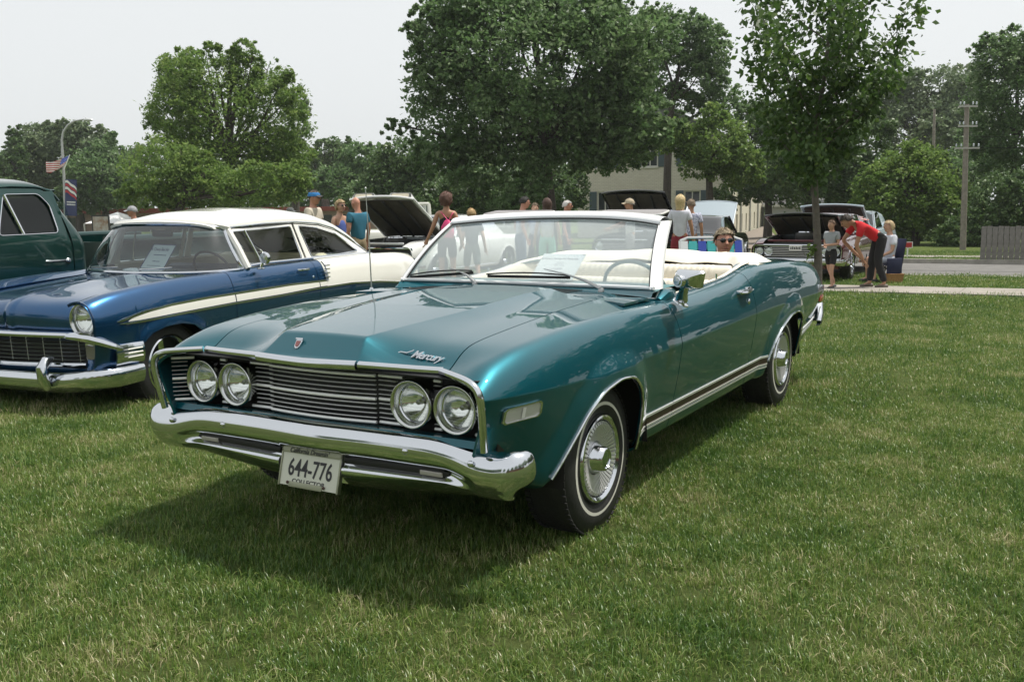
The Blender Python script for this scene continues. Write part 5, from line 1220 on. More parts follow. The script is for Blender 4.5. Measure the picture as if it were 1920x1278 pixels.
p0 = at_d(174, 437, 22); pb = thing('picture_board', 'framed picture board standing beside the tree trunk behind the pickup bed', 'sign', (p0.x, p0.y, p0.z))
part('frame', MB().box(0, .40, -.02, .02, -.6, .40), mat('frame_dark', (.05, .05, .05), .5), pb, smooth=False, edge=0)
part('picture', MB().box(.03, .37, -.024, -.021, -.05, .37), mat('picture', (.42, .45, .44), .5, var=.6, vscale=6, tint=(.25, .10, .03)), pb, smooth=False, edge=0)
part('post', MB().tube([(.05, .04, -1.1), (.05, .04, 0)], .02, 6), blackm, pb)
# brick school building and trees that stand behind the photographer (they mirror in the chrome)
bb = thing('brick_building', 'long red brick building behind the photographer mirrored in chrome', 'building', (0, 0, 0)); bb.location = (60, -18, 0); bb.rotation_euler = (0, 0, math.radians(-155))
part('wall', MB().box(0, 95, 0, 12, 0, 4.2), redb, bb, smooth=False, edge=0)
part('roof', MB().box(-.4, 95.4, -.5, 12.4, 4.2, 4.6), shing, bb, smooth=False, edge=0)
for k in range(18): part('window', MB().box(2+k*5.2, 4.4+k*5.2, -.08, -.02, 1.0, 2.8), wgl, bb, smooth=False, edge=0)
# utility poles
wood = mat('pole_wood', (.26, .23, .20), .9, var=.3, vscale=7, bump=.5, bscale=30)
insul = mat('insulator', (.5, .55, .58), .2, coat=.5)
def upole(px0, py0, px1, py1, D, label, arms, transformer=False):
    a = at_d(px0, py0, D); g = gz(0, min(D, 55)); b = at_d(px1, py1, D)
    t = thing('utility_pole', label, 'pole', (b.x, b.y, min(g, b.z)))
    L_ = a-Vector(t.location)
    part('pole', MB().tube([(0, 0, -.2), L_*.5, L_], [.11, .095, .075], 12), wood, t)
    for py, hw in arms:
        z = at_d(px0, py, D).z-t.location.z; x = L_.x*z/L_.z
        ar = part('crossarm', MB().box(x-hw, x+hw, -.14, -.08, z-.03, z+.03), mat('arm_grey', (.42, .41, .38), .8), t, smooth=False, edge=0)
        for q in (-1, -.55, .55, 1): part('insulator', MB().lathe([(.02, 0), (.03, .03), (.02, .05), (.03, .07), (.015, .10), (.001, .11)], 10, 'z', T=Matrix.Translation((x+q*(hw-.04), -.12, z+.05))), insul, ar)
    if transformer: part('transformer', MB().lathe([(.001, 0), (.24, 0), (.25, .05), (.25, .75), (.2, .85), (.001, .86)], 16, 'z', T=Matrix.Translation((-.36, -.1, L_.z*.55))), mat('transformer_grey', (.25, .32, .33), .5), t)
    return t
upole(1813, 196, 1805, 485, 34.3, 'weathered wooden utility pole with two crossarms near the fence at right', ((200, .32), (237, .33), (278, .43)))
upole(1752, 205, 1749, 400, 60, 'distant utility pole with a grey transformer rising above the yellowish round tree', (), True)
# telephone wires
for dz, e in ((0, 1), (-.9, 2)):
    a = at_d(1832, 237+e*20, 34.3); tag(part('overhead_wire', MB().tube([a+Vector((x*4, x*1.0, -.0+.02*x*x)) for x in np.linspace(0, 3, 8)], .012, 4), blackm, None), ['', 'upper black overhead wire leaving the utility pole to the right', 'lower black overhead wire leaving the utility pole to the right'][e], 'wire')
# street lamp with flag and banner
D = 80; a = at_d(121, 400, D); g = gz(0, 55); sl_t = thing('street_lamp', 'tall grey street lamp with a curved arm above the green pickup', 'street lamp', (a.x, a.y, g))
pts = [at_d(x, y, D)-Vector(sl_t.location) for x, y in ((121, 400), (120, 330), (117, 285), (116, 262), (119, 247), (127, 235), (140, 227), (158, 224))]
pts[0].z = 0
part('pole', MB().tube(pts, [.14, .11, .10, .09, .085, .08, .075, .07], 10), mat('lamp_grey', (.42, .43, .43), .45, .5), sl_t)
e = pts[-1]; part('lamp_head', MB().ell((e.x+.3, e.y, e.z-.05), (.42, .16, .13), 14, 8).ell((e.x+.15, e.y, e.z+.08), (.07, .07, .08), 8, 6), mat('lamp_head', (.5, .52, .52), .35, .3), sl_t)
def flagmat(name, u, v, canton):
    """stripes along v with a star field corner; uv = object coords x (0..u), z (0..v)"""
    m = bpy.data.materials.new(name); m.use_nodes = True; n = m.node_tree; b = n.nodes['Principled BSDF']; b.inputs['Roughness'].default_value = .8
    tc = n.nodes.new('ShaderNodeTexCoord'); sp = n.nodes.new('ShaderNodeSeparateXYZ'); n.links.new(tc.outputs['Generated'], sp.inputs[0])
    mu = n.nodes.new('ShaderNodeMath'); mu.operation = 'MULTIPLY'; mu.inputs[1].default_value = 6.5; fr = n.nodes.new('ShaderNodeMath'); fr.operation = 'FRACT'; gt = n.nodes.new('ShaderNodeMath'); gt.operation = 'GREATER_THAN'; gt.inputs[1].default_value = .5
    n.links.new(sp.outputs[2], mu.inputs[0]); n.links.new(mu.outputs[0], fr.inputs[0]); n.links.new(fr.outputs[0], gt.inputs[0])
    mc = n.nodes.new('ShaderNodeMix'); mc.data_type = 'RGBA'; mc.inputs[6].default_value = (.42, .03, .04, 1); mc.inputs[7].default_value = (.75, .72, .70, 1); n.links.new(gt.outputs[0], mc.inputs[0]); n.links.new(mc.outputs[2], b.inputs['Base Color'])
    return m
fp = [at_d(x, y, D-.3)-Vector(sl_t.location) for x, y in ((131, 290), (120, 318))]
fl = thing('flag', 'striped red and white flag with a blue star corner flying from the street lamp', 'flag', tuple(Vector(sl_t.location)+fp[1]))
part('flag_pole', MB().tube([Vector((0, 0, 0)), fp[0]-fp[1]], .04, 6), white_paint, fl)
A_, B_2 = fp[0]-fp[1], Vector((.05, 0, .35)); G = []
q0, q1 = at_d(85, 304, D-.3)-Vector(sl_t.location)-fp[1], at_d(86, 324, D-.3)-Vector(sl_t.location)-fp[1]
for i in range(25):
    t_ = i/24; w2 = Vector((0, .22*math.sin(t_*9), .06*math.sin(t_*7))); G.append([A_.lerp(B_2, s_).lerp(q0.lerp(q1, s_), t_)+w2*t_+Vector((0, 0, -.25*math.sin(PI*t_)*.6)) for s_ in np.linspace(0, 1, 9)])
part('flag_cloth', MB().grid(np.array([[tuple(v) for v in r_] for r_ in G[8:]])), flagmat('flag_stripes', 1, 1, 0), fl, edge=0)
navy = mat('navy_cloth', (.02, .03, .11), .8)
part('flag_cloth_corner', MB().grid(np.array([[tuple(v) for v in r_[:6]] for r_ in G[:9]])), mat('star_field', (.03, .04, .14), .8, var=-6, vscale=9), fl, edge=0)
part('flag_cloth_corner', MB().grid(np.array([[tuple(v) for v in r_[5:]] for r_ in G[:9]])), flagmat('flag_stripes2', 1, 1, 0), fl, edge=0)
c4 = [at_d(x, y, D-.25) for x, y in ((122, 404), (144, 405), (144, 337), (122, 336))]
bn = thing('banner', 'vertical blue banner with red and white waves hung on the street lamp', 'banner', tuple(c4[0])); L0 = [p-c4[0] for p in c4]
quad_sheet('banner_cloth', *L0, navy, bn)
ex_, ez_ = L0[1], L0[3]
for k, (v0, c_) in enumerate(((.93, (.7, .7, .68)), (.84, (.4, .03, .04)), (.75, (.7, .7, .68)), (.66, (.4, .03, .04)))):
    P = [ex_*u+ez_*(v0-.22*u*u+.02*math.sin(u*9))+Vector((0, -.02, 0)) for u in np.linspace(0.02, .98, 12)]
    part('banner_wave', MB().grid(np.array([[tuple(p-ez_*.035), tuple(p+ez_*.035)] for p in P])), mat('wave_%d' % k, c_, .8), bn, edge=0)
ruled([(.36, .7, .035), (.29, .7, .035)], L0[0], L0[1], L0[3], bn, mat('banner_white', (.7, .7, .7), .8))
# small red sign
sp_ = on_ground(1701, 483); rs = thing('yard_sign', 'small red sign with a white border on a post in the verge beyond the street', 'sign', tuple(sp_), scale=.72)
h_ = 1.0; w_ = .19*1.0
part('post', MB().box(-.03, .03, -.01, .01, 0, .48), white_paint, rs, smooth=False, edge=0); part('sign_panel', MB().box(-.19, .19, -.03, -.012, .40, .66), white_paint, rs, smooth=False, edge=0)
part('sign_face', MB().box(-.16, .16, -.036, -.031, .43, .63), mat('sign_red', (.40, .02, .02), .5), rs, smooth=False, edge=0)
# plank fence
fnc = thing('plank_fence', 'weathered grey wooden plank fence at the right edge beyond the street', 'fence', tuple(on_ground(1842, 487)), 0)
fw_ = mat('fence_wood', (.20, .19, .17), .9, var=.35, vscale=6, bump=.4, bscale=30); pm = MB().box(-.065, .065, -.01, .01, 0, .93).mesh('plank', fw_, smooth=False)
for k in range(70):
    p = EX*(k*.142); o = link('plank', pm, fnc, edge=0, loc=(p.x, p.y, gz(0, fnc.location.y+p.y)-fnc.location.z+.012*math.sin(k*2.3)), rot=(0, 0, -.5236+.01*math.sin(k*5)))
part('rail', MB().tube([(0, .03, .2), (8.6, -4.93, .2)], .03, 4).tube([(0, .03, .75), (8.6, -4.93, .8)], .03, 4), fw_, fnc, smooth=False, edge=0)

# ------------------------------------------------------------------ trees
def leaf_mat(name, c0, c1, c2, tr=.3):
    m = bpy.data.materials.new(name); m.use_nodes = True; n = m.node_tree; n.nodes.clear(); out = n.nodes.new('ShaderNodeOutputMaterial')
    pb_ = n.nodes.new('ShaderNodeBsdfPrincipled'); pb_.inputs['Roughness'].default_value = .45; pb_.inputs['Specular IOR Level'].default_value = .35; tl = n.nodes.new('ShaderNodeBsdfTranslucent')
    at = n.nodes.new('ShaderNodeAttribute'); at.attribute_name = 'rnd'; r1 = n.nodes.new('ShaderNodeValToRGB'); e = r1.color_ramp.elements
    e[0].position = 0; e[0].color = (*c0, 1); e[1].position = 1; e[1].color = (*c2, 1); q = e.new(.5); q.color = (*c1, 1)
    ms = n.nodes.new('ShaderNodeMixShader'); ms.inputs[0].default_value = tr
    n.links.new(at.outputs['Fac'], r1.inputs[0]); n.links.new(r1.outputs[0], pb_.inputs['Base Color']); n.links.new(r1.outputs[0], tl.inputs[0]); n.links.new(pb_.outputs[0], ms.inputs[1]); n.links.new(tl.outputs[0], ms.inputs[2]); n.links.new(ms.outputs[0], out.inputs[0]); return m
LEAF = {'maple': leaf_mat('leaves_maple', (0.079, 0.151, 0.051), (0.134, 0.224, 0.079), (0.243, 0.320, 0.166), .5), 'ash': leaf_mat('leaves_ash', (0.092, 0.173, 0.036), (0.160, 0.256, 0.056), (0.269, 0.346, 0.102), .5),
        'dark': leaf_mat('leaves_dark', (0.059, 0.113, 0.038), (0.105, 0.177, 0.059), (0.179, 0.243, 0.096)), 'lime': leaf_mat('leaves_lime', (0.115, 0.186, 0.033), (0.218, 0.288, 0.058), (0.333, 0.384, 0.102)),
        'young': leaf_mat('leaves_young', (0.040, 0.085, 0.020), (0.075, 0.140, 0.030), (0.19, 0.27, 0.065), .45), 'far': leaf_mat('leaves_far', (0.109, 0.160, 0.083), (0.160, 0.218, 0.109), (0.230, 0.282, 0.147))}
bark = mat('bark', (.075, .062, .052), .95, var=.4, vscale=9, bump=.8, bscale=25)
bark_y = mat('bark_young', (.13, .11, .095), .9, var=.3, vscale=14, bump=.5, bscale=40)
def crown_leaves(ells, nl, ls, seed, per=34, cl=.10, aspect=.62, shell=.62, up=.2):
    r = np.random.default_rng(seed); V = []; A = []; C_ = np.array([e[0] for e in ells]); R_ = np.array([e[1] for e in ells]); w_ = R_.prod(1)**.72; w_ /= w_.sum()
    # broken outline: smaller lobes pushed out of each big one
    ex = []; 
    for c_, q_ in zip(C_, R_):
        for k in range(7):
            d_ = r.normal(size=3); d_[2] += .15; d_ /= np.linalg.norm(d_); f_ = r.uniform(.22, .42); ex.append((c_+d_*q_*r.uniform(.80, 1.05), q_*f_*np.array([1, 1, r.uniform(.8, 1.3)])))
    C_ = np.concatenate([C_*1., [e[0] for e in ex]]); R_ = np.concatenate([R_*.93, [e[1] for e in ex]]); w_ = R_.prod(1)**.60; w_ /= w_.sum()
    nc = nl//per; ei = r.choice(len(C_), nc, p=w_); d = r.normal(size=(nc, 3)); d /= np.linalg.norm(d, axis=1)[:, None]
    rad = shell+(1.04-shell)*r.random(nc)**.7; cc = C_[ei]+d*R_[ei]*rad[:, None]; cr = cl*R_[ei].mean(1)*r.uniform(.55, 1.5, nc)
    tone = r.normal(0, .13, nc)
    P = np.repeat(cc, per, 0)+r.normal(size=(nc*per, 3))*np.repeat(cr, per)[:, None]*np.array([1, 1, .75])
    n = len(P); nr = r.normal(size=(n, 3)); nr[:, 2] = np.abs(nr[:, 2])+up; nr /= np.linalg.norm(nr, axis=1)[:, None]
    a = np.cross(nr, r.normal(size=(n, 3))); a /= np.linalg.norm(a, axis=1)[:, None]; b = np.cross(nr, a); s_ = (ls*r.uniform(.6, 1.35, n))[:, None]
    V = np.stack([P-a*s_*.5, P-b*s_*aspect*.5+a*s_*.05, P+a*s_*.5-nr*s_*.08, P+b*s_*aspect*.5+a*s_*.05], 1)
    A = np.clip(r.beta(2, 2.6, n)+np.repeat(tone, per)+.0, 0, 1)
    return V, A
def tree(name, label, cat, D, base_px, ells, nl, ls, kind, trunk=None, limbs=6, seed=1, depth=.9, per=34, cl=.11, bk=None, group=None, r0_=.18, **kw):
    """ells: (px, py, rx, ry) of the crown lobes as seen at distance D, given a depth of their own"""
    b = at_d(base_px[0], base_px[1], D); zg = gz(0, min(D, 55)); t = thing(name, label, cat, (b.x, b.y, zg), group=group); o = Vector(t.location); k = D/FPX; r = random.Random(seed); E_ = []
    for i, e in enumerate(ells):
        c = at_d(e[0], e[1], D)-o; rx, rz = e[2]*k, e[3]*k; ry = (rx+rz)/2*depth; c.y += (e[4] if len(e) > 4 else r.uniform(-.5, .5)*ry); E_.append(((c.x, c.y, c.z), (rx, ry, rz)))
    V, A = crown_leaves(E_, nl, ls, seed, per=per, cl=cl, **kw)
    me = fast_quads('crown', V, [LEAF[kind]], A); link('crown', me, t, edge=0)
    cz = [c for c, _ in E_]; top = max(c[2] for c in cz); cx = sum(c[0] for c in cz)/len(cz); cy = sum(c[1] for c in cz)/len(cz); mb = MB()
    th = (trunk or .35); z1 = min(c[2]-rr_[2]*.6 for c, rr_ in E_); z1 = max(z1, top*.22)
    T0 = [Vector((0, 0, -.1)), Vector((.02, 0, z1*.6)), Vector((cx*.15, cy*.15, z1)), Vector((cx*.6, cy*.6, (z1+top)/2)), Vector((cx, cy, top))]
    mb.tube(T0, [r0_*1.25, r0_, r0_*.85, r0_*.5, r0_*.12], 9)
    for c, rr_ in E_:
        for q in range(max(1, limbs//len(E_)+1)):
            s_ = r.uniform(.25, .75); a0 = T0[2].lerp(T0[3], s_); tip = Vector((c[0]+r.uniform(-.6, .6)*rr_[0], c[1]+r.uniform(-.6, .6)*rr_[1], c[2]+r.uniform(-.2, .75)*rr_[2])); m_ = a0.lerp(tip, .5)+Vector((r.uniform(-.2, .2), r.uniform(-.2, .2), -.06*(tip-a0).length))
            mb.tube([a0, m_, tip], [r0_*.42, r0_*.25, r0_*.06], 6)
            for w2 in range(2):
                u = r.uniform(.3, .9); p0 = m_.lerp(tip, u); mb.tube([p0, p0+Vector((r.uniform(-1, 1)*rr_[0]*.4, r.uniform(-1, 1)*rr_[1]*.4, r.uniform(-.1, .5)*rr_[2]))], [r0_*.14, r0_*.03], 5)
    part('trunk', mb, bk or bark, t)
    return t
LQ = 1.0
N_ = lambda n: int(n*LQ)
tree('maple_tree', 'large broad silver maple filling the middle of the background', 'tree', 36, (1030, 440), [(1010, 110, 200, 125), (900, 70, 110, 85), (1120, 110, 110, 100), (860, 220, 110, 90), (1000, 240, 190, 90), (1150, 210, 90, 85), (1050, 30, 120, 60), (960, 20, 120, 50), (820, 60, 50, 55), (940, 310, 120, 45), (800, 32, 36, 34), (772, 70, 22, 28), (1225, 55, 30, 42), (745, 250, 32, 22), (1160, 25, 30, 28), (1120, 275, 90, 42), (1235, 225, 40, 50), (1190, 110, 45, 60), (830, 290, 70, 40), (1180, 290, 40, 30)], N_(125000), .165, 'maple', seed=3, r0_=.26, limbs=26, cl=.085)
tree('ash_tree', 'tall upright ash tree with feathery twig tips left of the middle', 'tree', 44, (430, 430), [(420, 230, 125, 115), (335, 210, 65, 75), (505, 220, 68, 95), (440, 140, 45, 55), (350, 150, 30, 50), (520, 300, 60, 60), (400, 110, 22, 30), (455, 100, 20, 28), (500, 140, 22, 35), (330, 125, 18, 28), (430, 310, 130, 60), (365, 120, 18, 32), (540, 170, 22, 35), (475, 120, 16, 34)], N_(60000), .19, 'ash', seed=5, r0_=.2, limbs=24, cl=.12, aspect=.35)
tree('ash_tree', 'lower yellowish green tree joined to the left side of the tall ash', 'tree', 40, (330, 430), [(300, 315, 78, 60), (380, 350, 80, 45), (280, 365, 60, 30), (480, 355, 90, 40), (550, 345, 40, 40)], N_(30000), .17, 'ash', seed=6, cl=.12, aspect=.4)
tree('linden_tree', 'rounded dark tree with a short visible trunk behind the pickup bed', 'tree', 84, (200, 425), [(190, 330, 60, 55), (165, 350, 45, 35), (225, 355, 45, 35), (200, 290, 40, 30), (190, 372, 70, 22)], N_(24000), .29, 'maple', seed=8, r0_=.3, cl=.12)
for i, (lab, D_, bp, el, kd, n_) in enumerate((
    ('narrow dark spruce at the far left edge', 85, (28, 380), [(28, 275, 16, 32), (28, 310, 24, 30), (26, 345, 28, 30)], 'dark', 3500),
    ('broad far tree left of the street lamp', 90, (90, 400), [(80, 270, 45, 35), (110, 310, 60, 55), (55, 330, 55, 45)], 'far', 9000),
    ('far tree whose crown rises behind the lamp head', 88, (150, 400), [(140, 255, 32, 30), (170, 290, 40, 45), (190, 260, 20, 25), (150, 330, 60, 40)], 'far', 8500),
    ('low dull green tree at the very left above the pickup roof', 94, (5, 420), [(10, 330, 50, 40), (60, 350, 60, 35), (-30, 330, 50, 45)], 'far', 7000),
    ('far tree between the linden and the ash', 92, (250, 400), [(245, 310, 30, 25), (230, 340, 35, 35), (270, 290, 25, 22)], 'far', 5000),
    ('thin pale tree showing right behind the tall ash', 62, (555, 420), [(555, 220, 26, 60), (545, 300, 32, 50)], 'far', 2600),
    ('small far tree with bare twigs right of the ash', 95, (610, 390), [(615, 285, 35, 25), (600, 320, 40, 30)], 'dark', 4500),
    ('bushy far tree above the bald man in the teal shirt', 80, (660, 400), [(680, 300, 45, 35), (640, 340, 50, 35), (700, 345, 50, 35)], 'maple', 8500),
    ('spreading dark tree left under the maple crown', 60, (770, 420), [(760, 300, 60, 45), (730, 340, 55, 40), (800, 350, 70, 40), (700, 370, 60, 25)], 'dark', 12000),
    ('pointed far conifer left of the maple', 98, (655, 380), [(653, 268, 5, 12), (654, 290, 9, 14), (655, 312, 14, 16)], 'dark', 1100),
    ('pale rounded bush below the maple in front of the house', 34, (985, 420), [(985, 365, 42, 26), (1005, 350, 30, 20), (960, 385, 45, 18)], 'maple', 5500),
    ('dark understorey tree behind the walking family', 48, (890, 420), [(880, 355, 60, 45), (830, 385, 60, 25), (930, 375, 60, 35), (1060, 350, 50, 50)], 'dark', 12000),
    ('tall oak with a forked bare trunk above the apartment roof', 50, (1250, 410), [(1285, 75, 60, 50), (1230, 60, 50, 45), (1330, 95, 38, 55), (1310, 150, 50, 40), (1350, 190, 42, 45), (1210, 130, 55, 60), (1270, 190, 40, 30)], 'maple', 16000),
    ('leafy tree hanging over the right corner of the apartment building', 46, (1330, 400), [(1340, 270, 60, 50), (1310, 310, 40, 26), (1385, 310, 48, 40), (1250, 255, 50, 32)], 'ash', 12000),
    ('dense dark tree left behind the young tree', 52, (1440, 410), [(1420, 250, 55, 60), (1440, 320, 75, 50), (1400, 360, 60, 25), (1480, 350, 60, 40), (1460, 240, 50, 50)], 'dark', 15000),
    ('dark maple with a leaning trunk over the garage row', 44, (1510, 415), [(1540, 280, 80, 60), (1590, 330, 70, 50), (1520, 350, 70, 30), (1620, 270, 50, 55), (1480, 300, 50, 50)], 'dark', 17000),
    ('far tall tree line tree behind the distant pole', 75, (1700, 440), [(1690, 180, 65, 50), (1765, 175, 70, 48), (1640, 200, 50, 50), (1815, 190, 50, 50), (1730, 240, 110, 50), (1790, 250, 80, 60)], 'far', 20000),
    ('yellowish green rounded tree standing left of the utility pole', 40, (1715, 470), [(1710, 360, 68, 80), (1705, 305, 45, 42), (1760, 380, 55, 65), (1655, 400, 50, 55), (1735, 310, 45, 36), (1640, 350, 40, 45)], 'ash', 19000),
    ('dark undergrowth tree beside the bending man in red', 46, (1620, 470), [(1620, 400, 60, 60), (1670, 440, 60, 35), (1720, 450, 60, 30), (1590, 360, 50, 40)], 'dark', 13000),
    ('large willow-like tree at the right edge', 42, (1890, 470), [(1900, 160, 85, 90), (1870, 110, 50, 45), (1920, 260, 90, 80), (1860, 220, 45, 60), (1960, 120, 60, 60)], 'maple', 17000),
    ('low bushy tree behind the plank fence', 38, (1870, 470), [(1880, 380, 60, 55), (1830, 420, 45, 50), (1930, 400, 60, 60), (1790, 440, 40, 35)], 'dark', 12000),
    ('wooded far tree between the garage and the willow', 66, (1780, 440), [(1790, 330, 60, 50), (1830, 310, 40, 60), (1760, 400, 50, 50)], 'maple', 9000))):
    tree('oak_tree' if 'oak' in lab else 'spruce_tree' if ('spruce' in lab or 'conifer' in lab) else 'bush' if 'bush below' in lab else 'background_tree', lab, 'bush' if 'bush below' in lab else 'tree', D_, bp, el, N_(n_*2.4), .0034*D_, kd, seed=30+i, cl=.12, r0_=.004*D_, group='trees behind the car show')
# woods that read as one mass behind everything
r_ = np.random.default_rng(91); E_ = []
for k in range(46):
    px = 560+k*31 if k < 43 else r_.uniform(1500, 1900); D_ = r_.uniform(95, 120); c = at_d(px, r_.uniform(345, 372), D_); s_ = r_.uniform(3, 5.0); E_.append(((c.x, c.y, c.z), (s_*1.2, s_, s_*(1.1 if px > 1100 else .9))))
for k in range(18):
    px = -60+k*36; D_ = r_.uniform(100, 125); c = at_d(px, r_.uniform(350, 375), D_); s_ = r_.uniform(3, 4.4); E_.append(((c.x, c.y, c.z), (s_*1.3, s_, s_*.9)))
V, A = crown_leaves(E_, N_(42000), .75, 92, per=30, cl=.2, shell=.3)
o = link('distant_woods', fast_quads('distant_woods', V, [LEAF['dark']], A), None, edge=0); tag(o, 'distant dark woods reading as one mass along the horizon', 'woods', kind='stuff')
# trees behind the photographer (mirrored in the paintwork)
for i, (x, y, s_) in enumerate(((46, 8, 9.5), (43, -6, 10.5), (48, -20, 11), (38, -30, 10), (26, -44, 9.5), (8, -50, 8), (-12, -52, 7), (-34, -44, 8), (-48, -26, 8), (56, 22, 9))):
    E_ = [((0, 0, s_*1.0), (s_*.8, s_*.8, s_*.65)), ((s_*.4, 0, s_*.8), (s_*.5, s_*.5, s_*.5)), ((-s_*.4, .2*s_, s_*.75), (s_*.5, s_*.5, s_*.45))]
    V, A = crown_leaves(E_, N_(5200), .85, 200+i, per=26, cl=.16); t = thing('background_tree', 'broad leafy tree behind the photographer, mirrored in the paintwork', 'tree', (x, y, 0), group='trees behind the photographer')
    link('crown', fast_quads('crown', V, [LEAF['maple']], A), t, edge=0); part('trunk', MB().tube([(0, 0, 0), (0, 0, s_)], [.3, .12], 8), bark, t)
for i, (x, y, s_) in enumerate(((31, 27, 8), (37, 20, 9), (43, 14, 9.5), (38, 31, 8.5), (30, 34.5, 7.5), (48, 24, 10))):
    E_ = [((0, 0, s_*.95), (s_*.8, s_*.8, s_*.7)), ((s_*.4, 0, s_*.7), (s_*.5, s_*.5, s_*.5)), ((-s_*.4, .2*s_, s_*.65), (s_*.5, s_*.5, s_*.45))]
    V, A = crown_leaves(E_, N_(6500), .6, 240+i, per=26, cl=.14); t = thing('background_tree', 'tree of the roadside row continuing right of the frame, mirrored in the car doors', 'tree', (x, y, gz(0, y)), group='trees right of the frame')
    link('crown', fast_quads('crown', V, [LEAF['dark']], A), t, edge=0); part('trunk', MB().tube([(0, 0, 0), (0, 0, s_)], [.3, .12], 8), bark, t)
# the young tree in front of the maroon car
D = 14.0; yt = thing('young_tree', 'young tree with large loose leaves and a thin straight trunk by the maroon car', 'tree', (4.52, D, gz(0, D)))
o = Vector(yt.location); tp = [at_d(x, y, D)-o for x, y in ((1535, 545), (1534, 480), (1530, 400), (1526, 320), (1524, 270), (1545, 150), (1560, 20), (1565, -80))]; tp[0] = Vector((tp[0].x, 0, 0))
mb = MB().tube(tp, [.062, .058, .051, .045, .037, .030, .02, .01], 12); rY = random.Random(4); twigs = []
ends = [(1395, 60), (1400, 10), (1430, 95), (1440, 150), (1470, 210), (1440, 235), (1480, 285), (1495, 300), (1600, 60), (1650, 20), (1700, 25), (1725, 70), (1700, 110), (1660, 150), (1690, 130), (1640, 190), (1610, 220), (1590, 270), (1560, 300), (1480, 30), (1520, -20), (1600, -30), (1650, -40), (1450, -40), (1560, 90), (1500, 120), (1590, 140), (1540, 230), (1500, 260), (1560, 180), (1480, 170), (1620, 100), (1470, 100), (1545, 40), (1515, 290), (1390, 115)]
for (x, y) in ends:
    tip = at_d(x, y, D)-o+Vector((0, rY.uniform(-1.1, 1.1), 0)); zz = max(tp[3].z, tip.z-abs(tip.x)*.9-rY.uniform(.1, .5)); s_ = next((i for i in range(3, 7) if tp[i+1].z > zz), 6); f_ = (zz-tp[s_].z)/(tp[s_+1].z-tp[s_].z); a0 = tp[s_].lerp(tp[s_+1], max(0, min(1, f_)))
    m_ = a0.lerp(tip, .5)+Vector((0, 0, -.05)); mb.tube([a0, m_, tip], [.014, .009, .003], 6); twigs += [(a0.lerp(m_, .3), m_, 14), (m_, tip, 26), (m_.lerp(tip, .5), tip, 14)]
part('trunk', mb, bark_y, yt)
V = []; A = []; rn = np.random.default_rng(12)
for a, b, n_ in twigs:
    for k in range(int(n_*4.8)):
        p = a.lerp(b, rn.random())+Vector(rn.normal(size=3)*.12); ln = rn.uniform(.06, .135)*(1 if k % 5 else .6); d_ = Vector(rn.normal(size=3)*.6)+(b-a).normalized()*.6+Vector((0, 0, -.75)); d_.normalize(); s2_ = d_.cross(Vector(rn.normal(size=3))).normalized(); nr = d_.cross(s2_)
        V.append([p, p+d_*ln*.45-s2_*ln*.33+nr*.01, p+d_*ln, p+d_*ln*.45+s2_*ln*.33+nr*.01]); A.append(min(1, max(0, rn.beta(1.6, 3.2))))
link('crown', fast_quads('crown', np.array([[tuple(q) for q in v] for v in V]), [LEAF['young']], A), yt, edge=0)
# sprout low on the young trunk
V = []; A = []
for k in range(46):
    p = at_d(1522+rn.normal()*5, 476+rn.normal()*12, D-.02)-o; ln = rn.uniform(.05, .09); d_ = Vector(rn.normal(size=3)); d_.normalize(); s2_ = d_.cross(Vector((rn.normal(), rn.normal(), 1))).normalized(); V.append([p, p+d_*ln*.5-s2_*ln*.35, p+d_*ln, p+d_*ln*.5+s2_*ln*.35]); A.append(rn.uniform(.6, 1))
link('sprout', fast_quads('sprout', np.array([[tuple(q) for q in v] for v in V]), [LEAF['young']], A), yt, edge=0)
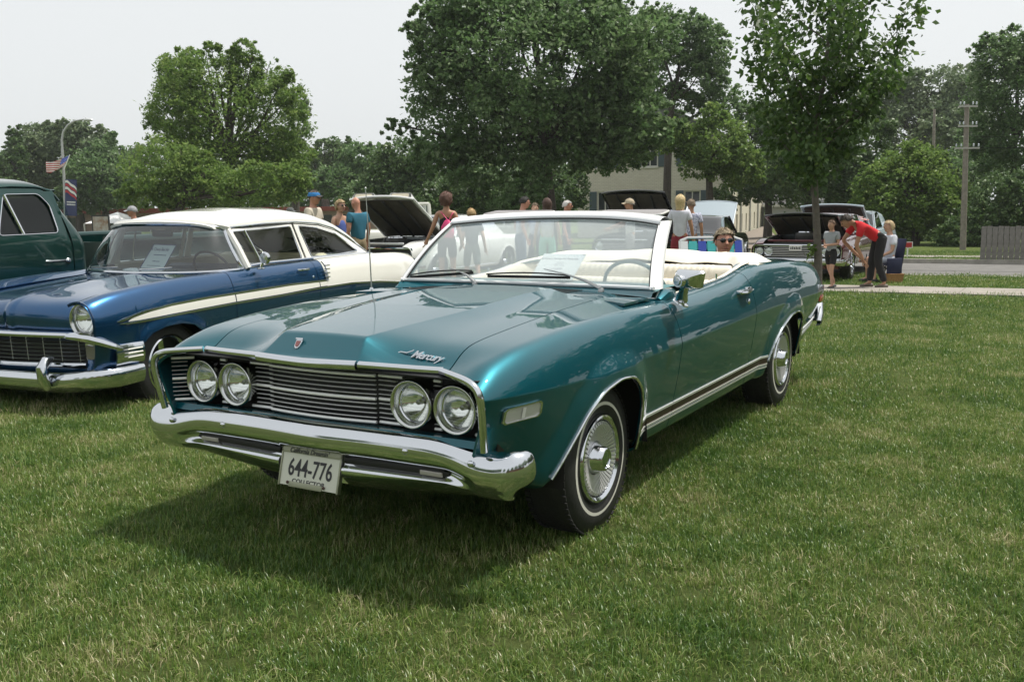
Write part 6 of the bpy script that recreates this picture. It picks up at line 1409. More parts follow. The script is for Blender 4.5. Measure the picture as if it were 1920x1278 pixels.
# ------------------------------------------------------------------ simpler show cars further back
def show_car(name, label, cat, loc, rz, paint, L=4.9, W=.93, hood=None, roof='coupe', face='quad', trim_=chrome, plate=None, scale=1.0, roofpaint=None, hood_len=1.35, inner=None, beltz=.93, group=None):
    t = thing(name, label, cat, loc, rz, scale=scale, group=group)
    Wk = KEY([(0, W-.05), (.3, W-.02), (1.5, W), (3.4, W), (L-.3, W-.02), (L, W-.07)]); Tk = KEY([(0, beltz-.12), (.25, beltz-.04), (1.6, beltz), (3.4, beltz+.02), (L-.3, beltz-.02), (L, beltz-.10)])
    net = []
    for y in np.r_[0, .06, .15, .3, .5, .75, 1., 1.3, 1.6, 2., 2.5, 3., 3.4, 3.8, 4.2, L-.35, L-.15, L-.05, L]:
        w_, zt = ip(y, *Wk), ip(y, *Tk); zb = .27; zc = .62
        row = [[w_+dx, y, zb+f*(zc-zb)] for f, dx in ((0, -.12), (.03, -.06), (.3, -.03), (.7, -.005), (1, 0))]+[[w_+dx, y, zc+g*(zt-zc)] for g, dx in ((.15, .0), (.5, -.015), (.85, -.05), (.98, -.10), (1, -.15))]+[[.66, y, zt+.005]]
        net.append(row)
    def arc(yc, R=.37, zc=.31): return np.array([(yc-R-.01, .26)]+[(yc-R*math.cos(a), zc+R*.95*math.sin(a)) for a in np.linspace(.05, PI-.05, 12)]+[(yc+R+.01, .26)])
    wb_ = .86; wr_ = wb_+2.9; S = Side(net, [arc(wb_), arc(wr_)], flare=.012, fl_w=.07)
    for sg in (1, -1):
        sheet('front_fender', S.panel(0, 1.60, 30, 24), paint, t, sg); sheet('door', S.panel(1.61, 2.9, 14, 24), paint, t, sg); sheet('rear_quarter_panel', S.panel(2.91, L, 30, 24), paint, t, sg)
        part('wheel_arch_trim', MB().tube([(sg*(W+.008), wb_-.37*math.cos(a), .31+.355*math.sin(a)) for a in np.linspace(0, PI, 18)], .008, 5).tube([(sg*(W+.008), wr_-.37*math.cos(a), .31+.355*math.sin(a)) for a in np.linspace(0, PI, 18)], .008, 5), trim_, t)
        part('sill_trim', MB().tube([(sg*(S.at(y, .33)+.005), y, .33) for y in np.linspace(1.3, 3.3, 8)], .010, 5), trim_, t)
        for yw in (wb_, wr_):
            wh_ = tyre_parts(t, sg*(W-.12), yw, .325, .33, .20, None, sg, rim_r=.215, n=28)
            sp = MB().lathe([(.218, .07), (.216, .10), (.205, .10), (.195, .03)], 28)
            for k in range(5): T = Matrix.Rotation(2*PI*k/5, 4, 'X'); sp.add([(.05, -.045, .04), (.05, .045, .04), (.085, .03, .2), (.085, -.03, .2)], [(0, 1, 2, 3)], 0, T)
            sp.lathe([(.06, .05), (.05, .10), (.001, .11)], 16); part('rim', sp, chrome, wh_, smooth=False, edge=0)
    part('underbody', MB().box(-W+.14, W-.14, .2, L-.1, .26, .5), under, t, smooth=False, edge=0)
    part('deck_lid', MB().grid(np.array([[(x, y, ip(y, *Tk)+.02*(1-(x/.66)**2)) for y in np.linspace(3.75, L-.02, 6)] for x in np.linspace(-.67, .67, 8)])), paint, t, recalc=True)
    part('tail_panel', MB().box(-W+.1, W-.1, L-.05, L-.01, .4, beltz-.1), paint, t, smooth=False, edge=0)
    # face
    part('grille_backing', MB().box(-W+.12, W-.12, .06, .10, .40, beltz-.12), blackm, t, smooth=False, edge=0)
    for k in range(6): part('grille_bar', MB().box(-W+.30, W-.30, .035, .055, .50+k*.035, .508+k*.035), gb, t, smooth=False, edge=0)
    fm_ = MB(); z0, z1, xo = .45, beltz-.15, W-.09
    for pts in ([(-xo, z1), (xo, z1)], [(-xo, z0), (xo, z0)], [(-xo, z0), (-xo-.01, (z0+z1)/2), (-xo, z1)], [(xo, z0), (xo+.01, (z0+z1)/2), (xo, z1)]): fm_.tube([(a, .03, b) for a, b in pts], .018, 6)
    part('grille_surround', fm_, trim_, t)
    zz = (z0+z1)/2+.01
    if face == 'quad':
        for x in (W-.20, W-.39):
            for sg in (1, -1): h = part('headlight', MB().lathe([(.085, .06), (.09, 0), (.085, -.012), (.072, 0), (.07, .03)], 22, 'y'), trim_, t, loc=(sg*x, .03, zz)); part('lens', MB().ell((0, .012, 0), (.071, .018, .071), 16, 10), mat('lens_plain', (.50, .55, .53), .1, .3, coat=1), h)
    else:
        for sg in (1, -1): h = part('headlight', MB().lathe([(.115, .06), (.12, 0), (.115, -.015), (.095, 0), (.09, .03)], 24, 'y'), trim_, t, loc=(sg*(W-.22), .03, zz)); part('lens', MB().ell((0, .012, 0), (.092, .025, .092), 18, 10), mat('lens_plain', (.50, .55, .53), .1, .3, coat=1), h)
    B_ = []
    pth = [(x, -.07+.03*x*x) for x in np.linspace(0, W-.12, 8)]+[(W-.12+.14*math.sin(a), -.05+.14*(1-math.cos(a))) for a in np.linspace(.2, PI/2, 6)]+[(W+.02, .35)]
    pth = [(-x, y) for x, y in pth[::-1][:-1]]+pth
    for x, y in pth:
        n_ = Vector((x*.35 if abs(x) > W-.15 else 0, -1)).normalized(); B_.append([(x+n_.x*q, y+n_.y*q, z) for q, z in ((-.02, .46), (.012, .455), (.02, .42), (.012, .36), (-.02, .33))])
    sheet('front_bumper', np.array(B_), trim_, t, 1, out=(0, -1, 0), solid=.006, edge=60)
    G = [[(x, .10+.0*x, z) for z in (.26, .36)] for x in (-W+.15, W-.15)]; sheet('valance', np.array(G), paint, t, 1, out=(0, -1, 0))
    if plate: 
        pl_ = part('number_plate', MB().box(-.12, .12, -.01, 0, -.055, .055), mat('plate_white', (.7, .7, .68), .5), t, loc=plate[0], smooth=False, edge=0)
        pn_ = MB()
        for k in range(6): pn_.box(-.095+k*.034, -.072+k*.034, -.012, -.0105, -.026, .026 if k % 2 else .018)
        part('plate_number', pn_, ink, pl_, smooth=False, edge=0)
    # hood: closed or raised on its rear hinge
    hy, hzz = 1.52, beltz+.01
    if hood is None:
        part('hood', MB().grid(np.array([[(x, y, ip(y, *Tk)+.03*(1-(x/.66)**2)) for y in np.linspace(0, 1.55, 10)] for x in np.linspace(-.66, .66, 12)])), paint, t, recalc=True, solid=.02)
    else:
        ang, hw, hm, scoops = hood; T = Matrix.Translation((0, hy, hzz)) @ Matrix.Rotation(-ang, 4, 'X')
        G = [[(x*(1+.04*(1-v)), -hood_len*v-.05*(1-(x/hw)**2)*v, .03*(1-(x/hw)**2)) for v in np.linspace(0, 1, 10)] for x in np.linspace(-hw, hw, 14)]
        hp = part('raised_hood', MB().grid(np.array([[tuple(T @ Vector(p)) for p in r_] for r_ in G])), paint if hm is None else hm, t, solid=.012, off=1, recalc=True)
        ui = MB().grid(np.array([[tuple(T @ Vector((x*(1+.04*(1-v)), -hood_len*v*.96-.03, .03*(1-(x/hw)**2)-.035))) for v in np.linspace(0.02, 1, 8)] for x in np.linspace(-hw*.92, hw*.92, 10)]))
        part('hood_liner', ui, inner or mat('liner_dark', (.060, .052, .040), .9, var=.3), hp)
        rb = MB()
        for x in (-hw*.5, 0, hw*.5): rb.tube([T @ Vector((x*.8, -.1, -.03)), T @ Vector((x*1.1, -hood_len*.95, -.02))], .028, 6)
        part('hood_brace', rb, mat('brace_dark', (.02, .02, .02), .6), hp)
        rim = [T @ Vector(p) for p in [(-hw*1.04, -.02, 0)]+[(-hw, -hood_len*v, 0) for v in (.3, .7, 1)]+[(x, -hood_len-.05*(1-(x/hw)**2), .03*(1-(x/hw)**2)) for x in np.linspace(-hw*.8, hw*.8, 9)]+[(hw, -hood_len*v, 0) for v in (1, .7, .3)]+[(hw*1.04, -.02, 0)]]
        part('hood_edge', MB().tube(rim, .024, 8), paint if hm is None else hm, hp)
        if scoops:
            for sx in (-.42, .42):
                prof = rrect([(sx-.26, 0), (sx+.26, 0), (sx+.24, .13), (sx-.24, .13)], .05, 4)
                part('hood_scoop', MB().add([T @ Vector((a, -hood_len-.02, b)) for a, b in prof]+[T @ Vector((a, -hood_len+.55, b*.15)) for a, b in prof], [(i, (i+1) % len(prof), len(prof)+(i+1) % len(prof), len(prof)+i) for i in range(len(prof))]), paint, hp, recalc=True)
                part('scoop_mouth', MB().add([T @ Vector((sx+(a-sx)*.8, -hood_len-.022, .065+(b-.065)*.62)) for a, b in prof], [tuple(range(len(prof)))]), mat('scoop_cream', (.55, .50, .38), .6), hp, edge=0, smooth=False)
        eb = MB().box(-.62, .62, .16, 1.5, .5, .60)
        part('engine_bay', eb, dark, t, smooth=False, edge=0)
        en = MB().box(-.22, .22, .5, 1.2, .6, .80, bev=.04).lathe([(.001, .10), (.20, .10), (.21, 0), (.19, -.05)], 20, 'z', T=Matrix.Translation((0, .8, .84))).box(-.45, -.28, .55, 1.15, .62, .76, bev=.03).box(.28, .45, .55, 1.15, .62, .76, bev=.03).box(-.5, .5, .2, .26, .5, .82)
        part('engine', en, mat('engine_metal', (.10, .10, .10), .35, .7), t); part('air_cleaner', MB().lathe([(.001, .02), (.17, .02), (.175, 0), (.16, -.03)], 20, 'z', T=Matrix.Translation((0, .8, .95))), chrome, t)
        part('core_support', MB().box(-.60, .60, .12, .16, beltz-.09, beltz-.045, bev=.01), paint, t)
        for sg in (1, -1): part('hood_hinge', MB().tube([(sg*.58, 1.35, .92), (sg*.56, 1.2, 1.02), (sg*.55, 1.28, 1.12)], .012, 5), chrome_d, t)
    # cabin
    part('cowl_panel', MB().grid(np.array([[(x, y, beltz+.015) for y in (1.53, 1.75)] for x in (-.72, 0, .72)])), paint, t, recalc=True)
    if roof:
        zr = beltz+.42; RK = KEY([(1.70, beltz+.02), (2.15, zr-.02), (2.35, zr+.02), (2.9, zr+.03), (3.2, zr), (3.8, beltz+.05)])
        G = []
        for y in np.linspace(2.15, 3.85, 16):
            z = ip(y, *RK); wd = .60+.10*np.clip((zr-z)/.4, 0, 1); G.append([(wd*math.sin(s_*PI/2), y, z-.05+.05*math.cos(s_*PI/2)**.8) for s_ in np.linspace(-1, 1, 13)])
        part('roof', MB().grid(np.array(G)), roofpaint or paint, t, recalc=True, solid=.02)
        ws = [(x*(1-.16*v), 1.70+.47*v-.08*(1-x*x), beltz+.02+.38*v) for v in (0, 1) for x in np.linspace(-.76, .76, 9)]
        part('windscreen', MB().grid(np.array([[ws[i], ws[9+i]] for i in range(9)])), glass, t)
        fr = [ws[i] for i in range(9)]+[ws[17-i] for i in range(9)]; part('windscreen_trim', MB().tube(fr, .018, 5, closed=True), trim_, t)
        for sg in (1, -1):
            q = [(sg*.76, 1.85, beltz+.03), (sg*.77, 2.95, beltz+.03), (sg*.64, 2.85, zr-.03), (sg*.63, 2.2, zr-.03)]; part('door_glass', MB().add(q, [(0, 1, 2, 3)]), glass, t, smooth=False, edge=0)
            part('windscreen_pillar', MB().tube([(sg*.76, 1.74, beltz), (sg*.64, 2.17, zr-.03)], .03, 6), roofpaint or paint, t)
            part('roof_pillar', MB().add([(sg*.77, 2.98, beltz+.01), (sg*.77, 3.85, beltz+.01), (sg*.68, 3.4, zr-.10), (sg*.63, 2.9, zr-.02)], [(0, 1, 2, 3)]), roofpaint or paint, t, solid=.02, smooth=False, edge=0)
        part('seat', MB().box(-.62, .62, 2.55, 2.75, .5, .95, bev=.06).box(-.62, .62, 3.1, 3.3, .5, .9, bev=.06).box(-.7, .7, 1.8, 1.95, .6, .9, bev=.04), cabin, t)
    mr_ = part('door_mirror', MB().lathe([(.001, -.03), (.05, -.02), (.055, 0), (.001, .005)], 14, 'y').tube([(0, 0, 0), (-.05, .03, -.10)], .012, 6), chrome, t, loc=(W+.02, 1.85, beltz+.12))
    return t
maroon = car_paint('maroon_paint', (.085, .004, .012), .35, .25); bpaint = mat('gloss_black', (.006, .006, .007), .12, coat=1); wpaint = mat('gloss_white', (.74, .75, .74), .2, coat=1); skyblue = mat('pale_blue_paint', (.42, .52, .57), .22, coat=1)
YR = -.506
def gpos(x, y): return (x, y, gz(x, y))
show_car('muscle_car', 'maroon muscle car with its black hood raised, facing the camera by the pavement', 'car', gpos(5.62, 19.0), YR, maroon, L=4.95, W=.94, beltz=.87, hood=(.32, .70, bpaint, False), face='quad', plate=((-.02, -.0, .665), 'MUS 12N'), hood_len=1.30)
show_car('muscle_car', 'pale blue car with its hood raised, parked behind the bending man in red', 'car', gpos(7.35, 22.4), YR, skyblue, hood=(.42, .70, None, False), face='single')
show_car('muscle_car', 'white car with its twin-scoop hood raised high behind the sedan tail', 'car', gpos(-2.6, 18.2), YR+.03, wpaint, hood=(.56, .72, None, True), face='quad', roof=True, hood_len=1.42)
show_car('black_car', 'glossy black car with a raised rounded hood seen over the convertible windscreen', 'car', gpos(2.7, 22.5), YR, bpaint, hood=(.66, .78, None, False), face='single', hood_len=1.5)
show_car('black_car', 'black car with a pale grey-blue raised hood behind the seated man', 'car', gpos(5.4, 25.6), PI-.35, bpaint, hood=(.62, .62, mat('silver_blue_paint', (.30, .36, .40), .3, coat=.8), False), face='single', hood_len=1.2)
# white step-side pickup seen through the convertible windscreen (side on, tail at right)
wp_ = thing('pickup_truck', 'old white pickup parked side-on, seen through the windscreen of the convertible', 'pickup truck', (-4.55, 24.6, gz(0, 25)), -PI/2+.25-PI+PI)
wp_.rotation_euler = (0, 0, math.radians(-80)); wpt_ = mat('old_white_paint', (.62, .62, .56), .35, coat=.5)
mb = MB().box(-.90, .90, .05, 1.5, .45, 1.05, bev=.12).box(-.88, .88, 1.4, 2.5, .45, 1.10, bev=.08); part('cab_body', mb, wpt_, wp_)
part('cab_roof', MB().box(-.70, .70, 1.62, 2.45, 1.66, 1.74, bev=.04), wpt_, wp_)
for sg in (1, -1):
    for a, b in (((.82, 1.48, 1.08), (.68, 1.68, 1.7)), ((.82, 2.45, 1.08), (.68, 2.42, 1.7))): part('cab_pillar', MB().tube([(sg*a[0], a[1], a[2]), (sg*b[0], b[1], b[2])], .045, 6), wpt_, wp_)
    part('cab_glass', MB().add([(sg*.80, 1.52, 1.1), (sg*.80, 2.42, 1.1), (sg*.68, 2.4, 1.66), (sg*.68, 1.7, 1.66)], [(0, 1, 2, 3)]), glass, wp_, smooth=False, edge=0)
    G = [[(sg*.93, y, z) for z in np.linspace(.45+(.47*math.sqrt(max(0, 1-((y-3.85)/.47)**2)) if abs(y-3.85) < .47 else 0), 1.10, 5)] for y in sorted(list(np.linspace(2.55, 4.95, 14))+list(np.linspace(3.39, 4.31, 18)))]
    sheet('bed_side', np.array(G)*np.array([sg, 1, 1]), wpt_, wp_, sg, solid=.03); part('fender_flare', MB().tube([(sg*.95, 3.85-.48*math.cos(a), .45+.48*math.sin(a)) for a in np.linspace(0, PI, 16)], .04, 8), wpt_, wp_)
    for y in (.85, 3.85):
        w3 = tyre_parts(wp_, sg*.80, y, .37, .37, .22, None, sg, rim_r=.2, n=28); part('rim', MB().lathe([(.2, .09), (.17, .05), (.1, .07), (.001, .08)], 20), chrome, w3)
part('bed_panel', MB().box(-.90, .90, 2.55, 2.6, .5, 1.1).box(-.9, .9, 4.9, 4.95, .5, 1.1).box(-.9, .9, 2.5, 4.9, .5, .55), wpt_, wp_, smooth=False, edge=0)
part('ladder_rail', MB().tube([(-.88, 2.7, 1.3), (-.88, 4.7, 1.3)], .04, 6).tube([(-.88, 2.8, 1.1), (-.88, 2.8, 1.3)], .025, 6).tube([(-.88, 4.6, 1.1), (-.88, 4.6, 1.3)], .025, 6), wpt_, wp_)
# ------------------------------------------------------------------ people
PEND = []
def skin(name, J, E_, m, parent, sub=2, label=None, root=0):
    me = bpy.data.meshes.new(name); me.from_pydata([j[:3] for j in J], E_, []); me.materials.append(m); me.update()
    o = bpy.data.objects.new(name, me); COL.objects.link(o); o.parent = parent; md = o.modifiers.new('skin', 'SKIN'); md.use_smooth_shade = True
    sv = me.skin_vertices[0].data
    for i, j in enumerate(J): r = j[3]; sv[i].radius = (r, r) if not hasattr(r, '__len__') else r; sv[i].use_root = (i == root)
    s = o.modifiers.new('sub', 'SUBSURF'); s.levels = sub; s.render_levels = sub; PEND.append(o)
    if label: o['label'] = label
    return o
def flush():
    bpy.context.view_layer.update(); dg = bpy.context.evaluated_depsgraph_get()
    new = [(o, bpy.data.meshes.new_from_object(o.evaluated_get(dg))) for o in PEND]
    for o, me in new: o.modifiers.clear(); me.polygons.foreach_set('use_smooth', [True]*len(me.polygons)); o.data = me
    PEND.clear()
SK = {'fair': mat('skin_fair', (.50, .29, .20), .5), 'tan': mat('skin_tan', (.38, .20, .12), .5), 'red': mat('skin_ruddy', (.46, .22, .15), .5)}
def hand(parent, P, d, m, side):
    """palm and five fingers from the wrist P pointing along d"""
    d = Vector(d).normalized(); s_ = Vector((0, 1, 0)) if abs(d.y) < .8 else Vector((0, 0, 1)); a = d.cross(s_).normalized(); b = a.cross(d).normalized(); P = Vector(P)
    mb = MB().tube([P-d*.02, P+d*.03, P+d*.085], [.022, .030, .034], 8, flat=(.55, 1.1), up=a)
    for k, (o_, l_) in enumerate(((-.028, .062), (-.010, .074), (.009, .070), (.026, .055))):
        q = P+d*.085+b*o_; mb.tube([q, q+d*l_*.5+a*.006*side, q+d*l_+a*.022*side], [.0085, .0078, .0055], 6)
    q = P+d*.03+b*-.030; mb.tube([q, q+d*.035-b*.022, q+d*.065-b*.020], [.0105, .0095, .007], 6)
    return part('hand', mb, m, parent)
def person(label, loc, rz, H=1.75, sk='fair', hair=('short', (.08, .05, .03)), top=('tee', (.5, .5, .5)), bottom=('shorts', (.3, .25, .2)), arms=None, lean=0., legs=None, glasses=False, hat=None, sex='m', turn=0., wide=.93, group='visitors at the car show', sit=False, shoes=(.05, .05, .05), torso=None):
    t = thing('person', label, 'person', loc, rz, group=group, scale=H/1.75); S_ = SK[sk]
    k = wide; sh = .185*(1 if sex == 'm' else .88)*k; fz = .93 if not sit else 0.46
    def ln(p):                                          # lean the upper body forward about the hips
        p = Vector(p); q = p-Vector((0, 0, fz)); c, s_ = math.cos(lean), math.sin(lean); return (q.x, q.y*c-q.z*s_, fz+q.y*s_+q.z*c)
    dz = fz-.93
    pel, wai, che, nec = (0, .0, fz), ln((0, 0, 1.09+dz)), ln((0, .0, 1.30+dz)), ln((0, .015, 1.45+dz))
    hb, hm_, ht = ln((0, -.0, 1.53+dz)), ln((0, -.025, 1.62+dz)), ln((0, -.02, 1.70+dz))
    A_ = arms or {1: ((.235, .03, 1.15), (.255, -.05, .90)), -1: ((-.235, .03, 1.15), (-.255, -.05, .90))}
    J = [(*pel, (.125*k, .10)), (*wai, (.115*k, .085)), (*che, (.135*k, .10)), (*nec, (.055, .055)), (*hb, (.052, .056)), (*hm_, (.075, .088)), (*ht, (.058, .068))]; E_ = [(0, 1), (1, 2), (2, 3), (3, 4), (4, 5), (5, 6)]
    TJ = [(pel[0], pel[1], pel[2]-.055, (.158*k, .135*k)), (*wai, (.145*k, .115*k)), (*che, (.16*k, .12*k)), (*ln((0, .01, 1.43+dz)), (.075, .07))]; TE = [(0, 1), (1, 2), (2, 3)]
    wr = {}
    for s_ in (1, -1):
        S3 = ln((s_*sh, .01, 1.40+dz)); e, w_ = A_[s_]; e = (e[0]*k, e[1], e[2]+dz) ; w_ = (w_[0], w_[1], w_[2]+dz)
        if not sit and lean < .3: e, w_ = e, w_
        n0 = len(J); J += [(*S3, .055), (*e, .040), (*w_, .028)]; E_ += [(2, n0), (n0, n0+1), (n0+1, n0+2)]; wr[s_] = (Vector(e), Vector(w_))
        if top[0] in ('tee', 'shirt'):
            f = .62 if top[0] == 'tee' else .72; m_ = tuple(Vector(S3).lerp(Vector(e), f)); n1 = len(TJ); TJ += [(*S3, .078), (*m_, .066)]; TE += [(2, n1), (n1, n1+1)]
    L_ = legs or ({1: ((.10, -.02, .50), (.11, .03, .09)), -1: ((-.10, -.02, .50), (-.11, .03, .09))} if not sit else {1: ((.12, -.42, .50), (.13, -.40, .09)), -1: ((-.12, -.42, .50), (-.13, -.40, .09))})
    BJ = [(*pel, (.140*k, .125*k)), (*Vector(pel).lerp(Vector(wai), .95), (.120*k, .095*k))]; BE = [(0, 1)]
    for s_ in (1, -1):
        kn, an = L_[s_]; n0 = len(J); hp = (s_*.09, 0, fz-.03); J += [(*hp, .085), (*kn, .055), (*an, .036), (an[0], an[1]-.13, .035 if an[2] < .15 else an[2]-.05, .030)]; E_ += [(0, n0), (n0, n0+1), (n0+1, n0+2), (n0+2, n0+3)]
        full = bottom[0] in ('trousers', 'jeans'); end = an if full else tuple(Vector(kn)+(Vector(hp)-Vector(kn))*(.0 if bottom[0] == 'long_shorts' else .22)); n1 = len(BJ); BJ += [(*hp, .108*k), (*(kn if full else tuple(Vector(hp).lerp(Vector(end), .6))), .080 if full else .088), (*(end if not full else (an[0], an[1], an[2]+.02)), .060 if full else .078)]; BE += [(0, n1), (n1, n1+1), (n1+1, n1+2)]
        part('shoe', MB().tube([(an[0], an[1]+.05, .045), (an[0], an[1]-.05, .045), (an[0]+s_*.01, an[1]-.17, .03)], [.045, .050, .035], 10, flat=(1, .85)), mat('shoe_%d' % int(shoes[0]*100), shoes, .6), t)
    skin('body', J, E_, S_, t)
    if top[0] == 'tank': TJ = TJ[:3]+[(*ln((0, .01, 1.40+dz)), .06)]
    m_top = top[2] if len(top) > 2 else mat('cloth_%02d_%02d_%02d' % tuple(int(c*99) for c in top[1]), top[1], .85, var=.12, vscale=8, bump=.3, bscale=12)
    skin('top', TJ, TE, m_top, t); skin('trousers' if bottom[0] in ('jeans', 'trousers') else 'shorts', BJ, BE, mat('cloth_%02d_%02d_%02d' % tuple(int(c*99) for c in bottom[1]), bottom[1], .85, var=.15, vscale=8, bump=.3, bscale=12), t)
    for s_ in (1, -1): e, w_ = wr[s_]; hand(t, w_, w_-e, S_, s_)
    # head details, turned about the neck
    HT = Matrix.Translation(Vector(hm_)) @ Matrix.Rotation(turn, 4, 'Z') @ Matrix.Rotation(lean*.55, 4, 'X')
    hd = part('face', MB().ell((0, -.012, .0), (.074, .092, .105), 20, 14, T=HT).ell((0, -.03, -.07), (.050, .055, .045), 12, 8, T=HT).tube([(0, -.095, .025), (0, -.118, -.012), (0, -.10, -.022)], [.008, .014, .010], 8, T=HT).ell((.076, .0, -.005), (.012, .02, .030), 8, 6, T=HT).ell((-.076, .0, -.005), (.012, .02, .030), 8, 6, T=HT), S_, t)
    part('mouth', MB().ell((0, -.099, -.052), (.024, .008, .006), 8, 5, T=HT), mat('lips', (.30, .11, .09), .5), hd)
    for s_ in (1, -1): part('eye', MB().ell((s_*.030, -.093, .022), (.012, .008, .007), 8, 6, T=HT), mat('eye_dark', (.05, .04, .035), .2), hd)
    hc = mat('hair_%02d_%02d' % (int(hair[1][0]*99), int(hair[1][1]*99)), hair[1], .7, var=.3, vscale=40, bump=.8, bscale=90)
    if hair[0] != 'bald':
        G = []; ln_ = {'short': .25, 'bob': .75, 'long': 1.0, 'curly': .8, 'cropped': .12, 'full': .42}[hair[0]]; r2 = random.Random(len(label)); vol = {'curly': .035, 'long': .018, 'bob': .022, 'full': .022}.get(hair[0], .015 if hair[0] == 'short' else .009)
        for i in range(25):
            a = 2*PI*i/24; fr = max(0, -math.sin(a)); row = []
            bk_l = PI*.50+ln_*.62; q_ = float(sm((-math.sin(a)+.25)/.75)); lim = bk_l*(1-q_)+PI*.31*q_
            for j in range(11):
                th = lim*j/10; n_ = 1+r2.uniform(-.05, .05)*(2.4 if hair[0] == 'curly' else 1); row.append(tuple(HT @ Vector(((.080+vol)*n_*math.sin(th)*math.cos(a), (.100+vol)*n_*math.sin(th)*math.sin(a)+.004, .012+(.108+vol*.7)*math.cos(th)*n_))))
            if hair[0] in ('long', 'bob', 'curly'):
                dl = {'long': .15, 'bob': .03, 'curly': .05}[hair[0]]*max(0, 1-2.2*max(0, -math.sin(a)+.15))
                for q in (.5, 1): b_ = Vector(row[10]); row.append(tuple(b_+Vector((0, 0, -dl*q))+(HT.to_3x3() @ Vector((math.cos(a), math.sin(a), 0)))*(.006-.018*q*q)))
            else: row += [row[10]]*2
            G.append(row)
        hb_ = MB().grid(np.array(G)); ctr = HT @ Vector((0, .004, .012)); dn = {'long': 1.0, 'bob': .9, 'curly': .2}.get(hair[0], .5)
        for q in range(300):                             # loose locks that break the outline
            i = r2.randrange(24); j = r2.randrange(1, len(G[0])-1); p = Vector(G[i][j]); o_ = (p-ctr).normalized(); dd = (o_*r2.uniform(.25, .9)+Vector((r2.uniform(-.8, .8), r2.uniform(-.8, .8), -dn*r2.uniform(.2, 1.3)))).normalized()*r2.uniform(.016, .040); sd = dd.cross(o_).normalized()*.0045
            hb_.add([p-o_*.004-sd, p-o_*.004+sd, p+dd], [(0, 1, 2)])
        part('hair', hb_, hc, hd, edge=0)
    if glasses:
        g = MB()
        for s_ in (1, -1): g.ell((s_*.033, -.101, .020), (.029, .008, .022), 14, 8, T=HT).tube([(s_*.062, -.085, .026), (s_*.078, .0, .02)], .0035, 5, T=HT)
        g.tube([(-.01, -.108, .028), (.01, -.108, .028)], .003, 5, T=HT); part('sunglasses', g, mat('lens_black', (.008, .007, .006), .08, coat=1), hd)
    if hat:
        hk = mat('hat_%02d_%02d_%02d' % tuple(int(c*99) for c in hat[1]), hat[1], .8, var=.2, vscale=12); g = MB(); G = []
        for i in range(21):
            a = 2*PI*i/20; G.append([tuple(HT @ Vector((.090*math.sin(th)*math.cos(a), .108*math.sin(th)*math.sin(a)+.004, .028+.100*math.cos(th)))) for th in np.linspace(0 if hat[0] == 'cap' else .95, PI*.52, 8)])
        part('cap_crown' if hat[0] == 'cap' else 'visor_band', MB().grid(np.array(G)), hk, hd, edge=0, solid=.004)
        part('cap_peak', MB().grid(np.array([[tuple(HT @ Vector((.085*u*(1-.25*v), -.095-.085*v*(1-.4*u*u)+.012*(u*u), .042-.022*v-.018*u*u))) for v in np.linspace(0, 1, 4)] for u in np.linspace(-1, 1, 9)])), mat('peak_dark', (.03, .03, .035), .7) if hat[0] == 'visor' else hk, hd, solid=.004, edge=0)
    return t
def pp(px, py_head, D, H=1.75):                          # a standing spot seen at px; ground height there
    D = D*1.52; x = at_d(px, 400, D).x; return (x, D, gz(x, D))
PI2 = PI/2
person('man in a grey cap and dark blue shirt facing left behind the sedan roof', pp(250, 0, 13.5), -1.25, 1.66, 'red', ('cropped', (.35, .35, .35)), ('tee', (.035, .045, .10)), ('shorts', (.2, .2, .18)), hat=('cap', (.30, .31, .33)))
person('man in a dark grey cap whose head just shows over the sedan roof', pp(543, 0, 17), 1.5, 1.66, 'red', ('cropped', (.3, .3, .3)), ('tee', (.10, .10, .10)), ('shorts', (.1, .1, .12)), hat=('cap', (.08, .09, .09)))
person('tall man in a beige shirt with a blue patterned sun visor, looking right', pp(588, 0, 11.6), 1.25, 1.86, 'red', ('cropped', (.12, .09, .07)), ('shirt', (.52, .47, .38)), ('trousers', (.30, .29, .26)), glasses=True, hat=('visor', (.03, .22, .55)), arms={1: ((.24, -.02, 1.15), (.12, -.25, 1.08)), -1: ((-.24, -.02, 1.15), (-.12, -.25, 1.05))})
person('woman with short fair hair and sunglasses in a blue tank top', pp(637, 0, 12.2), .9, 1.70, 'fair', ('bob', (.38, .28, .15)), ('tank', (.09, .14, .42)), ('shorts', (.10, .14, .38)), glasses=True, sex='f', arms={1: ((.20, .0, 1.15), (.10, -.18, .95)), -1: ((-.20, .0, 1.15), (-.10, -.18, .95))})
person('bald man in a teal tee shirt and khaki shorts standing by the open white hood', pp(670, 0, 11.8), -2.3, 1.75, 'red', ('bald', (.1, .1, .1)), ('tee', (.02, .13, .20)), ('shorts', (.30, .23, .14)), wide=1.0)
cw = person('woman with curly brown hair in a black top seen from behind', pp(837, 0, 11.4), PI-.1, 1.78, 'tan', ('curly', (.10, .045, .03)), ('tank', (.012, .012, .014)), ('shorts', (.012, .012, .014)), sex='f', arms={1: ((.25, .05, 1.16), (.34, .06, .93)), -1: ((-.22, .03, 1.15), (-.25, -.05, .9))}, turn=-.4)
bg_ = thing('drawstring_bag', 'bright pink drawstring bag on the back of the curly haired woman', 'bag', (0, 0, 0), group=None); bg_.location = cw.location
C2 = Matrix.Rotation(cw.rotation_euler[2], 4, 'Z'); part('pouch', MB().lathe([(.001, -.20), (.10, -.19), (.125, -.12), (.11, .0), (.05, .10), (.03, .12), (.001, .12)], 16, 'z', T=C2 @ Matrix.Translation((-.04, .17, 1.18)) @ Matrix.Diagonal((1, .5, 1, 1))), mat('pink_nylon', (.72, .05, .20), .45, bump=.6, bscale=20), bg_)
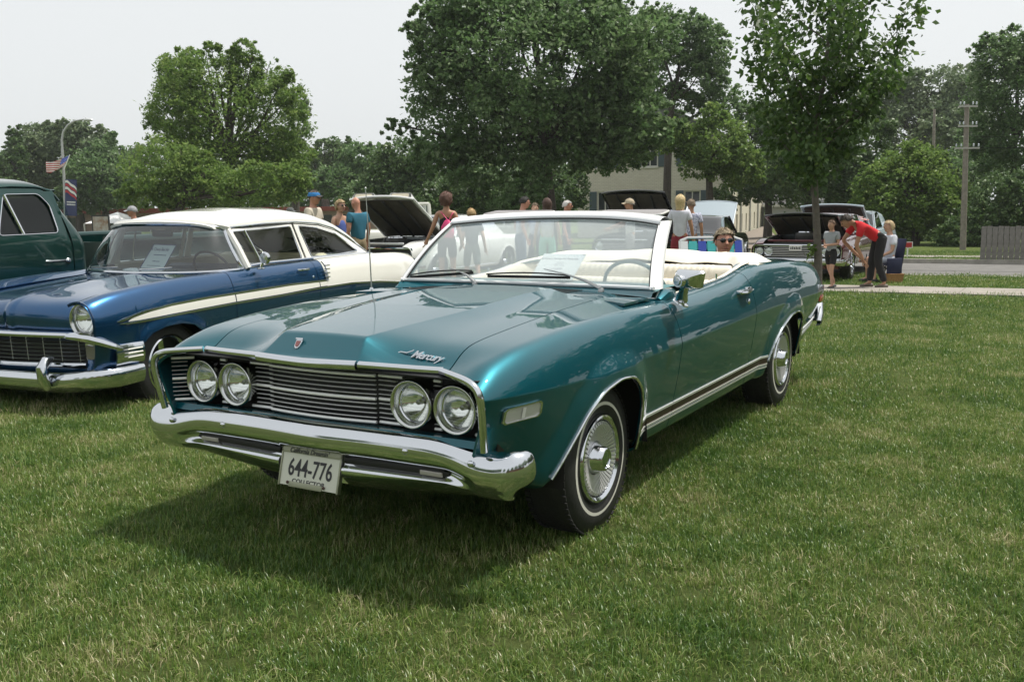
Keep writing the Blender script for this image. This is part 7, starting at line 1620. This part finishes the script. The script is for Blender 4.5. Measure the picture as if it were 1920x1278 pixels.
part('cord', MB().tube([C2 @ Vector(p) for p in ((-.06, .16, 1.28), (.06, .12, 1.42), (.12, .0, 1.46))], .007, 5).tube([C2 @ Vector(p) for p in ((-.06, .16, 1.28), (-.12, .12, 1.40), (-.15, .0, 1.45))], .007, 5), mat('pink_nylon'), bg_)
person('blond boy in a dark tee shirt and grey shorts walking beside the curly haired woman', pp(884, 0, 11.6), PI+.3, 1.50, 'fair', ('short', (.48, .33, .16)), ('tee', (.05, .07, .09)), ('long_shorts', (.16, .19, .18)), legs={1: ((.10, -.10, .50), (.10, -.02, .09)), -1: ((-.10, .06, .52), (-.10, .22, .12))}, arms={1: ((.22, .05, 1.15), (.20, -.15, .95)), -1: ((-.24, .1, 1.15), (-.28, .05, .9))})
person('dark haired man in a light tee shirt and jeans leaning to the right', pp(975, 0, 13.2), 1.9, 1.76, 'red', ('short', (.02, .018, .016)), ('tee', (.42, .45, .50)), ('jeans', (.06, .10, .17)), lean=.12, glasses=True)
person('person in a blue and white patterned shirt beyond the windscreen glass', pp(1003, 0, 15), 0, 1.66, 'fair', ('short', (.2, .15, .1)), ('shirt', (.3, .35, .5), mat('pattern_cloth', (.55, .56, .60), .8, var=.9, vscale=22, tint=(.04, .06, .16))), ('trousers', (.05, .05, .07)))
person('woman with long brown hair in a white top and mint skirt seen from behind', pp(1026, 0, 12.6), PI, 1.70, 'fair', ('long', (.07, .035, .025)), ('tee', (.66, .66, .68)), ('long_shorts', (.25, .60, .48)), sex='f')
person('white haired man with sunglasses in a dark shirt looking right', pp(1062, 0, 14), 1.4, 1.68, 'red', ('short', (.62, .60, .58)), ('tee', (.05, .06, .08)), ('trousers', (.08, .08, .09)), glasses=True)
person('man in a beige cap leaning over the black car with one arm stretched', pp(1182, 0, 13.6), -1.5, 1.70, 'tan', ('cropped', (.35, .33, .3)), ('tee', (.60, .60, .58)), ('shorts', (.3, .3, .3)), hat=('cap', (.45, .38, .27)), arms={1: ((.20, -.25, 1.2), (.15, -.48, 1.12)), -1: ((-.22, -.1, 1.15), (-.2, -.35, 1.1))})
person('blonde woman in a white tee shirt and dark red shorts seen from behind', pp(1275, 0, 12.0), PI-.25, 1.72, 'tan', ('long', (.62, .48, .26)), ('tee', (.62, .62, .70)), ('shorts', (.24, .02, .035)), sex='f', turn=-.2)
person('man in a blue checked shirt half hidden by the blonde woman', pp(1296, 0, 13.2), PI, 1.66, 'tan', ('short', (.2, .15, .1)), ('shirt', (.3, .3, .5), mat('check_cloth', (.55, .57, .65), .8, var=.95, vscale=30, tint=(.02, .03, .14))), ('trousers', (.03, .03, .035)))
person('small pink figure far off seen through the sedan side window', pp(504, 0, 38), .5, 1.6, 'fair', ('short', (.1, .08, .06)), ('tee', (.45, .12, .25)), ('shorts', (.35, .1, .2)), sex='f')
# seated man with his striped lawn chair
D = 8.9; c = at_d(1356, 470, D); sx, sy, sz = c.x, D, gz(0, D); H_ = 1.75
person('grey haired seated man in sunglasses behind the folded top of the convertible', (sx, sy, sz-.06), .02, 1.74, 'red', ('short', (.34, .27, .18)), ('tee', (.30, .05, .05)), ('long_shorts', (.2, .2, .2)), glasses=True, sit=True, group=None)
def lawn_chair(label, loc, rz, web, frame_m, s=1.):
    t = thing('lawn_chair', label, 'chair', loc, rz, scale=s); f = MB()
    for sg in (1, -1): f.tube([(sg*.28, -.28, 0), (sg*.28, .25, .45)], .013, 8).tube([(sg*.28, .25, 0), (sg*.28, -.25, .42)], .013, 8).tube([(sg*.27, .18, .40), (sg*.27, .34, .96)], .013, 8).tube([(sg*.29, -.22, .62), (sg*.29, .24, .62)], .018, 8)
    f.tube([(-.27, .34, .96), (-.2, .35, .985), (.2, .35, .985), (.27, .34, .96)], .013, 8); part('frame', f, frame_m, t)
    for k in range(7):
        x = -.24+k*.08; part('back_web', MB().box(x-.035, x+.035, -.003, .003, 0, .58), web[k % len(web)], t, loc=(0, .17, .40), rot=(-.28, 0, 0), smooth=False, edge=0)
    for k in range(7): z = .03+k*.08; part('back_web', MB().box(-.27, .27, .004, .007, z, z+.05), web[(k+1) % len(web)], t, loc=(0, .17, .40), rot=(-.28, 0, 0), smooth=False, edge=0)
    for k in range(6): part('seat_web', MB().box(-.27, .27, -.22+k*.075, -.155+k*.075, .40, .406), web[k % len(web)], t, smooth=False, edge=0)
    return t
wbs = [mat('web_white', (.72, .75, .75), .6), mat('web_teal', (.05, .42, .42), .6), mat('web_blue', (.03, .07, .40), .6), mat('web_teal')]
lawn_chair('aluminium lawn chair with blue, teal and white webbing behind the seated man', (sx, sy+.14, sz), .02, wbs, chrome_d, 1.12)
# group at the right: boy, bending man, seated woman
b0 = on_ground(1556, 541); person('small boy in a grey tee shirt and black shorts beside the young tree', (b0.x, b0.y, b0.z), -.95, 1.22, 'fair', ('cropped', (.16, .10, .06)), ('tee', (.33, .35, .37)), ('shorts', (.012, .012, .016)), arms={1: ((.20, .02, 1.15), (.02, -.20, 1.12)), -1: ((-.22, .02, 1.15), (-.02, -.22, 1.10))}, legs={1: ((.10, -.10, .50), (.10, -.06, .09)), -1: ((-.10, .08, .50), (-.10, .30, .13))}, group=None)
b0 = on_ground(1646, 540); rm = person('man in a red tee shirt bending forward with one hand on his knee', (b0.x, b0.y, b0.z), -1.50, 1.72, 'tan', ('short', (.03, .02, .015)), ('tee', (.55, .010, .018)), ('trousers', (.014, .015, .017)), lean=1.12, arms={1: ((.20, -.52, .78), (.16, -.36, .52)), -1: ((-.22, -.60, .86), (-.17, -.30, .56))}, legs={1: ((.11, -.08, .50), (.13, .06, .09)), -1: ((-.11, -.08, .50), (-.13, -.10, .09))}, shoes=(.10, .08, .06), group=None)
for s_, e_ in ((1, 0),): pass
b0 = on_ground(1664, 528); person('fair haired woman in a white tee shirt seated in the navy folding chair', (b0.x, b0.y, b0.z), -1.35, 1.62, 'fair', ('bob', (.50, .38, .22)), ('tee', (.68, .70, .78)), ('shorts', (.45, .48, .55)), sex='f', sit=True, arms={1: ((.20, -.05, 1.12), (.12, -.25, 1.02)), -1: ((-.20, -.05, 1.12), (-.12, -.25, 1.02))}, group=None)
nv = mat('navy_nylon', (.010, .014, .05), .7); fc = thing('folding_chair', 'navy blue folding camp chair holding the woman in the white tee shirt', 'chair', (b0.x-.08, b0.y, b0.z), -1.35, scale=.86)
f = MB()
for sg in (1, -1): f.tube([(sg*.30, -.30, 0), (sg*.30, .22, .42)], .014, 6).tube([(sg*.30, .26, 0), (sg*.30, -.26, .42)], .014, 6).tube([(sg*.29, .22, .2), (sg*.29, .34, .95)], .014, 6).tube([(sg*.30, -.26, .42), (sg*.30, -.26, .62)], .012, 6)
f.tube([(-.30, -.30, 0), (.30, -.26, .42)], .012, 6).tube([(.30, -.30, 0), (-.30, -.26, .42)], .012, 6); part('frame', f, blackm, fc)
part('seat', MB().box(-.29, .29, -.27, .25, .39, .41), nv, fc, smooth=False, edge=0); part('backrest', MB().box(-.30, .30, -.01, .01, 0, .60, bev=.006), nv, fc, loc=(0, .235, .38), rot=(-.16, 0, 0)); part('side_pouch', MB().box(.31, .36, -.15, .22, .12, .55, bev=.02), nv, fc)
b0 = on_ground(1660, 528); bk_ = thing('wicker_basket', 'small tan wicker basket on the grass beside the folding chair', 'basket', (b0.x+.02, b0.y-.35, b0.z), scale=.6); wk = mat('wicker', (.38, .20, .08), .8, var=.4, vscale=40, bump=.8, bscale=60)
part('basket_body', MB().add([(-.22, -.15, 0), (.22, -.15, 0), (.22, .15, 0), (-.22, .15, 0), (-.26, -.18, .30), (.26, -.18, .30), (.26, .18, .30), (-.26, .18, .30)], [(0, 3, 2, 1), (0, 1, 5, 4), (1, 2, 6, 5), (2, 3, 7, 6), (3, 0, 4, 7)]), wk, bk_, smooth=False, edge=0, solid=.012); part('rim', MB().tube([(-.26, -.18, .30), (.26, -.18, .30), (.26, .18, .30), (-.26, .18, .30)], .014, 6, closed=True), wk, bk_)
flush()
# white print on the back of the red shirt
T9 = Matrix.Translation((0, -.33, 1.262)) @ Matrix.Rotation(-.45, 4, 'X')
part('shirt_print', MB().tube([T9 @ Vector(p) for p in ((-.14, .02, .0), (-.10, .07, .01), (-.02, .09, .012), (.06, .08, .012), (.13, .03, 0))], .012, 5).tube([T9 @ Vector(p) for p in ((-.08, -.05, .01), (.0, -.02, .012), (.08, -.05, .01))], .012, 5).tube([T9 @ Vector(p) for p in ((-.05, .04, .012), (.05, .03, .012))], .012, 5), mat('print_white', (.75, .70, .70), .8), rm)
# ------------------------------------------------------------------ thin summer haze
hz = bpy.data.materials.new('haze_air'); hz.use_nodes = True; n = hz.node_tree; n.nodes.clear(); o_ = n.nodes.new('ShaderNodeOutputMaterial'); v_ = n.nodes.new('ShaderNodeVolumePrincipled')
v_.inputs['Density'].default_value = .0004; v_.inputs['Color'].default_value = (.92, .96, 1, 1); v_.inputs['Anisotropy'].default_value = .35; n.links.new(v_.outputs[0], o_.inputs['Volume'])
hb = part('haze', MB().box(-150, 160, -75, 150, -6, 27), hz, None, smooth=False, edge=0); hb['kind'] = 'stuff'
SC.cycles.volume_bounces = 1
